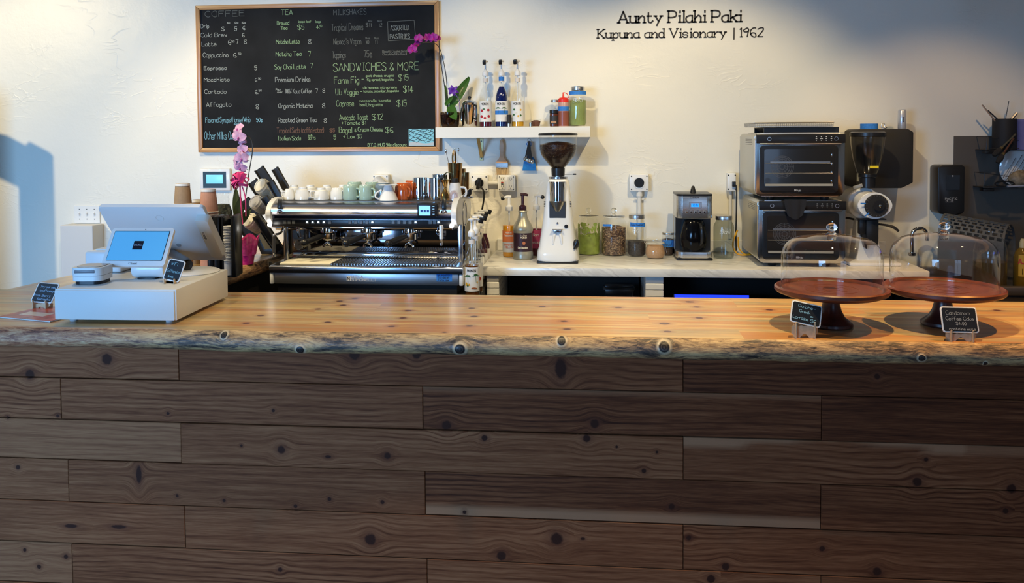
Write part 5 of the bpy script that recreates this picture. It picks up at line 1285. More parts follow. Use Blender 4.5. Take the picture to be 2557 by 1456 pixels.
wrap(text(B(), 'PASSION', 0, .072, .011, .0018, mid=True, fit=.055), .0395).done('label_lettering', SIGNW, l_, fix=False)
pump(t, .262, WHITE, BLACK, 10, .019, .078, .02)

# big white coffee grinder with bean hopper
gx, gy = W(1393, 655, 1.78)[0], 1.86
gr = T('white_coffee_grinder', 'tall white coffee grinder with a clear hopper full of dark beans', 'coffee grinder', (gx, gy, ZM+.0005))
GWH = mat('grinder_white', (.82, .82, .80), .25, coat=.4)
def zz_(py): return W(1393, py, 1.80)[1]-ZM
def ww_(px0, px1): return (px1-px0)/SC(1.80)/2
lv = [(0.010, .113, .145), (.016, .116, .150), (zz_(625), .112, .145), (zz_(615), .104, .135), (zz_(560), .086, .105), (zz_(500), .072, .090), (zz_(455), .060, .080), (zz_(448), .050, .070), (zz_(447), .0, .0)]
b = B(); rings = []
for z, hx, hy in lv:
    pts = []
    for i in range(32):
        a = 2*PI*i/32; c_, s_ = math.cos(a), math.sin(a); e_ = .38
        pts.append((hx*abs(c_)**e_*(1 if c_ >= 0 else -1), hy*abs(s_)**e_*(1 if s_ >= 0 else -1), z))
    rings.append(b._v(pts))
for A_, C_ in zip(rings, rings[1:]):
    for i in range(32): b._f([A_[i], A_[(i+1) % 32], C_[(i+1) % 32], C_[i]])
b._f(rings[0]); body = b.done('grinder_body', GWH, gr, sharp=50)
B().box(-.112, -.145, 0, .112, .145, .012, .005).done('base_plate', BLACK, gr)
def frontY(z):
    for (z0, _, y0), (z1, _, y1) in zip(lv, lv[1:]):
        if z0 <= z <= z1: return -(y0+(y1-y0)*(z-z0)/(z1-z0))
    return -.1
z1, z0 = zz_(455), zz_(502)
b = B(); b.lathe([(0, z0), (.044, z0), (.044, z1), (.048, z1), (.048, z1+.005), (0, z1+.005)], 36, (0, -.082, 0)); b.done('dosing_cylinder', CHROME, gr)
zc_ = zz_(541); B().lathe([(.007, zc_), (.046, z0-.002), (.046, z0+.003), (.044, z0+.003)], 36, (0, -.082, 0)).done('dosing_cone', mat('brushed_cone', (.60, .58, .52), .3, 1.0), gr)
B().box(-.044, frontY(zz_(540))-.002, zz_(543), .044, -.05, z0, .002, 1).done('dark_recess', DGREY, gr)
b = B().cbox(0, frontY(zz_(568))-.012, zz_(570), .055, .04, .004, .001, 1); b.cbox(0, frontY(zz_(574))-.008, zz_(574), .040, .012, .014, .002); b.done('portafilter_rest', SATIN, gr)
B().cyl((0, frontY(zz_(555))-.006, zz_(555)), .005, .012, 'y').done('rest_screw', SATIN, gr)
b = B()
for s_ in (-1, 1): b.tube([(s_*.012, frontY(zz_(580))+.004, zz_(580)), (s_*.020, frontY(zz_(590))-.001, zz_(590)), (s_*.024, frontY(zz_(603))+.001, zz_(606))], [.010, .008, .006], 10, sm=4)
b.done('chute_shape', GWH, gr)
B().cyl((.047, frontY(zz_(563))-.008, zz_(563)), .010, .014, 'y', e=.002).done('start_button', BLACK, gr)
b = B(); b.at(.100, -.118, zz_(606)).sph((0, 0, 0), .020, .8, .8, 1.3, 16, 10); b.at(.100, -.130, zz_(606), ry=20).cbox(0, 0, 0, .012, .02, .055, .004); b.done('grind_knob', BLACK, gr)
for s_ in (-1, 1):
    b = B()
    for i in range(4): b.cbox(s_*.046*1.55, frontY(zz_(503+4*i))+.016, zz_(503+4*i), .008, .006, .0025)
    b.done('vent_slots', BLACK, gr)
z0 = zz_(440); hop = None
B().lathe([(0, zz_(447)), (.052, zz_(447)), (.052, zz_(443)), (.030, zz_(442)), (.030, z0)], 32).done('hopper_collar', SATIN, gr)
B().lathe([(0, z0-.002), (.036, z0-.002), (.038, zz_(425)), (.038, zz_(421)), (0, zz_(421))], 32).done('hopper_neck', BLACK, gr)
b = B().tube([(.03, -.03, zz_(436)), (.085, -.03, zz_(436))], .0018, 6); b.cbox(.092, -.03, zz_(436), .018, .008, .008, .002); b.done('shutter_lever', BLACK, gr)
zA, zB, zC, zD = zz_(421), zz_(391), zz_(374), zz_(337)
hp_ = [(.034, zA), (.044, zA+.008), (.090, zB), (.101, zC-.006), (.103, zC), (.106, zD)]
B().lathe(hp_, 40).done('hopper', thin_glass('hopper_plastic', (.93, .93, .92), .7, .06), gr)
B().lathe([(.108, zD-.003), (.109, zD+.004), (.104, zD+.010), (.06, zD+.013), (0, zD+.013)], 40).done('hopper_lid', BLACK, gr)
BEAN = mat('roasted_bean', (.028, .012, .008), .35, vary=.3, vs=40)
bp_ = [(0, zA), (.031, zA), (.041, zA+.01), (.087, zB), (.098, zC-.004), (.099, zz_(362)), (.06, zz_(356)), (0, zz_(353))]
b = B(); b.lathe(bp_, 32)
beans = b
# a surface of individual bean shapes over the fill
for i in range(700):
    zz = rnd.uniform(zB, zz_(359)); a = rnd.uniform(PI, 2*PI)
    r_ = .087+(.099-.087)*min(1, (zz-zB)/(zC-zB)) if zz < zC else .099
    if zz > zz_(362): r_ = rnd.uniform(.0, .097); zz = zz_(362)+(.099-r_)*.06+.001; a = rnd.uniform(0, 2*PI)
    b.at((r_-.002)*math.cos(a), (r_-.002)*math.sin(a), zz, rx=rnd.uniform(0, 180), rz=rnd.uniform(0, 180)).sph((0, 0, 0), .0048, 1, .7, .55, 6, 4)
o = b.done('coffee_beans', BEAN, gr, fix=False); o['kind'] = 'stuff'

# jars with glass stoppers
def stopper_jar(label, px, Y, w, h, m_, level, tape=None, lumpy=False):
    t = T('stopper_jar', label, 'jar', (W(px, 640, Y)[0], Y, ZM+.0005), 0, 'glass stopper jars on the marble'); r = w/2
    B().lathe([(0, .002), (r*.93, 0), (r, .008), (r, h*.66), (r*.97, h*.70), (r*.80, h*.76), (r*.78, h*.79), (r*.84, h*.80)], 36).done('jar_body', GLASS, t)
    b = B(); b.lathe([(0, h*.80), (r*.87, h*.80), (r*.88, h*.825), (r*.5, h*.845), (r*.16, h*.85), (r*.12, h*.875)], 32); b.sph((0, 0, h*.935), r*.24, n=20, k=12); b.done('stopper', mat('clear_glass', (.97, .98, .96), .02, trans=1.0), t)
    b = B()
    if lumpy:
        rr = r-.004
        def f(u, v):
            a = 2*PI*u; 
            return (rr*math.cos(a), rr*math.sin(a), .005+(h*level*.62+h*.03*math.sin(a*2)+h*.008*math.sin(a*9))*v)
        b.patch(f, 48, 6); 
        b.lathe([(rr, h*level*.60), (0, h*level*.66)], 24)
    else: b.lathe([(0, .005), (r-.006, .005), (r-.004, .010), (r-.004, h*level-.006), (r*.5, h*level+.004), (0, h*level)], 30)
    b.done('contents', m_, t)
    if lumpy:   # powder clinging to the glass
        b = B(); rr = r-.003
        for i in range(170):
            a = rnd.uniform(PI*.9, 2.1*PI); z = h*rnd.uniform(.30, .66); s_ = rnd.uniform(.003, .012)
            m4 = Matrix.Translation((rr*math.cos(a), rr*math.sin(a), z)) @ Matrix.Rotation(a, 4, 'Z'); b.m = m4
            b.patch(lambda u, v: (0, s_*.7*v*math.cos(2*PI*u)*(1+.4*math.sin(6*PI*u)), s_*1.5*v*math.sin(2*PI*u)*(1+.3*math.cos(4*PI*u))), 9, 1)
        b.done('clinging_powder', MATCHA, t, fix=False)
    return t
stopper_jar('stopper jar with bright green tea powder clinging to the glass', 1470, 2.10, .132, .272, MATCHA, .62, lumpy=True)
BEANS2 = speck('mixed_beans', [(0, (.03, .014, .008)), (.45, (.12, .055, .025)), (.75, (.24, .13, .06)), (1, (.45, .30, .16))], 170, .6, 1.2)
j = stopper_jar('stopper jar full of brown coffee beans', 1533, 2.08, .145, .272, BEANS2, .60)
B().patch(lambda u, v: (.0722*math.sin(R(-62+50*u)), -.0722*math.cos(R(-62+50*u)), .168+.012*v+.004*u), 10, 1, .0006).done('tape_label', TAPE, j)
mason('tall mason jar of dark tea with a blue tape label, right of the bean jar', 1590, 640, ZM, 2.03, .108, .238, .086, .36, speck('dark_tea', [(0, (.012, .009, .007)), (1, (.06, .045, .035))], 260), tape=(.73, .83, -45, 55, -.004), writing='English Breakfast')
mason('empty cloudy mason jar standing between coffee maker and ovens', 1807, 643, ZM, 1.98, .112, .238, .088, 0, None, dust=1)
mason('small dark jar with silver lid and blue tape beside the coffee maker', 1668, 640, ZM, 2.07, .072, .132, .066, .70, speck('ground_coffee', [(0, (.02, .012, .01)), (1, (.09, .055, .045))], 400), tape=(.38, .68, -60, 60, 0), embossed=False, writing='decaf')
t = T('clip_top_jar', 'squat clip top glass jar of tan sugar', 'jar', (W(1636, 642, 1.96)[0], 1.96, ZM+.0005))
B().lathe([(0, .002), (.046, 0), (.052, .008), (.056, .030), (.053, .055), (.044, .074), (.043, .080), (.047, .082)], 36).done('jar_body', GLASS, t)
B().lathe([(0, .090), (.045, .088), (.048, .094), (.047, .104), (.040, .110), (0, .111)], 36).done('glass_lid', thin_glass('clear_thin_glass'), t)
B().lathe([(.046, .082), (.049, .083), (.049, .087), (.046, .088)], 32).done('rubber_seal', mat('cream_rubber', (.65, .6, .5), .6), t)
B().lathe([(0, .004), (.044, .004), (.050, .012), (.0535, .030), (.050, .055), (.043, .070), (0, .072)], 32).done('sugar', mat('tan_sugar', (.52, .30, .15), .9, vary=.1, vs=200), t)
b = B(); b.tube([(.050, 0, .080), (.056, -.004, .095), (.048, 0, .104)], .0014, 6, sm=3); b.tube([(.052, -.006, .078), (.060, -.02, .045), (.063, -.022, .030)], .0014, 6, sm=3); b.tube([(-.050, 0, .078), (-.060, -.004, .088), (-.056, -.006, .098), (-.048, 0, .092)], .0018, 6, sm=3); b.done('wire_clip', STEEL, t)

# drip coffee maker
cx_, cy_ = W(1735, 648, 1.87)[0], 1.98
cm = T('coffee_maker', 'upright steel and black drip coffee maker with a blue clock display', 'coffee maker', (cx_, cy_, ZM+.0005))
k = SC(1.87); w_ = 88/k/2
def zc2(py): return W(1735, py, 1.87)[1]-ZM
B().box(-w_, -.110, 0, w_, .11, .012, .005).done('foot_plate', BLACK, cm)
def rounded(z0, z1, dy, m_, nm, par=cm, w2=w_): 
    pl = [(-w2, .11), (-w2, dy+.03), (-w2+.008, dy+.012), (-w2+.03, dy), (w2-.03, dy), (w2-.008, dy+.012), (w2, dy+.03), (w2, .11)]
    return B().prism(pl, z0, z1, 'xy', .002).done(nm, m_, par)
rounded(.012, zc2(630), -.108, STEEL, 'steel_base')
rounded(zc2(546), zc2(490), -.108, STEEL, 'steel_head')
rounded(zc2(490)-.001, zc2(485), -.110, BLACK, 'top_lid')
B().box(-w_, .02, .012, w_, .11, zc2(546), .003).done('rear_column', mat('silver_side', (.42, .41, .38), .4, .7), cm)
B().box(-w_+.002, -.02, zc2(630), w_-.002, .03, zc2(546)).done('black_front', BLACK, cm)
b = B(); b.lathe([(0, zc2(629)), (.060, zc2(629)), (.072, zc2(615)), (.074, zc2(590)), (.060, zc2(560)), (.050, zc2(552)), (0, zc2(550))], 32, (0, -.040, 0)); car = b.done('carafe', mat('black_glass', (.003, .003, .004), .12, spec=.25), cm)
b = B(); b.tube([(.03, -.10, zc2(560)), (.034, -.128, zc2(570)), (.036, -.126, zc2(600)), (.03, -.105, zc2(612))], .008, 8, sm=4); b.done('carafe_handle', BLACK, car)
b = B(); b.lathe([(0, zc2(485)), (.018, zc2(485)), (.014, zc2(478)), (.008, zc2(468)), (0, zc2(466))], 20, (.0, -.02, 0)); b.done('lid_knob', BLACK, cm)
zz = zc2(513); b = B().box(-.032, -.1105, zz-.018, .036, -.107, zz+.018, .002, 1); pn = b.done('clock_bezel', SATIN, cm); B().box(-.020, -.1125, zz-.009, .022, -.110, zz+.010).done('clock_display', mat('blue_clock', (0, .1, .5), .3, emit=(.02, .25, 1.0), es=1.6), pn)
text(B(), '10:15', -.012, zz-.005, .010, .0014, y=-.1132).done('clock_digits', mat('navy', (.0, .02, .12), .4), pn, fix=False)
for i in range(5):
    X = -.046+.024*i; kb = B().cyl((X+.002, -.1105, zc2(530)), .009, .004, 'y', e=.001).done('setting_button', mat('grey_button', (.30, .30, .31), .3, .6), cm); B().cyl((X+.002, -.1125, zc2(530)), .005, .003, 'y').done('button_centre', CHROME, kb)
text(B(), 'Cuisinart', 0, zc2(496), .010, .0016, y=-.1088, mid=True, fit=.05).done('maker_lettering', INK, cm, fix=False)

# two countertop ovens, one on the other
def oven(label, pyt, pyb, z_base, Yf, px0, px1, rz=0):
    xl, _ = W(px0, pyb, Yf); xr, _ = W(px1, pyb, Yf); w = xr-xl; h = (pyb-pyt)/SC(Yf)
    D = .47
    t = T('countertop_oven', label, 'oven', ((xl+xr)/2, Yf+D/2, z_base), rz, 'stacked countertop ovens'); w2 = w/2; f = -D/2
    ft = .020
    for sx in (-1, 1):
        for sy in (-1, 1): B().lathe([(0, 0), (.020, 0), (.026, ft), (0, ft)], 20, (sx*w2*.62, sy*D*.36, 0)).done('foot', BLACK, t)
    B().prism([(-w2+.025, ft), (w2-.025, ft), (w2, ft+.025), (w2, h-.015), (w2-.015, h), (-w2+.015, h), (-w2, h-.015), (-w2, ft+.025)], f+.035, -f, 'xz', .004).done('housing', mat('oven_side_steel', (.55, .54, .50), .38, 1.0), t)
    # front frame with rounded lower corners
    def rr(x0, z0, x1, z1, r, n=6, top=False):
        pl = []
        for cx, cz, a0 in ((x1-r, z1-r, 0), (x0+r, z1-r, 90), (x0+r, z0+r, 180), (x1-r, z0+r, 270)):
            if top and a0 < 180: pl.append((x1 if a0 == 0 else x0, z1)); continue
            for i in range(n+1): a = R(a0+90*i/n); pl.append((cx+r*math.cos(a), cz+r*math.sin(a)))
        return pl
    zp = h-.050
    outer = rr(-w2, ft, w2, h-.002, .035)
    B().prism(outer, f+.012, f+.04, 'xz', .004).done('front_frame', mat('warm_steel', (.58, .55, .52), .20, 1.0), t)
    B().box(-w2+.004, f+.002, zp, w2+.002, f+.02, h-.004, .003).done('control_strip', BLACK, t)
    dr = B().prism(rr(-w2+.022, ft+.020, w2-.034, zp-.012, .020), f+.004, f+.011, 'xz', .001); door = dr.done('door_surround', BLACK, t)
    # a real window: ring frame removed by stacking an inner cavity forward of the surround
    iw0, iw1, iz0, iz1 = -w2+.045, w2-.055, ft+.050, zp-.030
    cav = B(); cav.prism(rr(iw0, iz0, iw1, iz1, .012), f+.0015, f+.0038, 'xz'); cav.done('oven_interior', mat('dark_oven_inside', (.018, .017, .017), .12, coat=.35), door)
    b = B(); c_ = (iw0+(iw1-iw0)*.26, (iz0+iz1)/2+.005)
    for r_ in (.058, .050, .040, .028, .014): b.ring((c_[0], f+.0012, c_[1]), r_, r_-.0025, .0008, 'y')
    for i in range(12): a = 2*PI*i/12; b.at(c_[0]+.034*math.cos(a), f+.0014, c_[1]+.034*math.sin(a), ry=-math.degrees(a)).cbox(0, 0, 0, .044, .0006, .0016)
    b.done('fan_guard', mat('fan_dark', (.075, .075, .078), .3), door)
    for i, fz in enumerate((.36, .62)):
        b = B(); z = iz0+(iz1-iz0)*fz; b.tube([(iw0+.004, f+.0006, z), (iw1-.006, f+.0006, z)], .0016, 6)
        if i: b.box(iw0+.03, f+.0002, z+.002, iw1-.02, f+.0012, z+.010)
        b.done('oven_rack', mat('rack_grey', (.30, .30, .30), .3, .8), door)
    b = B(); b.box(iw0+.006, f+.0004, iz0+.004, iw1-.006, f+.0014, iz0+.016); b.done('crumb_tray', mat('pale_enamel', (.34, .32, .27), .5), door)
    b = B()
    for i in range(4): b.at(iw1-.012, f+.0006, iz0+(iz1-iz0)*(.15+.23*i)).sph((0, 0, 0), .006, .6, .1, 1.4, 10, 6)
    b.done('interior_glints', mat('chrome'), door)
    b = B(); b.box(-w2+.03, f-.020, zp-.010, w2-.034, f-.012, zp-.003, .002) if False else None
    hd = B(); hd.box(-w2+.020, f-.004, zp-.006, w2-.020, f+.006, zp-.001, .002); hd.done('door_trim', STEEL, door)
    # controls
    kb = B().ring((-w2+.070, f+.001, h-.028), .010, .008, .002, 'y'); kb.done('dial_ring', STEEL, t); kb2 = B().ring((w2-.045, f+.001, h-.028), .010, .008, .002, 'y'); kb2.done('dial_ring', STEEL, t)
    b = B()
    for i, X in enumerate((-.145, -.120, -.095, -.070)):
        b.cbox(w2+X, f+.001, h-.018, .006, .001, .004); b.cbox(w2+X, f+.001, h-.028, .014 if i == 1 else .008, .001, .003); b.cbox(w2+X, f+.001, h-.038, .005, .001, .002)
    b.done('control_symbols', mat('symbol_grey', (.55, .56, .58), .5), t)
    text(B(), 'Ninja', (iw0+iw1)/2-.005, ft+.028, .010, .0018, y=f+.0012, mid=True).done('maker_lettering', mat('symbol_grey'), t, fix=False)
    # side vents
    b = B()
    for i in range(9):
        for j in range(4): b.cbox(-w2-.0005, f+.10+.022*i+.3*0, h-.030-.009*j, .001, .010, .0035)
    b.done('side_vents', mat('vent_dark', (.15, .15, .14), .5), t)
    return t, h, w, D
YO = 1.66
o1, h1, w1, D1 = oven('lower steel countertop oven with black glass door, standing on the marble', 500, 664, ZM+.0005, YO, 1893, 2112)
o2, h2, w2o, D2 = oven('upper steel countertop oven standing on the lower one', 336, 499, ZM+.0005+h1+.0005, YO, 1886, 2110)
ztop = ZM+.0005+h1+.0005+h2+.0005
X2 = o2.location.x
t = T('black_baking_tray', 'black baking tray under the wire basket on the upper oven', 'tray', (X2+.02, YO+.20, ztop)); b = B(); b.prism([(-.16, .004), (.16, .004), (.19, .030), (.195, .032), (.155, .008), (-.155, .008), (-.195, .032), (-.19, .030)], -.13, .13, 'xz'); b.box(-.19, -.135, .004, .19, -.128, .030); b.box(-.19, .128, .004, .19, .135, .030); b.done('tray_body', BLACK, t)
B().box(-.215, -.16, 0, .21, .17, .003).done('tray_base', STEEL, t)
t = T('wire_basket', 'steel mesh air fry basket on top of the black tray', 'basket', (X2-.02, YO+.18, ztop+.034)); b = B()
b.box(-.20, -.15, 0, .19, .15, .003)
for s_ in (-1, 1): b.tube([(-.205, s_*.15, .022), (.195, s_*.15, .022)], .003, 6); 
for x in (-.205, .195): b.tube([(x, -.15, .022), (x, .15, .022)], .003, 6)
for i in range(41): X = -.2+.0098*i; b.tube([(X, -.15, .001), (X, -.15, .022)], .0011, 4)
for z in (.006, .011, .017): b.tube([(-.2, -.15, z), (.19, -.15, z)], .0011, 4)
for i in range(15): b.tube([(-.203, -.15+.021*i, .001), (-.205, -.15+.021*i, .022)], .0011, 4)
b.done('mesh', mat('bright_wire', (.62, .60, .57), .3, 1.0), t)
X, Z = W(1986, 500, YO-.03)
t = T('oven_mitt', 'dark folded cloth mitt hanging over the front of the lower oven', 'mitt', (X, YO-.018, W(1986, 541, YO-.02)[1])); hm = (541-499)/SC(YO)
b = B(); b.patch(lambda u, v: ((-.054+.108*u)*(1-.35*(1-v)**2), -.010-.006*math.sin(u*PI)-.003*math.sin(u*14), hm*v+(-.014*math.sin(PI*u) if v < .2 else 0)+.012*(1-v)*abs(u-.5)), 16, 8, .006); b.done('cloth', mat('dark_cloth', (.018, .018, .022), .95), t)
# yellow cable behind the ovens
t = T('yellow_cable', 'loop of yellow cable behind the lower oven', 'cable', (W(1838, 640, 2.08)[0], 2.08, ZM+.0005)); b = B()
b.tube([(.012, .03, .14), (-.012, .01, .09), (-.016, 0, .045), (.012, -.02, .009), (.07, -.03, .010), (.09, .0, .012)], .0048, 8, sm=8); b.tube([(.02, .05, .10), (.02, .03, .04), (.05, .0, .008), (.085, .01, .012)], .004, 8, sm=8); b.done('cord', mat('yellow_rubber', (.72, .36, .01), .4), t)

# shop grinder with tall clear hopper
sx, sy = W(2176, 512, 1.80)[0], 1.88
sg = T('shop_grinder', 'white shop coffee grinder with a round black dial and tall clear hopper', 'coffee grinder', (sx, sy, ZM+.0005))
def z2(py, Y=1.8): return W(2176, py, Y)[1]-ZM
B().prism([(-.075, 0), (.075, 0), (.05, .05), (.042, z2(555)), (-.042, z2(555)), (-.05, .05)], -.05, .09, 'xz', .008).done('stand', GWH, sg)
B().box(-.13, -.16, 0, .13, .11, .018, .006).done('base_plate', GWH, sg)
zc3 = z2(512)
b = B(); b.lathe([(0, -.12), (.060, -.12), (.068, -.112), (.070, .0), (.084, .01), (.086, .03), (.080, .06), (.076, .20), (.05, .235), (0, .24)], 40, (-.008, 0, zc3), 'y'); body = b.done('motor_housing', GWH, sg)
b = B(); b.at(.004, -.118, zc3).prism([((.072+.016*abs(math.cos(a))**3)*math.cos(a), .070*math.sin(a)) for a in [2*PI*i/40 for i in range(40)]], -.008, .008, 'xz', .002); b.done('face_plate', GWH, sg)
d_ = B().cyl((.008, -.142, zc3), .060, .016, 'y', e=.003).done('grind_dial', BLACKM, sg); B().lathe([(0, 0), (.028, 0), (.022, .012), (0, .013)], 24, (.016, -.154, zc3+.002), 'y').done('dial_hub', BLACK, d_); B().sph((.020, -.158, zc3+.002), .008, 1, .5, 1, 12, 8).done('dial_screw', CHROME, d_)
b = B()
for i in range(24): a = 2*PI*i/24; b.at(.008+.053*math.cos(a), -.1425, zc3+.053*math.sin(a), ry=-math.degrees(a)).cbox(0, 0, 0, .008, .0008, .0012)
b.done('dial_marks', mat('mark_grey', (.12, .12, .13), .6), d_)
for X_, Z_, an in ((-.062, .013, 0), (-.042, -.045, 40)): b = B(); b.at(X_, -.1435, zc3+Z_, ry=-an).cbox(0, 0, 0, .026, .001, .007); b.done('tape_mark', TAPE, d_)
b = B(); b.lathe([(0, z2(470)), (.040, z2(470)), (.040, z2(445)), (.046, z2(443)), (.046, z2(436)), (0, z2(436))], 28, (-.003, -.02, 0)); b.done('hopper_neck', BLACK, sg)
zh0, zh1 = z2(440), z2(340)
b = B(); b.lathe([(.042, zh0), (.055, zh0+.02), (.075, zh0+(zh1-zh0)*.45), (.086, zh0+(zh1-zh0)*.8), (.088, zh1)], 36, (-.003, -.02, 0)); b.done('hopper', thin_glass('grey_clear_plastic', (.86, .85, .82), 1.0, .10), sg)
b = B(); b.lathe([(.088, zh1-.004), (.091, zh1), (.091, z2(331)), (.08, z2(329)), (0, z2(329))], 36, (-.003, -.02, 0)); b.done('hopper_lid', BLACK, sg)
b = B(); b.at(.008, -.094, z2(417)).cbox(0, 0, 0, .044, .001, .013); b.done('yellow_sticker', mat('yellow_sticker', (.75, .60, .02), .5), sg)
b = B().box(-.030, -.10, z2(612), .032, -.045, z2(549), .003); b.box(-.062, -.09, z2(585), -.03, -.05, z2(548), .004); b.prism([(-.05, z2(585)), (-.028, z2(585)), (-.024, z2(622)), (-.034, z2(618))], -.09, -.055, 'xz'); b.cbox(0, -.08, z2(547), .14, .05, .006, .002); b.done('bag_spout', BLACK, sg)
B().tube([(.03, -.07, z2(560)), (.07, -.08, z2(562)), (.11, -.09, z2(567)), (.135, -.095, z2(577))], [.005, .006, .008, .006], 8, sm=4).done('chute_lever', BLACK, sg)
b = B(); b.at(-.058, -.04, zc3+.095, rz=-20, ry=-20).cbox(0, 0, 0, .05, .02, .018, .003); b.done('hopper_clamp', mat('clamp_grey', (.25, .25, .24), .4), sg)
B().tube([(-.05, .05, zc3-.09), (-.08, .08, zc3-.085), (-.10, .12, zc3-.09), (-.11, .18, zc3-.08)], .006, 8, sm=5).done('power_cord', RUBBER, sg)

# paper towel dispenser with things on top
t, w, h, d = wallthing('towel_dispenser', 'big black paper towel dispenser on the wall behind the shop grinder', 'dispenser', 2137, 322, 2281, 470, 2.02)
B().prism([(-w/2, 0.01), (-w/2+.01, 0), (w/2-.06, 0), (w/2, .03), (w/2, h-.018), (w/2-.03, h), (-w/2+.02, h), (-w/2, h-.01)], -d, 0, 'xz', .006).done('dispenser_case', BLACKM, t)
B().cbox(-w/2+.012, -d-.001, .06, .012, .002, .045).done('small_label', mat('dull_label', (.30, .31, .28), .5), t)
tt = t; TZ = t.location.z+h+.0005
def ond(px): return (W(px, 318, 2.10)[0], 2.10, TZ)
t = T('tape_roll', 'roll of blue painter tape on the paper towel dispenser', 'tape', ond(2170)); B().ring((0, 0, 0), .047, .036, .030).done('roll', TAPE, t)
t = T('key_ring', 'small bunch of keys on the dispenser next to the tape roll', 'keys', ond(2205)); b = B(); b.tube([(.01*math.cos(a), 0, .020+.012*math.sin(a)) for a in [2*PI*i/14 for i in range(14)]], .0016, 6, closed=True); b.done('ring', STEEL, t); b = B(); b.at(0, 0, .006, ry=30).cbox(0, 0, 0, .03, .004, .008, .001); b.at(0.005, -.006, .004, ry=-20).cbox(0, 0, 0, .03, .004, .008, .001); b.done('keys', STEEL, t)
t = T('slim_can', 'slim silver white can standing on the towel dispenser', 'can', ond(2252)); B().lathe([(0, 0), (.020, 0), (.022, .004), (.022, .098), (.019, .104), (.0205, .107), (.019, .107), (0, .105)], 28).done('can_body', mat('pale_can', (.62, .62, .64), .3, .5), t); b = B(); [b.cbox(-.016+.005*i_, 0, .003, .0028, .0004, .008+.002*(i_ % 2)) for i_ in range(6)]; 
for v in b.bm.verts: v.co = Vector((.003-v.co.z*1.0, -.0226, .055+v.co.x))
b.done('can_marks', mat('navy_print', (.03, .03, .06), .5), t, fix=False)
# soap dispenser
t, w, h, d = wallthing('soap_dispenser', 'black soap dispenser with a small window at the edge of the grey wall panel', 'dispenser', 2342, 412, 2410, 537, 2.12)
B().prism([(-w/2, .02), (-w/2+.015, .005), (-.012, 0), (.012, 0), (w/2-.015, .005), (w/2, .02), (w/2, h-.012), (w/2-.015, h), (-w/2+.015, h), (-w/2, h-.012)], -d, 0, 'xz', .008).done('case', BLACK, t)
B().box(-w*.22, -d-.002, h*.50, w*.30, -d+.001, h*.80, .001, 1).done('window', mat('smoked_window', (.02, .025, .035), .08, coat=.5), t)
text(B(), 'PACIFIC', .0, h*.31, .010, .0022, y=-d-.0012, mid=True, fit=w*.46).done('maker_lettering', mat('grey_print', (.35, .35, .35), .5), t, fix=False)
text(B(), 'BLUE', -.008, h*.26, .010, .0022, y=-d-.0012, mid=True, fit=w*.30).done('maker_lettering', mat('grey_print'), t, fix=False)
B().ring((0.004, -d-.003, h*.78), .005, .003, .002, 'y').done('emblem', mat('grey_print'), t)
B().cyl((0, -d*.5, -.012), .010, .02).done('nozzle', BLACK, t)

# grey wall panel, rails, dish rack things (right edge)
x0, z1 = W(2382, 340, YW-.004)
pn = B().box(x0, YW-.005, 0.02, 4.28, YW-.0005, z1, .001, 1).done('wall_panel', mat('brushed_dark_panel', (.13, .115, .10), .5, .35)); tag(pn, 'dull grey metal sheet covering the wall behind the sink', 'wall panel')
def ledge(label, px, pyt, pyb, group):
    x, z = W(px, pyb, 2.10); t = T('wire_rack', label, 'rack', (x, YF-.006, z), 0, group); H = (pyb-pyt)/SC(2.1)
    b = B().box(-.002, -.13, 0, .60, -.004, .004); b.tube([(0, -.13, .002), (.005, -.13, H), (.10, -.13, H*.82), (.22, -.13, H*.66), (.26, -.13, .012), (.02, -.13, .010)], .0022, 6); b.tube([(0, -.13, .004), (0, -.004, .004)], .0025, 6); b.tube([(.005, -.13, H), (.005, -.004, H)], .0022, 6); b.tube([(.26, -.13, .02), (.60, -.13, .02)], .0025, 6)
    b.done('wire_frame', DGREY, t); B().cbox(.03, -.10, -.010, .06, .05, .016, .003).done('bracket', BLACK, t)
    return t, x, z
r1, rx, rz1 = ledge('upper dark wire rack on the grey wall panel', 2463, 343, 376, 'wire racks above the sink'); r2, rx2, rz2 = ledge('lower dark wire rack on the grey wall panel', 2457, 434, 470, 'wire racks above the sink')
x, _ = W(2508, 330, 2.14); t = T('utensil_cup', 'black perforated utensil cup with bar tools on the upper wire rack', 'cup', (x, 2.14, rz1+.005)); hh_ = (370-297)/SC(2.14)
B().lathe([(0, 0), (.060, 0), (.061, .004), (.061, hh_), (.058, hh_), (.057, .006), (0, .006)], 32).done('cup_body', BLACKM, t)
for i, (pa, pb_, w__, m_, lb2, nm) in enumerate((((2484, 305), (2449, 262), .0045, STEEL, 'steel thermometer leaning left in the black cup', 'thermometer'), ((2492, 300), (2466, 276), .004, DGREY, 'dark whisk handle leaning left in the black cup', 'whisk'), ((2512, 297), (2520, 253), .003, CHROME, 'twisted steel spoon in the black cup', 'bar_spoon'), ((2528, 298), (2542, 282), .009, mat('warm_steel'), 'flat steel utensil handle at the right of the black cup', 'spatula'))):
    A_ = Vector((W(*pa, 2.14)[0], 2.14+.01*(i-1.5), W(*pa, 2.14)[1])); C_ = Vector((W(*pb_, 2.14)[0], 2.14+.01*(i-1.5), W(*pb_, 2.14)[1])); base = A_+(A_-C_).normalized()*.05; base.z = max(base.z, rz1+.02)
    u_ = T(nm, lb2, 'utensil', base, 0, 'utensils in the black cup'); B().tube([(0, 0, 0), A_-base, C_-base], [w__*.8, w__, w__], 8).done('shaft', m_, u_)
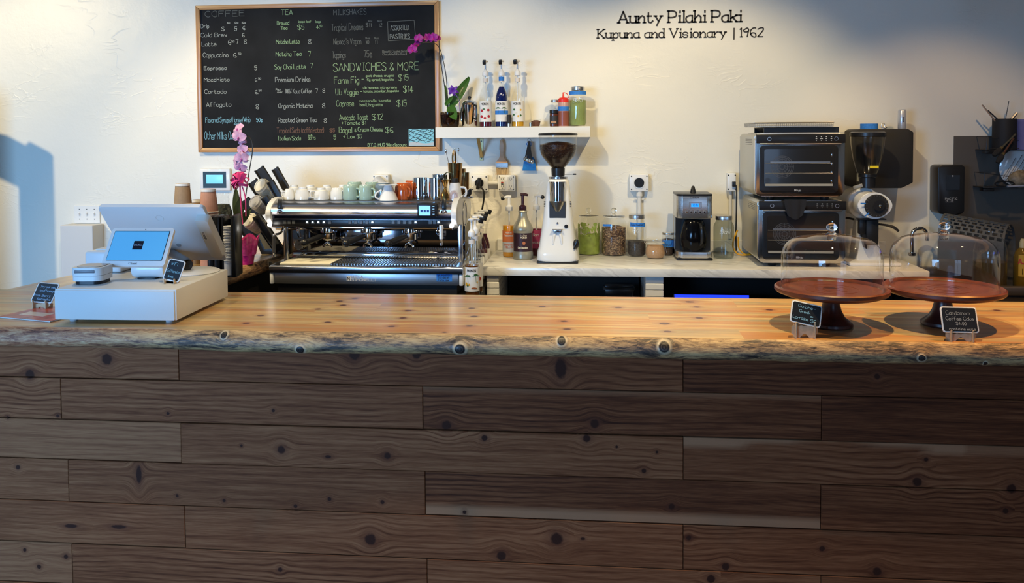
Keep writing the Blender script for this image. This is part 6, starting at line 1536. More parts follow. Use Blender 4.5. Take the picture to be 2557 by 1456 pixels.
for i, (pa, pb_) in enumerate((((2536, 335), (2482, 388)), ((2528, 345), (2488, 405)))):
    A_ = Vector((W(*pa, 2.07)[0], 2.07-.015*i, W(*pa, 2.07)[1])); C_ = Vector((W(*pb_, 2.05)[0], 2.05-.015*i, W(*pb_, 2.05)[1]))
    u_ = T('basting_brush', ['black handled brush hanging bristles down from the upper rack', 'coppery brush hanging bristles down, in front of the black handled one'][i], 'brush', A_, 0, 'brushes hanging on the wire rack'); dl = C_-A_
    B().tube([(0, 0, 0), dl*.3, dl*.62], [.006, .005, .006], 8).done('handle', [mat('olive_handle', (.06, .055, .035), .5), mat('copper_handle', (.45, .20, .12), .25, 1.0)][i], u_); B().tube([dl*.62, dl*.70], [.009, .010], 8).done('ferrule', mat('dull_brass', (.20, .15, .06), .4, .8), u_); B().tube([dl*.70, dl*.85, dl*1.02], [.012, .017, .010], 10, sm=3).done('bristles', mat('dark_bristle', (.02, .018, .016), .9), u_)
x, z = W(2562, 325, 2.12); t = T('plastic_beaker', 'bluish clear plastic beaker at the right edge on the upper rack', 'cup', (x, 2.12, rz1+.005)); B().lathe([(0, 0), (.048, 0), (.052, .165), (.054, .168), (.050, .168), (.046, .005)], 30).done('beaker', mat('violet_tinted_plastic', (.30, .30, .62), .15, trans=.5), t)
x, z = W(2560, 425, 2.15); t = T('white_plate', 'white plate with a wire pattern leaning behind the lower rack', 'plate', (x, 2.20, rz2+.005)); b = B(); b.at(0, 0, .105, rx=4).lathe([(0, 0), (.075, 0), (.108, .012), (.110, .014), (.106, .014)], 40, axis='y'); b.done('plate', CW, t)
b = B()
for i in range(9): X = -.1+.025*i; l_ = math.sqrt(max(0, .1**2-X*X)); b.tube([(X-l_*.5, -.03, .105-l_*.85), (X+l_*.5, -.03, .105+l_*.85)], .0014, 5)
b.done('wire_lines', DGREY, t)
x, z = W(2550, 440, 2.05); t = T('bread_loaf', 'rough brown crumpled bag lying in front of the white plate', 'bag', (x+.02, 2.10, rz2+.006)); b = B(); b.patch(lambda u, v: (.07*math.sin(PI*v)*math.cos(2*PI*u)*(1+.08*math.sin(9*u)), .035*math.sin(PI*v)*math.sin(2*PI*u), .045-.045*math.cos(PI*v)*(1+.1*math.sin(14*u))), 20, 10); b.done('bag', mat('crumpled_bag', (.24, .19, .12), .5, vary=.4, vs=50, bump=.8, bs=60), t)
t['category'] = 'bag'; t.name = 'paper_bag'
x, z = W(2515, 462, 2.06); t = T('tongs', 'black scissor handled tongs on the lower wire rack', 'tongs', (x, 2.07, rz2+.008)); b = B(); b.tube([(.05*math.cos(a)-.01, -.0, .018+.014*math.sin(a)) for a in [2*PI*i/20 for i in range(20)]], .004, 7, closed=True); b.done('handles', BLACK, t); B().tube([(.0, -.01, .004), (.06, -.01, .006), (.10, -.01, .008)], [.006, .005, .004], 8).done('blade', mat('pale_blue_metal', (.55, .60, .72), .3, .5), t)

# sink zone at the right: dark sink cabinet, draped rubber mat, faucet, bottles
sk = T('sink_unit', 'dark sink cabinet with steel basin at the right end behind the cake domes', 'sink', (2.2, 1.95, 0)); xs0 = XM1+.004-2.2
B().box(xs0, -.36, 0, 2.0, .27, .86).done('sink_cabinet', mat('dark_cabinet', (.035, .033, .032), .5), sk); b = B().box(xs0, -.37, .861, 2.0, -.33, .905, .004); b.box(xs0, .20, .861, 2.0, .27, .905, .004); b.box(xs0, -.33, .861, xs0+.03, .20, .905, .003); b.box(xs0, -.33, .861, 2.0, .20, .866); b.done('basin', mat('dull_steel', (.16, .155, .15), .45, .8), sk)
x, z = W(2430, 620, 2.0)
t = T('draped_rubber_mat', 'grey perforated rubber mat arched over the sink edge', 'mat', (x, 2.00, .906)); H = W(2430, 548, 1.95)[1]-.906; RM = mat('grey_rubber_mat', (.10, .105, .11), .6)
# half tunnel, with real slots: built strip by strip
L_, rad = .32, .115
def mp(u, v):        # u along the axis 0..1, v around 0..1
    a = PI*(1-v); ax = Vector((.62, -.42, -.10)).normalized()*L_*(u-.45); side = Vector((.62, .78, 0)).normalized()
    return Vector((0, 0, H-rad))+ax+side*rad*math.cos(a)*1.0+Vector((0, 0, rad*math.sin(a)))+(Vector((0, 0, -(H-rad)*.0)) if 1 else 0)
b = B(); nu, nv = 27, 15
def cell(u0, u1, v0, v1): b.patch(lambda p, q_: mp(u0+(u1-u0)*p, v0+(v1-v0)*q_), 2, 2, .004)
for j in range(nv):
    for i in range(nu):
        u0, u1, v0, v1 = i/nu, (i+1)/nu, j/nv, (j+1)/nv
        if (i+ (j % 2)*1) % 3 == 0 or j in (0, nv-1) or i in (0, nu-1): cell(u0, u1, v0, v1)
        else: cell(u0, u1, v0, v0+(v1-v0)*.35)
for s_ in (0, 1):
    b.patch(lambda p, q_: mp(p, s_)+Vector((0, 0, -(H-rad)*q_)), 12, 3, .004)
b.done('perforated_sheet', RM, t)
x, y_ = W(2296, 600, 2.12)[0], 2.12
t = T('faucet', 'chrome arched faucet between the two glass domes', 'faucet', (x-.04, y_, ZM+.0005)); zt_ = W(2296, 570, 2.12)[1]-ZM
B().tube([(0, 0, 0), (0, 0, zt_-.04), (.012, 0, zt_-.012), (.040, 0, zt_), (.068, 0, zt_-.012), (.080, 0, zt_-.04), (.080, 0, zt_-.07)], .010, 12, sm=6).done('spout', CHROME, t); B().cyl((0, 0, 0), .020, .02, e=.003).done('base', CHROME, t)
x, z = W(2542, 690, 1.72); t = T('dish_soap_bottle', 'yellow dish soap bottle at the right edge behind the dome', 'bottle', (W(2552, 690, 1.70)[0], 1.70, .8665)); hb = W(2545, 618, 1.7)[1]-.8665
B().lathe([(0, 0), (.036, 0), (.040, .01), (.040, hb-.05), (.032, hb-.02), (.014, hb)], 28).done('bottle', mat('amber_soap', (.22, .15, .02), .15, trans=.35), t)
B().lathe([(.015, hb-.002), (.016, hb+.02), (.008, hb+.045), (0, hb+.046)], 20).done('cap', mat('pale_yellow_cap', (.50, .48, .28), .4), t)
b = B(); b.patch(lambda u, v: (.0405*math.sin(R(-50+100*u)), -.0405*math.cos(R(-50+100*u)), hb*.35+.11*v), 12, 1, .0005); l_ = b.done('paper_label', mat('yellow_label', (.50, .36, .04), .5), t)
wrap(text(B(), 'AJAX', 0, hb*.35+.065, .024, .005, mid=True, fit=.07), .041).done('label_lettering', mat('label_red', (.50, .05, .04), .5), l_, fix=False)
wrap(B().cbox(0, 0, hb*.35+.025, .035, .001, .03), .041).done('label_picture', mat('orange_fruit', (.75, .25, .02), .5), l_, fix=False)
x, z = W(2474, 650, 1.68); t = T('glass_jug', 'large clear glass jug in the sink behind the right dome', 'jug', (x, 1.69, .8665)); B().lathe([(0, 0), (.075, 0), (.080, .01), (.080, .20), (.07, .25), (.05, .28), (.048, .31)], 32).done('jug_body', GLASS, t)
B().lathe([(0, .004), (.076, .004), (.076, .15), (0, .15)], 28).done('amber_liquid', mat('amber_liquid', (.10, .07, .015), .2, trans=.3), t)
# ---------------------------------------------------------------- register box and terminals
a_ = G(440, 811, ZC); b_ = G(136, 808, ZC)
ang = math.degrees(math.atan2(a_[1]-b_[1], a_[0]-b_[0])); rw = math.hypot(a_[0]-b_[0], a_[1]-b_[1]); dpt = .455
rc = Vector((a_[0]+b_[0], a_[1]+b_[1], 0))/2+Matrix.Rotation(R(ang), 3, 'Z') @ Vector((0, dpt/2, 0))
RH0, RH1 = .013, .124
reg = T('cash_drawer', 'big white cash drawer box on small feet at the left of the counter', 'cash drawer', (rc.x, rc.y, ZC+.0003), ang)
CASH = mat('powder_white', (.74, .73, .70), .45, bump=.12, bs=500)
w2, d2 = rw/2, dpt/2
B().box(-w2, -d2+.006, RH0, w2, d2, RH1, .004, 2).done('drawer_case', CASH, reg)
B().box(-w2+.002, -d2, RH0+.001, w2-.006, -d2+.008, RH1-.005, .003).done('drawer_front', CASH, reg)
b = B()
for sx in (-1, 1):
    for sy in (-1, 1): B().lathe([(0, 0), (.013, 0), (.016, RH0), (0, RH0)], 18, (sx*(w2-.045), sy*(d2-.045), 0)).done('foot', mat('grey_foot', (.45, .45, .46), .5), reg)
b.bm.free()
TOPZ = ZC+.0003+RH1+.0004
def onr(px, py): x, y = G(px, py, TOPZ); return (x, y, TOPZ)
# card reader
p = onr(221, 709); cr = T('card_reader', 'small white card reader with a black base on the cash drawer', 'card reader', p, ang+5)
def rbox(b, x, y, z0, z1, r, n=10):
    pl = []
    for cx, cy, a0 in ((x-r, y-r, 0), (-x+r, y-r, 90), (-x+r, -y+r, 180), (x-r, -y+r, 270)):
        for i in range(n+1): a = R(a0+90.0*i/n); pl.append((cx+r*math.cos(a), cy+r*math.sin(a)))
    return b.prism(pl, z0, z1, 'xy', 0)
rbox(B().at(0, .035, 0), .050, .050, 0, .014, .028).done('base', BLACK, cr); rbox(B().at(0, .035, 0), .057, .057, .013, .032, .03).done('lower_shell', WHITE, cr); rbox(B().at(0, .035, 0), .058, .058, .0335, .062, .03).done('upper_shell', WHITE, cr)
rbox(B().at(0, .040, 0), .046, .044, .061, .064, .02).done('screen', mat('taupe_screen', (.33, .29, .25), .25), cr)
B().box(-.040, -.0245, .043, .034, -.020, .054, .002).done('card_slot', mat('slot_grey', (.18, .18, .2), .4), cr)
# receipt printer
p = onr(253, 680); pr = T('receipt_printer', 'low white printer box standing behind the card reader', 'printer', (p[0]+.01, p[1]+.06, TOPZ), ang)
B().box(-.075, -.07, 0, .075, .07, .085, .012, 3).done('printer_body', WHITE, pr); B().box(-.05, -.03, .084, .075, .06, .090, .002).done('paper_tray', CASH, pr)
# customer terminal
yt = .22
def tabl(name, label, cat, BL, BR, TL, dB, dT, th, rz=0):
    """slab whose corners are seen at pixels BL, BR, TL, with the bottom edge at depth dB and the top at dT"""
    pbl = Vector((W(BL[0], BL[1], dB)[0], dB, W(BL[0], BL[1], dB)[1])); pbr = Vector((W(BR[0], BR[1], dB)[0], dB, W(BR[0], BR[1], dB)[1])); ptl = Vector((W(TL[0], TL[1], dT)[0], dT, W(TL[0], TL[1], dT)[1]))
    X = (pbr-pbl); w = X.length; X.normalize(); U = ptl-pbl; U = U-X*U.dot(X); h = U.length; U.normalize(); Nn = X.cross(U)
    t = T(name, label, cat, (pbl+pbr)/2); M = Matrix((X, Nn*-1 if False else U.cross(X)*-1, U)).transposed()
    # local x right, y away from the viewer, z up the slab
    Yl = U.cross(X); M = Matrix((X, Yl, U)).transposed(); t.rotation_euler = M.to_euler()
    return t, w, h
t, w, h = tabl('customer_display', 'white tablet style customer display with a blue lit screen', 'display', (251, 664), (409, 665), (291, 569), .19, .28, .012)
def rplate(b, x, z0, z1, r, y0, y1, bev=.002):
    pl = []
    for cx, cz, a0 in ((x-r, z1-r, 0), (-x+r, z1-r, 90), (-x+r, z0+r, 180), (x-r, z0+r, 270)):
        for i in range(7): a = R(a0+90*i/6); pl.append((cx+r*math.cos(a), cz+r*math.sin(a)))
    return b.prism(pl, y0, y1, 'xz', bev)
rplate(B(), w/2, 0, h, .012, 0, .012).done('tablet_case', WHITE, t)
scn = rplate(B(), w/2-.014, .022, h-.014, .002, -.0012, .001, 0).done('screen', mat('black_edge', (.01, .012, .02), .2), t)
B().box(-w/2+.016, -.0022, .024, w/2-.016, -.0010, h-.016).done('lit_screen', mat('sky_blue_screen', (.1, .3, .5), .15, emit=(.04, .20, .38), es=1.0), scn)
B().box(-.019, -.0032, h*.42, .019, -.0020, h*.42+.036).done('logo_tile', mat('night_tile', (.01, .01, .02), .3), scn)
text(B(), 'Coffee Notes', 0, h*.42+.016, .005, .0009, y=-.0038, mid=True, fit=.032).done('logo_lettering', mat('pale_ink', (.5, .55, .7), .5), scn, fix=False)
text(B(), 'toast', -.006, .007, .008, .0012, y=-.0008, fit=.024).done('maker_lettering', mat('soft_grey_ink', (.20, .20, .22), .5), t, fix=False)
b = B(); b.tube([(-.018, -.0006, .008), (-.009, -.0006, .008), (-.008, -.0006, .013), (-.013, -.0006, .016), (-.017, -.0006, .013)], .0006, 4, closed=True); b.done('maker_emblem', mat('soft_grey_ink'), t)
B().cyl((.01, -.0008, h-.007), .0018, .001, 'y', n=10).done('camera_dot', BLACK, t)
p = onr(362, 699); cdisp = t; sd = bpy.data.objects.new('stand', None); scene.collection.objects.link(sd); sd.location = (p[0], p[1]+.045, TOPZ); sd.rotation_euler = (0, 0, R(4)); adopt(sd, cdisp)
b = B(); b.tube([(-.060, 0, .036), (-.055, 0, .036), (.050, 0, .036), (.056, 0, .036)], [.020, .034, .034, .026], 24, sm=4); b.done('round_foot', WHITE, sd); B().cyl((.055, 0, .036), .018, .004, 'x').done('round_button', CASH, sd)
zst = t.location.z-TOPZ
B().box(-.045, -.012, .045, .050, .020, max(.06, zst+.030), .008).done('neck', WHITE, sd)
B().box(-.04, -.03, 0, .03, .03, .006, .002).done('rubber_pad', BLACK, sd)
# staff monitor, seen from behind, leaning towards the viewer
t, w, h = tabl('staff_monitor', 'large white register monitor seen from behind, tilted towards the front', 'monitor', (318, 648), (566, 650), (269, 517), .78, .56, .02)
t2w = w
rplate(B(), w/2, 0, h, .016, 0, .018).done('monitor_shell', WHITE, t); rplate(B(), w/2-.01, .01, h-.01, .01, .0175, .020, 0).done('screen', BLACK, t)
B().ring((.02, -.001, h*.80), .017, .016, .001, 'y').done('emblem_ring', CASH, t); B().cyl((.045, -.003, h*.30), .010, .003, 'y').done('vesa_mark', mat('grey_print'), t)
b = B(); b.at(w/2-.018, -.012, h*.50).prism([(-.020, -.10), (.016, -.125), (.036, -.10), (.036, .115), (.024, .125), (-.020, .125)], -.026, .016, 'xz', .004); sw_ = b.done('card_swipe_module', mat('off_white_plastic', (.70, .69, .64), .4), t)
b = B(); b.at(w/2-.022, -.0395, h*.60).cbox(0, 0, 0, .018, .001, .055, .0004, 1); b.done('serial_sticker', SIGNW, sw_)
b = B()
for i in range(7): b.at(w/2-.022, -.0405, h*.60).cbox(0, 0, -.022+.007*i, .008+.003*(i % 2), .0006, .003)
b.done('sticker_print', INK, sw_)
p = onr(470, 682); ms_ = bpy.data.objects.new('stand', None); scene.collection.objects.link(ms_); ms_.location = (p[0], p[1]+.03, TOPZ); adopt(ms_, t)
b = B(); b.lathe([(0, 0), (.105, 0), (.108, .003), (.100, .007), (0, .009)], 36); b.done('foot_disc', WHITE, ms_)
b = B(); top = Vector((t.location.x-p[0]-.02, t.location.y-p[1]-.03-.02, t.location.z-TOPZ+.035)); b.tube([(-.02, 0, .024), (-.03, .01, .035), (top.x, top.y+.0, top.z)], [.02, .022, .02], 14, sm=3); b.done('neck', BLACK, ms_)

# small chalk signs on plywood easels
def easel(label, BL, BR, TL, dB, dT, zrest, lines, chalkm, slate, elab='', bw=.004):
    t, w, h = tabl('chalk_sign', label, 'sign', BL, BR, TL, dB, dT, .005)
    t['group'] = 'little chalk signs on plywood easels'
    rplate(B(), w/2, 0, h, .008, 0, .004, .001).done('white_border', mat('white_sign_edge', (.78, .78, .76), .5), t)
    sl = rplate(B(), w/2-bw, bw, h-bw, .006, -.0008, .001, 0).done('slate_face', slate, t)
    for i, (s_, fx, fz, hp, fw_) in enumerate(lines):
        text(B(), s_, -w/2+fx*w, (.05+fz*.88)*h, hp*h*.82, .0011, y=-.0016, fit=fw_*w if fw_ else None, jit=.05, seed=i+5).done('chalk_writing', chalkm, sl, fix=False)
    # easel cut from plywood: a wavy bar with two hooked feet
    inv = t.rotation_euler.to_matrix().inverted()
    dz = t.location.z-zrest
    e_ = T('plywood_easel', 'pale plywood easel holding the '+elab, 'easel', (t.location.x, t.location.y, zrest), math.degrees(t.rotation_euler.z))
    b = B(); n_ = 16; pl = [(-w*.42+w*.84*i/n_, .006+.008*math.cos(4*PI*i/n_)) for i in range(n_+1)]+[(w*.42-w*.84*i/n_, dz-.002-.004*math.cos(4*PI*i/n_)**2) for i in range(n_+1)]
    b.prism(pl, .002, .005, 'xz'); b.done('cross_bar', MAPLE, e_)
    for s_ in (-1, 1):
        B().prism([(-.012, 0), (.03, 0), (.035, dz*.6), (.02, dz-.001), (-.002, dz-.001), (-.006, dz+.010), (-.012, dz+.010)], s_*w*.30-.0015, s_*w*.30+.0015, 'yz').done('hooked_foot', MAPLE, e_)
    return t
BL_ = mat('light_blue_slate', (.05, .055, .06), .16, coat=.8)
easel('wifi chalk sign with white edge standing on the cash drawer', (405, 697), (446, 706), (426, 645), .145, .175, TOPZ, [('WiFi', .22, .76, .16, .42), ('Coffeenotes', .12, .38, .17, .80), ('Guest', .28, .12, .10, .34)], CHB, SLATE, 'wifi sign')
easel('bluish reflecting chalk sign left of the cash drawer announcing something new', (75, 754), (128, 758), (92, 704), .24, .29, ZC, [('Try our new', .18, .78, .13, .75), ('iced honey', .22, .56, .13, .7), ('Pink Berry', .06, .28, .13, .8), ('Refresher!', .28, .08, .12, .7)], mat('dim_blue_chalk', (.35, .55, .75), .9), BL_, 'bluish sign left of the cash drawer')
easel('chalk sign for quiche in front of the left cake stand', (1972, 802), (2048, 820), (1988, 750), -.02, .01, ZC, [('Quiche-', .22, .77, .16, .58), ('Greek', .27, .52, .14, .38), ('or', .64, .38, .10, .14), ('Lorraine', .08, .16, .17, .52), ('$6', .66, .12, .18, .2)], mat('bright_blue_chalk', (.30, .58, .72), .9), SLATE, 'quiche sign')
easel('chalk sign for coffee cake with nuts in front of the right cake stand', (2355, 830), (2446, 832), (2342, 765), -.03, .0, ZC, [('Cardamom', .14, .72, .17, .68), ('Coffee Cake', .12, .48, .16, .78), ('$4.00', .38, .28, .14, .3), ('contains nuts', .18, .05, .12, .74)], mat('soft_white_chalk', (.36, .38, .38), .9), SLATE, 'coffee cake sign')
# magazine under the left sign
x, y = G(75, 790, ZC)
mg = T('magazine', 'red and white magazine lying partly under the cash drawer on the left', 'magazine', (x+.06, y+.03, ZC+.0004), -14)
B().box(-.14, -.10, 0, .11, .10, .0045, .001, 1).done('pages', mat('magazine_paper', (.70, .68, .65), .4), mg); B().box(-.14, -.10, .0045, .11, .10, .0052).done('cover', mat('red_cover', (.50, .10, .07), .25, vary=.5, vs=14), mg); B().box(-.10, -.05, .0052, .02, .0, .0055).done('cover_panel', mat('cover_cream', (.72, .60, .52), .3), mg)

# ---------------------------------------------------------------- cake stands
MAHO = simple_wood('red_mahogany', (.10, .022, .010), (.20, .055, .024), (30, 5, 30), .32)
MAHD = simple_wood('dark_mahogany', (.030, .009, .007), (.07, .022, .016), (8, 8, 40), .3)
def cake(pxc, pyb, rP, hP, rD, hD, label_s, label_d, rz, sc=1.0):
    x, y = G(pxc, pyb, ZC)
    t = T('cake_stand', label_s, 'cake stand', (x, y, ZC+.0004), rz, 'wooden cake stands')
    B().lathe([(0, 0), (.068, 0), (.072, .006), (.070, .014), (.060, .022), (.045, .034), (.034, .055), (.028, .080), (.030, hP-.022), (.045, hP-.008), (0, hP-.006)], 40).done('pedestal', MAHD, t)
    B().lathe([(0, hP-.008), (rP*.86, hP-.008), (rP*.97, hP), (rP, hP+.006), (rP, hP+.016), (rP-.006, hP+.020), (rP-.012, hP+.018), (rP-.020, hP+.010), (0, hP+.010)], 72).done('plate', MAHO, t)
    b = B()
    for r_ in (.03, .055, .09): b.ring((0, 0, hP+.0098), r_, r_-.0012, .0012)
    b.done('turning_rings', mat('lighter_mahogany', (.26, .08, .038), .3), t)
    zD = ZC+.0004+hP+.0106
    g = T('glass_dome', label_d, 'dome', (x, y, zD), 0, 'glass cake domes')
    th = .003; c_ = .070
    o = [(rD, 0)]+[(rD, hD-c_)]+[(rD-c_+c_*math.cos(R(a)), hD-c_+c_*math.sin(R(a))) for a in range(10, 81, 10)]+[(rD-c_, hD), (rD*.35, hD+.008), (.02, hD+.010), (.016, hD+.010)]
    B().lathe(o, 72).done('dome_glass', thin_glass('dome_glass', (.965, .97, .965), 1.0, .01), g)
    B().lathe([(rD-.0015, 0), (rD+.002, 0), (rD+.0025, .003), (rD+.001, .005)], 72).done('rim', thin_glass('rim_glass', (.80, .85, .84), 1.0, .05), g)
    b = B(); b.lathe([(0, hD+.008), (.018, hD+.008), (.020, hD+.011), (.012, hD+.016), (.010, hD+.020)], 24); b.sph((0, 0, hD+.034), .0175, 1.05, 1.05, .85, 24, 14); b.done('knob', mat('clear_glass', (.97, .98, .96), .02, trans=1.0), g)
cake(2075, 815, .187, .118, .165, .178, 'left reddish wooden cake stand with the quiche sign', 'left glass dome on the cake stand nearer the ovens', 20)
cake(2354, 812, .193, .116, .170, .180, 'right reddish wooden cake stand near the end of the counter', 'right glass dome on the cake stand nearer the sink', -35)

# ---------------------------------------------------------------- things on the side slab
ZA = ZC+.0004
def pa(px, Y, py=660): x, _ = W(px, py, Y); return (x, Y, ZA)
def cupstack(label, px, Y, ptop, r0, r1, m_, hgt):
    z1 = W(px, ptop, Y)[1]; t = T('paper_cup_stack', label, 'paper cups', pa(px, Y), 0, 'stacks of paper cups'); H = z1-ZA
    # inverted cups: each shows its body above and a rolled rim below
    n_ = 0; z = H; first = True
    while z > .03 and n_ < 9:
        hh_ = hgt if first else .014; zb = max(0.0, z-hh_)
        b = B(); rb = r1 if first else r1; ra = r0 if first else r1-.002
        b.lathe([(0, z), (ra, z), (ra+(rb-ra)*.02, z-.0005), (rb, zb+.003)] if first else [(ra, z), (rb, zb+.003)], 30); c = b.done('paper_cup', m_, t)
        bb = B(); bb.lathe([(rb, zb+.005), (rb+.003, zb+.004), (rb+.003, zb+.0005), (rb-.002, zb)], 30); bb.done('rolled_rim', mat('cup_rim_white', (.75, .72, .66), .5), c)
        if first: bb = B(); bb.lathe([(ra-.0005, z+.0005), (ra+.0012, z), (ra+.0025, z-.012), (ra, z-.012)], 30); bb.done('base_band', mat('cup_rim_white'), c)
        z = zb; first = False; n_ += 1
    if z > 0: B().lathe([(0, z), (r1-.001, z), (r1, 0), (0, 0)], 28).done('lower_cups', m_, t)
    return t
KR = mat('kraft_cup', (.33, .21, .11), .7, vary=.06, vs=80); KP = mat('pinkish_kraft_cup', (.50, .24, .15), .7, vary=.06, vs=80)
cupstack('tallest stack of brown kraft paper cups behind the monitor', 460, 1.25, 458, .034, .043, KR, .105)
cupstack('low stack of kraft paper cups between the two tall stacks', 499, 1.42, 499, .032, .040, KR, .09)
cupstack('stack of reddish kraft paper cups beside the bean jar', 524, 1.20, 472, .034, .045, KP, .115)
t = T('tall_bean_jar', 'tall clear container of dark green leaves behind the paper cups', 'jar', pa(556, 1.55)); H = W(556, 480, 1.55)[1]-ZA
B().lathe([(0, 0), (.058, 0), (.060, .01), (.060, H*.70), (.045, H*.82), (.040, H*.86), (.044, H*.90), (.040, H*.93), (.044, H*.96), (.042, H)], 32).done('container', GLASS, t)
B().lathe([(0, .004), (.056, .004), (.056, H*.70), (.041, H*.82), (0, H*.83)], 28).done('dried_leaves', speck('dried_leaves', [(0, (.008, .010, .006)), (.7, (.03, .035, .018)), (1, (.10, .11, .06))], 130), t)
# black lid dispenser with a spiral of lids
t = T('lid_organizer', 'black upright organizer with a stack of clear lids between its walls', 'organizer', pa(566, 1.05), 10); H = W(575, 538, 1.05)[1]-ZA
for i, X in enumerate((-.075, -.045, -.008)): B().box(X-.0, -.06, 0, X+.030 if i < 2 else X+.012, .06, H, .008).done('wall_tube', BLACK, t)
B().box(.040, -.075, 0, .060, .055, H+.004, .006).done('right_wall', BLACK, t); B().box(-.075, .055, 0, .060, .065, H-.02, .003).done('back_wall', BLACK, t); B().box(-.075, -.06, 0, .060, .06, .01).done('floor_plate', BLACK, t)
ls = T('clear_lid_stack', 'stack of clear plastic lids in the black organizer', 'lids', (0, 0, 0)); ls.location = t.matrix_world @ Vector((0, 0, 0))
p = Matrix.Translation(t.location) @ Matrix.Rotation(R(10), 4, 'Z') @ Vector((.018, -.045, .0102)); ls.location = p
for i in range(24): B().lathe([(.0, .006), (.016, .006), (.018, .002), (.021, 0), (.022, .0015), (.018, .007)], 20, (rnd.uniform(-.0008, .0008), 0, .060+i*.0072)).done('lid', mat('clear_lid_plastic', (.75, .76, .78), .12, coat=.3), ls)
B().cyl((0, 0, 0), .020, .060).done('lower_lids', mat('clear_lid_plastic'), ls)
# slanted black cup rack with lids
rk = T('lid_rack', 'black slanted rack of open tubes holding lid stacks next to the espresso machine', 'rack', pa(655, 1.80)); ox, oy, oz = rk.location
def rl(px, py, Y=1.72): X, Z = W(px, py, Y); return Vector((X-ox, Y-oy, Z-oz))
def channel(b, A_, C_, wd, dp):
    d_ = (C_-A_); L = d_.length; d_.normalize(); sd_ = Vector((d_.z, 0, -d_.x)); k_ = Vector((0, 1, 0))
    prof = [(-wd/2, -dp), (-wd/2+.004, -dp), (-wd/2+.004, -.004), (wd/2-.004, -.004), (wd/2-.004, -dp), (wd/2, -dp), (wd/2, 0), (-wd/2, 0)]
    A__ = b._v([A_+sd_*u+k_*v for u, v in prof]); C__ = b._v([C_+sd_*u+k_*v for u, v in prof])
    for i in range(8): j = (i+1) % 8; b._f([A__[i], C__[i], C__[j], A__[j]])
    b._f(A__[::-1]); b._f(C__)
for (a0, c0, Y0, lab_) in (((612, 498), (700, 625), 1.66, 'tube_channel'), ((632, 452), (705, 560), 1.72, 'tube_channel'), ((648, 420), (700, 500), 1.80, 'tube_channel'), ((600, 548), (640, 612), 1.62, 'tube_channel')):
    b = B(); channel(b, rl(*a0, Y0), rl(*c0, Y0), .056, .022); b.done(lab_, BLACKM, rk)
for (a0, c0, Y0) in (((641, 538), (690, 612), 1.50), ((662, 492), (690, 535), 1.53), ((676, 452), (706, 505), 1.56), ((688, 420), (722, 480), 1.66)):
    b = B(); channel(b, rl(*a0, Y0), rl(*c0, Y0), .036, .024); b.done('front_rail', mat('charcoal_plastic', (.03, .03, .032), .4), rk)
zf = rl(650, 626, 1.66).z
b = B().prism([(rl(604, 566, 1.66).x, rl(604, 566, 1.66).z), (rl(636, 624, 1.66).x, 0.0), (rl(708, 624, 1.66).x, 0.0), (rl(712, 560, 1.66).x, rl(712, 560, 1.66).z), (rl(700, 560, 1.66).x, rl(700, 560, 1.66).z), (rl(690, 606, 1.66).x, .03), (rl(645, 612, 1.66).x, .025), (rl(612, 560, 1.66).x, rl(612, 560, 1.66).z)], -.05, .05, 'xz', .002); b.done('base_frame', BLACK, rk)
for (c0, Y0, ln, r_, m_, lb_) in (((668, 460), 1.70, .08, .044, mat('cream_lid', (.72, .69, .58), .4), 'top stack of cream lids in the slanted rack'), ((655, 500), 1.66, .07, .042, mat('crinkled_clear', (.62, .62, .64), .15, .3, bump=1.0, bs=60), 'crinkly clear lid stack in the middle of the slanted rack'), ((640, 545), 1.62, .08, .044, mat('cream_lid'), 'lower stack of cream lids in the slanted rack')):
    X, Z = W(c0[0], c0[1], Y0); t = T('lid_stack', lb_, 'lids', (X, Y0-.100, Z), 0, 'lid stacks in the slanted rack')
    dirv = Vector((.38, .78, -.50)).normalized(); qm = dirv.to_track_quat('-Z', 'Y').to_matrix().to_4x4(); b = B(); b.m = qm
    b.lathe([(0, .002), (r_*.70, .002), (r_*.74, .006), (r_*.86, .006), (r_*.90, -.004), (r_, -.008), (r_, -.012)], 32); t_l = b.done('top_lid', m_, t)
    b = B(); b.m = qm
    pf = []
    n_ = int(ln/.007)
    for i in range(n_): z = -.012-.007*i; pf += [(r_, z), (r_, z-.003), (r_*.93, z-.004), (r_*.93, z-.007)]
    b.lathe(pf+[(0, pf[-1][1])], 28); b.done('stacked_lids', m_, t)
# pink orchid
po = T('pink_orchid', 'pale pink orchid with a hot pink bow beside the chalkboard corner', 'orchid', pa(612, 1.40)); ox, oy, oz = po.location
def pl_(px, py, Y=1.40): X, Z = W(px, py, Y); return Vector((X-ox, Y-oy, Z-oz))
b = B(); b.lathe([(0, 0), (.042, 0), (.050, .05), (.060, .115), (.056, .118), (.05, .08), (0, .075)], 14); b.done('pot', mat('hot_pink_wrap', (.62, .02, .20), .3, vary=.35, vs=60, coat=.4), po)
b = B(); b.patch(lambda u, v: ((.050+.020*v+.006*math.sin(u*40))*math.cos(2*PI*u), (.050+.020*v+.006*math.sin(u*40))*math.sin(2*PI*u), .05+.09*v+.012*v*math.sin(u*31)), 60, 5, .001); b.done('gift_wrap', mat('pink_foil', (.70, .06, .26), .2, vary=.3, vs=50, coat=.5), po)
b = B(); leaf(b, pl_(598, 560), pl_(590, 470), .052, .008); leaf(b, pl_(596, 565), pl_(602, 492, 1.36), .060, .010); leaf(b, pl_(600, 560), pl_(628, 520), .04, .006); b.done('leaves', mat('olive_leaf', (.055, .085, .035), .4, vary=.2, vs=15), po)
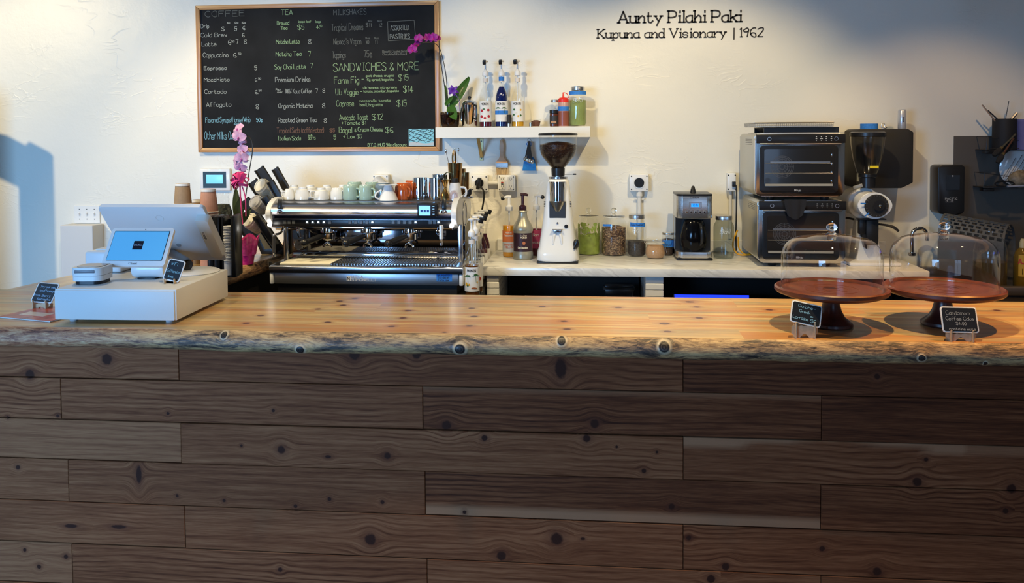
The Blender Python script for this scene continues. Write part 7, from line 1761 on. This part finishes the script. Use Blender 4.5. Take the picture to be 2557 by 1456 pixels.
b = B(); b.tube([pl_(602, 560), pl_(612, 500), pl_(622, 430), pl_(630, 380), pl_(628, 350), pl_(612, 335), pl_(598, 325)], [.0030, .0018], 7, sm=6); b.tube([pl_(598, 560), pl_(600, 470), pl_(603, 430)], [.0030, .0030], 7, sm=3)
for (s0, s1) in (((626, 402), (612, 392)), ((622, 425), (606, 412)), ((630, 380), (618, 370))): b.tube([pl_(*s0), pl_((s0[0]+s1[0])/2, (s0[1]+s1[1])/2+3), pl_(*s1)], .0013, 5, sm=3)
b.done('stems', mat('dark_stem'), po)
b1, b2 = B(), B()
for (px, py, Y, r_, fc, tl) in ((595, 322, 1.38, .036, (-.5, -.8, .5), 10), (597, 342, 1.36, .040, (-.2, -1, -.1), -15), (606, 375, 1.38, .036, (-.3, -.9, -.2), 12), (603, 395, 1.36, .036, (.2, -1, -.1), 0), (588, 408, 1.38, .034, (-.8, -.6, -.1), 20), (600, 418, 1.37, .034, (.0, -1, -.4), -20), (606, 355, 1.40, .022, (.6, -.8, 0), 30)):
    flower(b1, b2, pl_(px, py, Y), r_, fc, tl)
b1.done('petals', mat('pale_pink_petal', (.66, .36, .50), .5, vary=.18, vs=60), po); b2.done('flower_lips', mat('mauve_lip', (.45, .10, .32), .5), po)
b = B(); c_ = pl_(599, 452, 1.34)
for i in range(16):
    a = rnd.uniform(0, 360); e_ = rnd.uniform(-55, 55)
    b.m = Matrix.Translation(c_) @ Euler((R(e_), R(a), 0)).to_matrix().to_4x4()
    b.patch(lambda u, v: (.048*math.sin(PI*u), .006*math.sin(2*PI*u)+(v-.5)*.024, .017*math.cos(PI*u)), 10, 2, .0006)
b.m = Matrix.Identity(4); b.tube([c_, pl_(601, 500, 1.34), pl_(606, 560, 1.34)], [.004, .003], 6, sm=4); b.tube([c_, pl_(612, 490, 1.34), pl_(614, 540, 1.34)], [.003, .003], 6, sm=4)
b.done('bow', mat('pink_ribbon', (.82, .07, .24), .25, coat=.5), po)
# ceiling track lamp whose tip shows at the top edge
x, z = W(2300, -6, 1.1)
t = T('track_lamp', 'black lamp head whose tip just shows at the upper right', 'lamp', (x, 1.1, z)); b = B(); b.lathe([(.030, -.005), (.034, 0), (.034, .10), (.026, .13), (0, .135)], 24); b.done('lamp_shade', BLACK, t); B().cyl((0, 0, .13), .006, 3.2-z-.13-.001).done('stem', BLACK, t)
# unseen panel added off to the left, outline cut to throw the tall wall shadow
fb = T('shadow_blocker', 'tall dark unseen panel added at the left to shade the wall', 'sign', (-3.965, 1.62, 0), 8)
B().prism([(.07, 0), (.23, 0), (.23, 1.93), (.13, 1.985), (.11, 1.97), (.02, 2.02), (-.22, 2.10), (-.22, 1.95), (.07, 1.80)], -.015, .015, 'xz').done('panel', mat('blocker_dark', (.05, .06, .07), .8), fb)
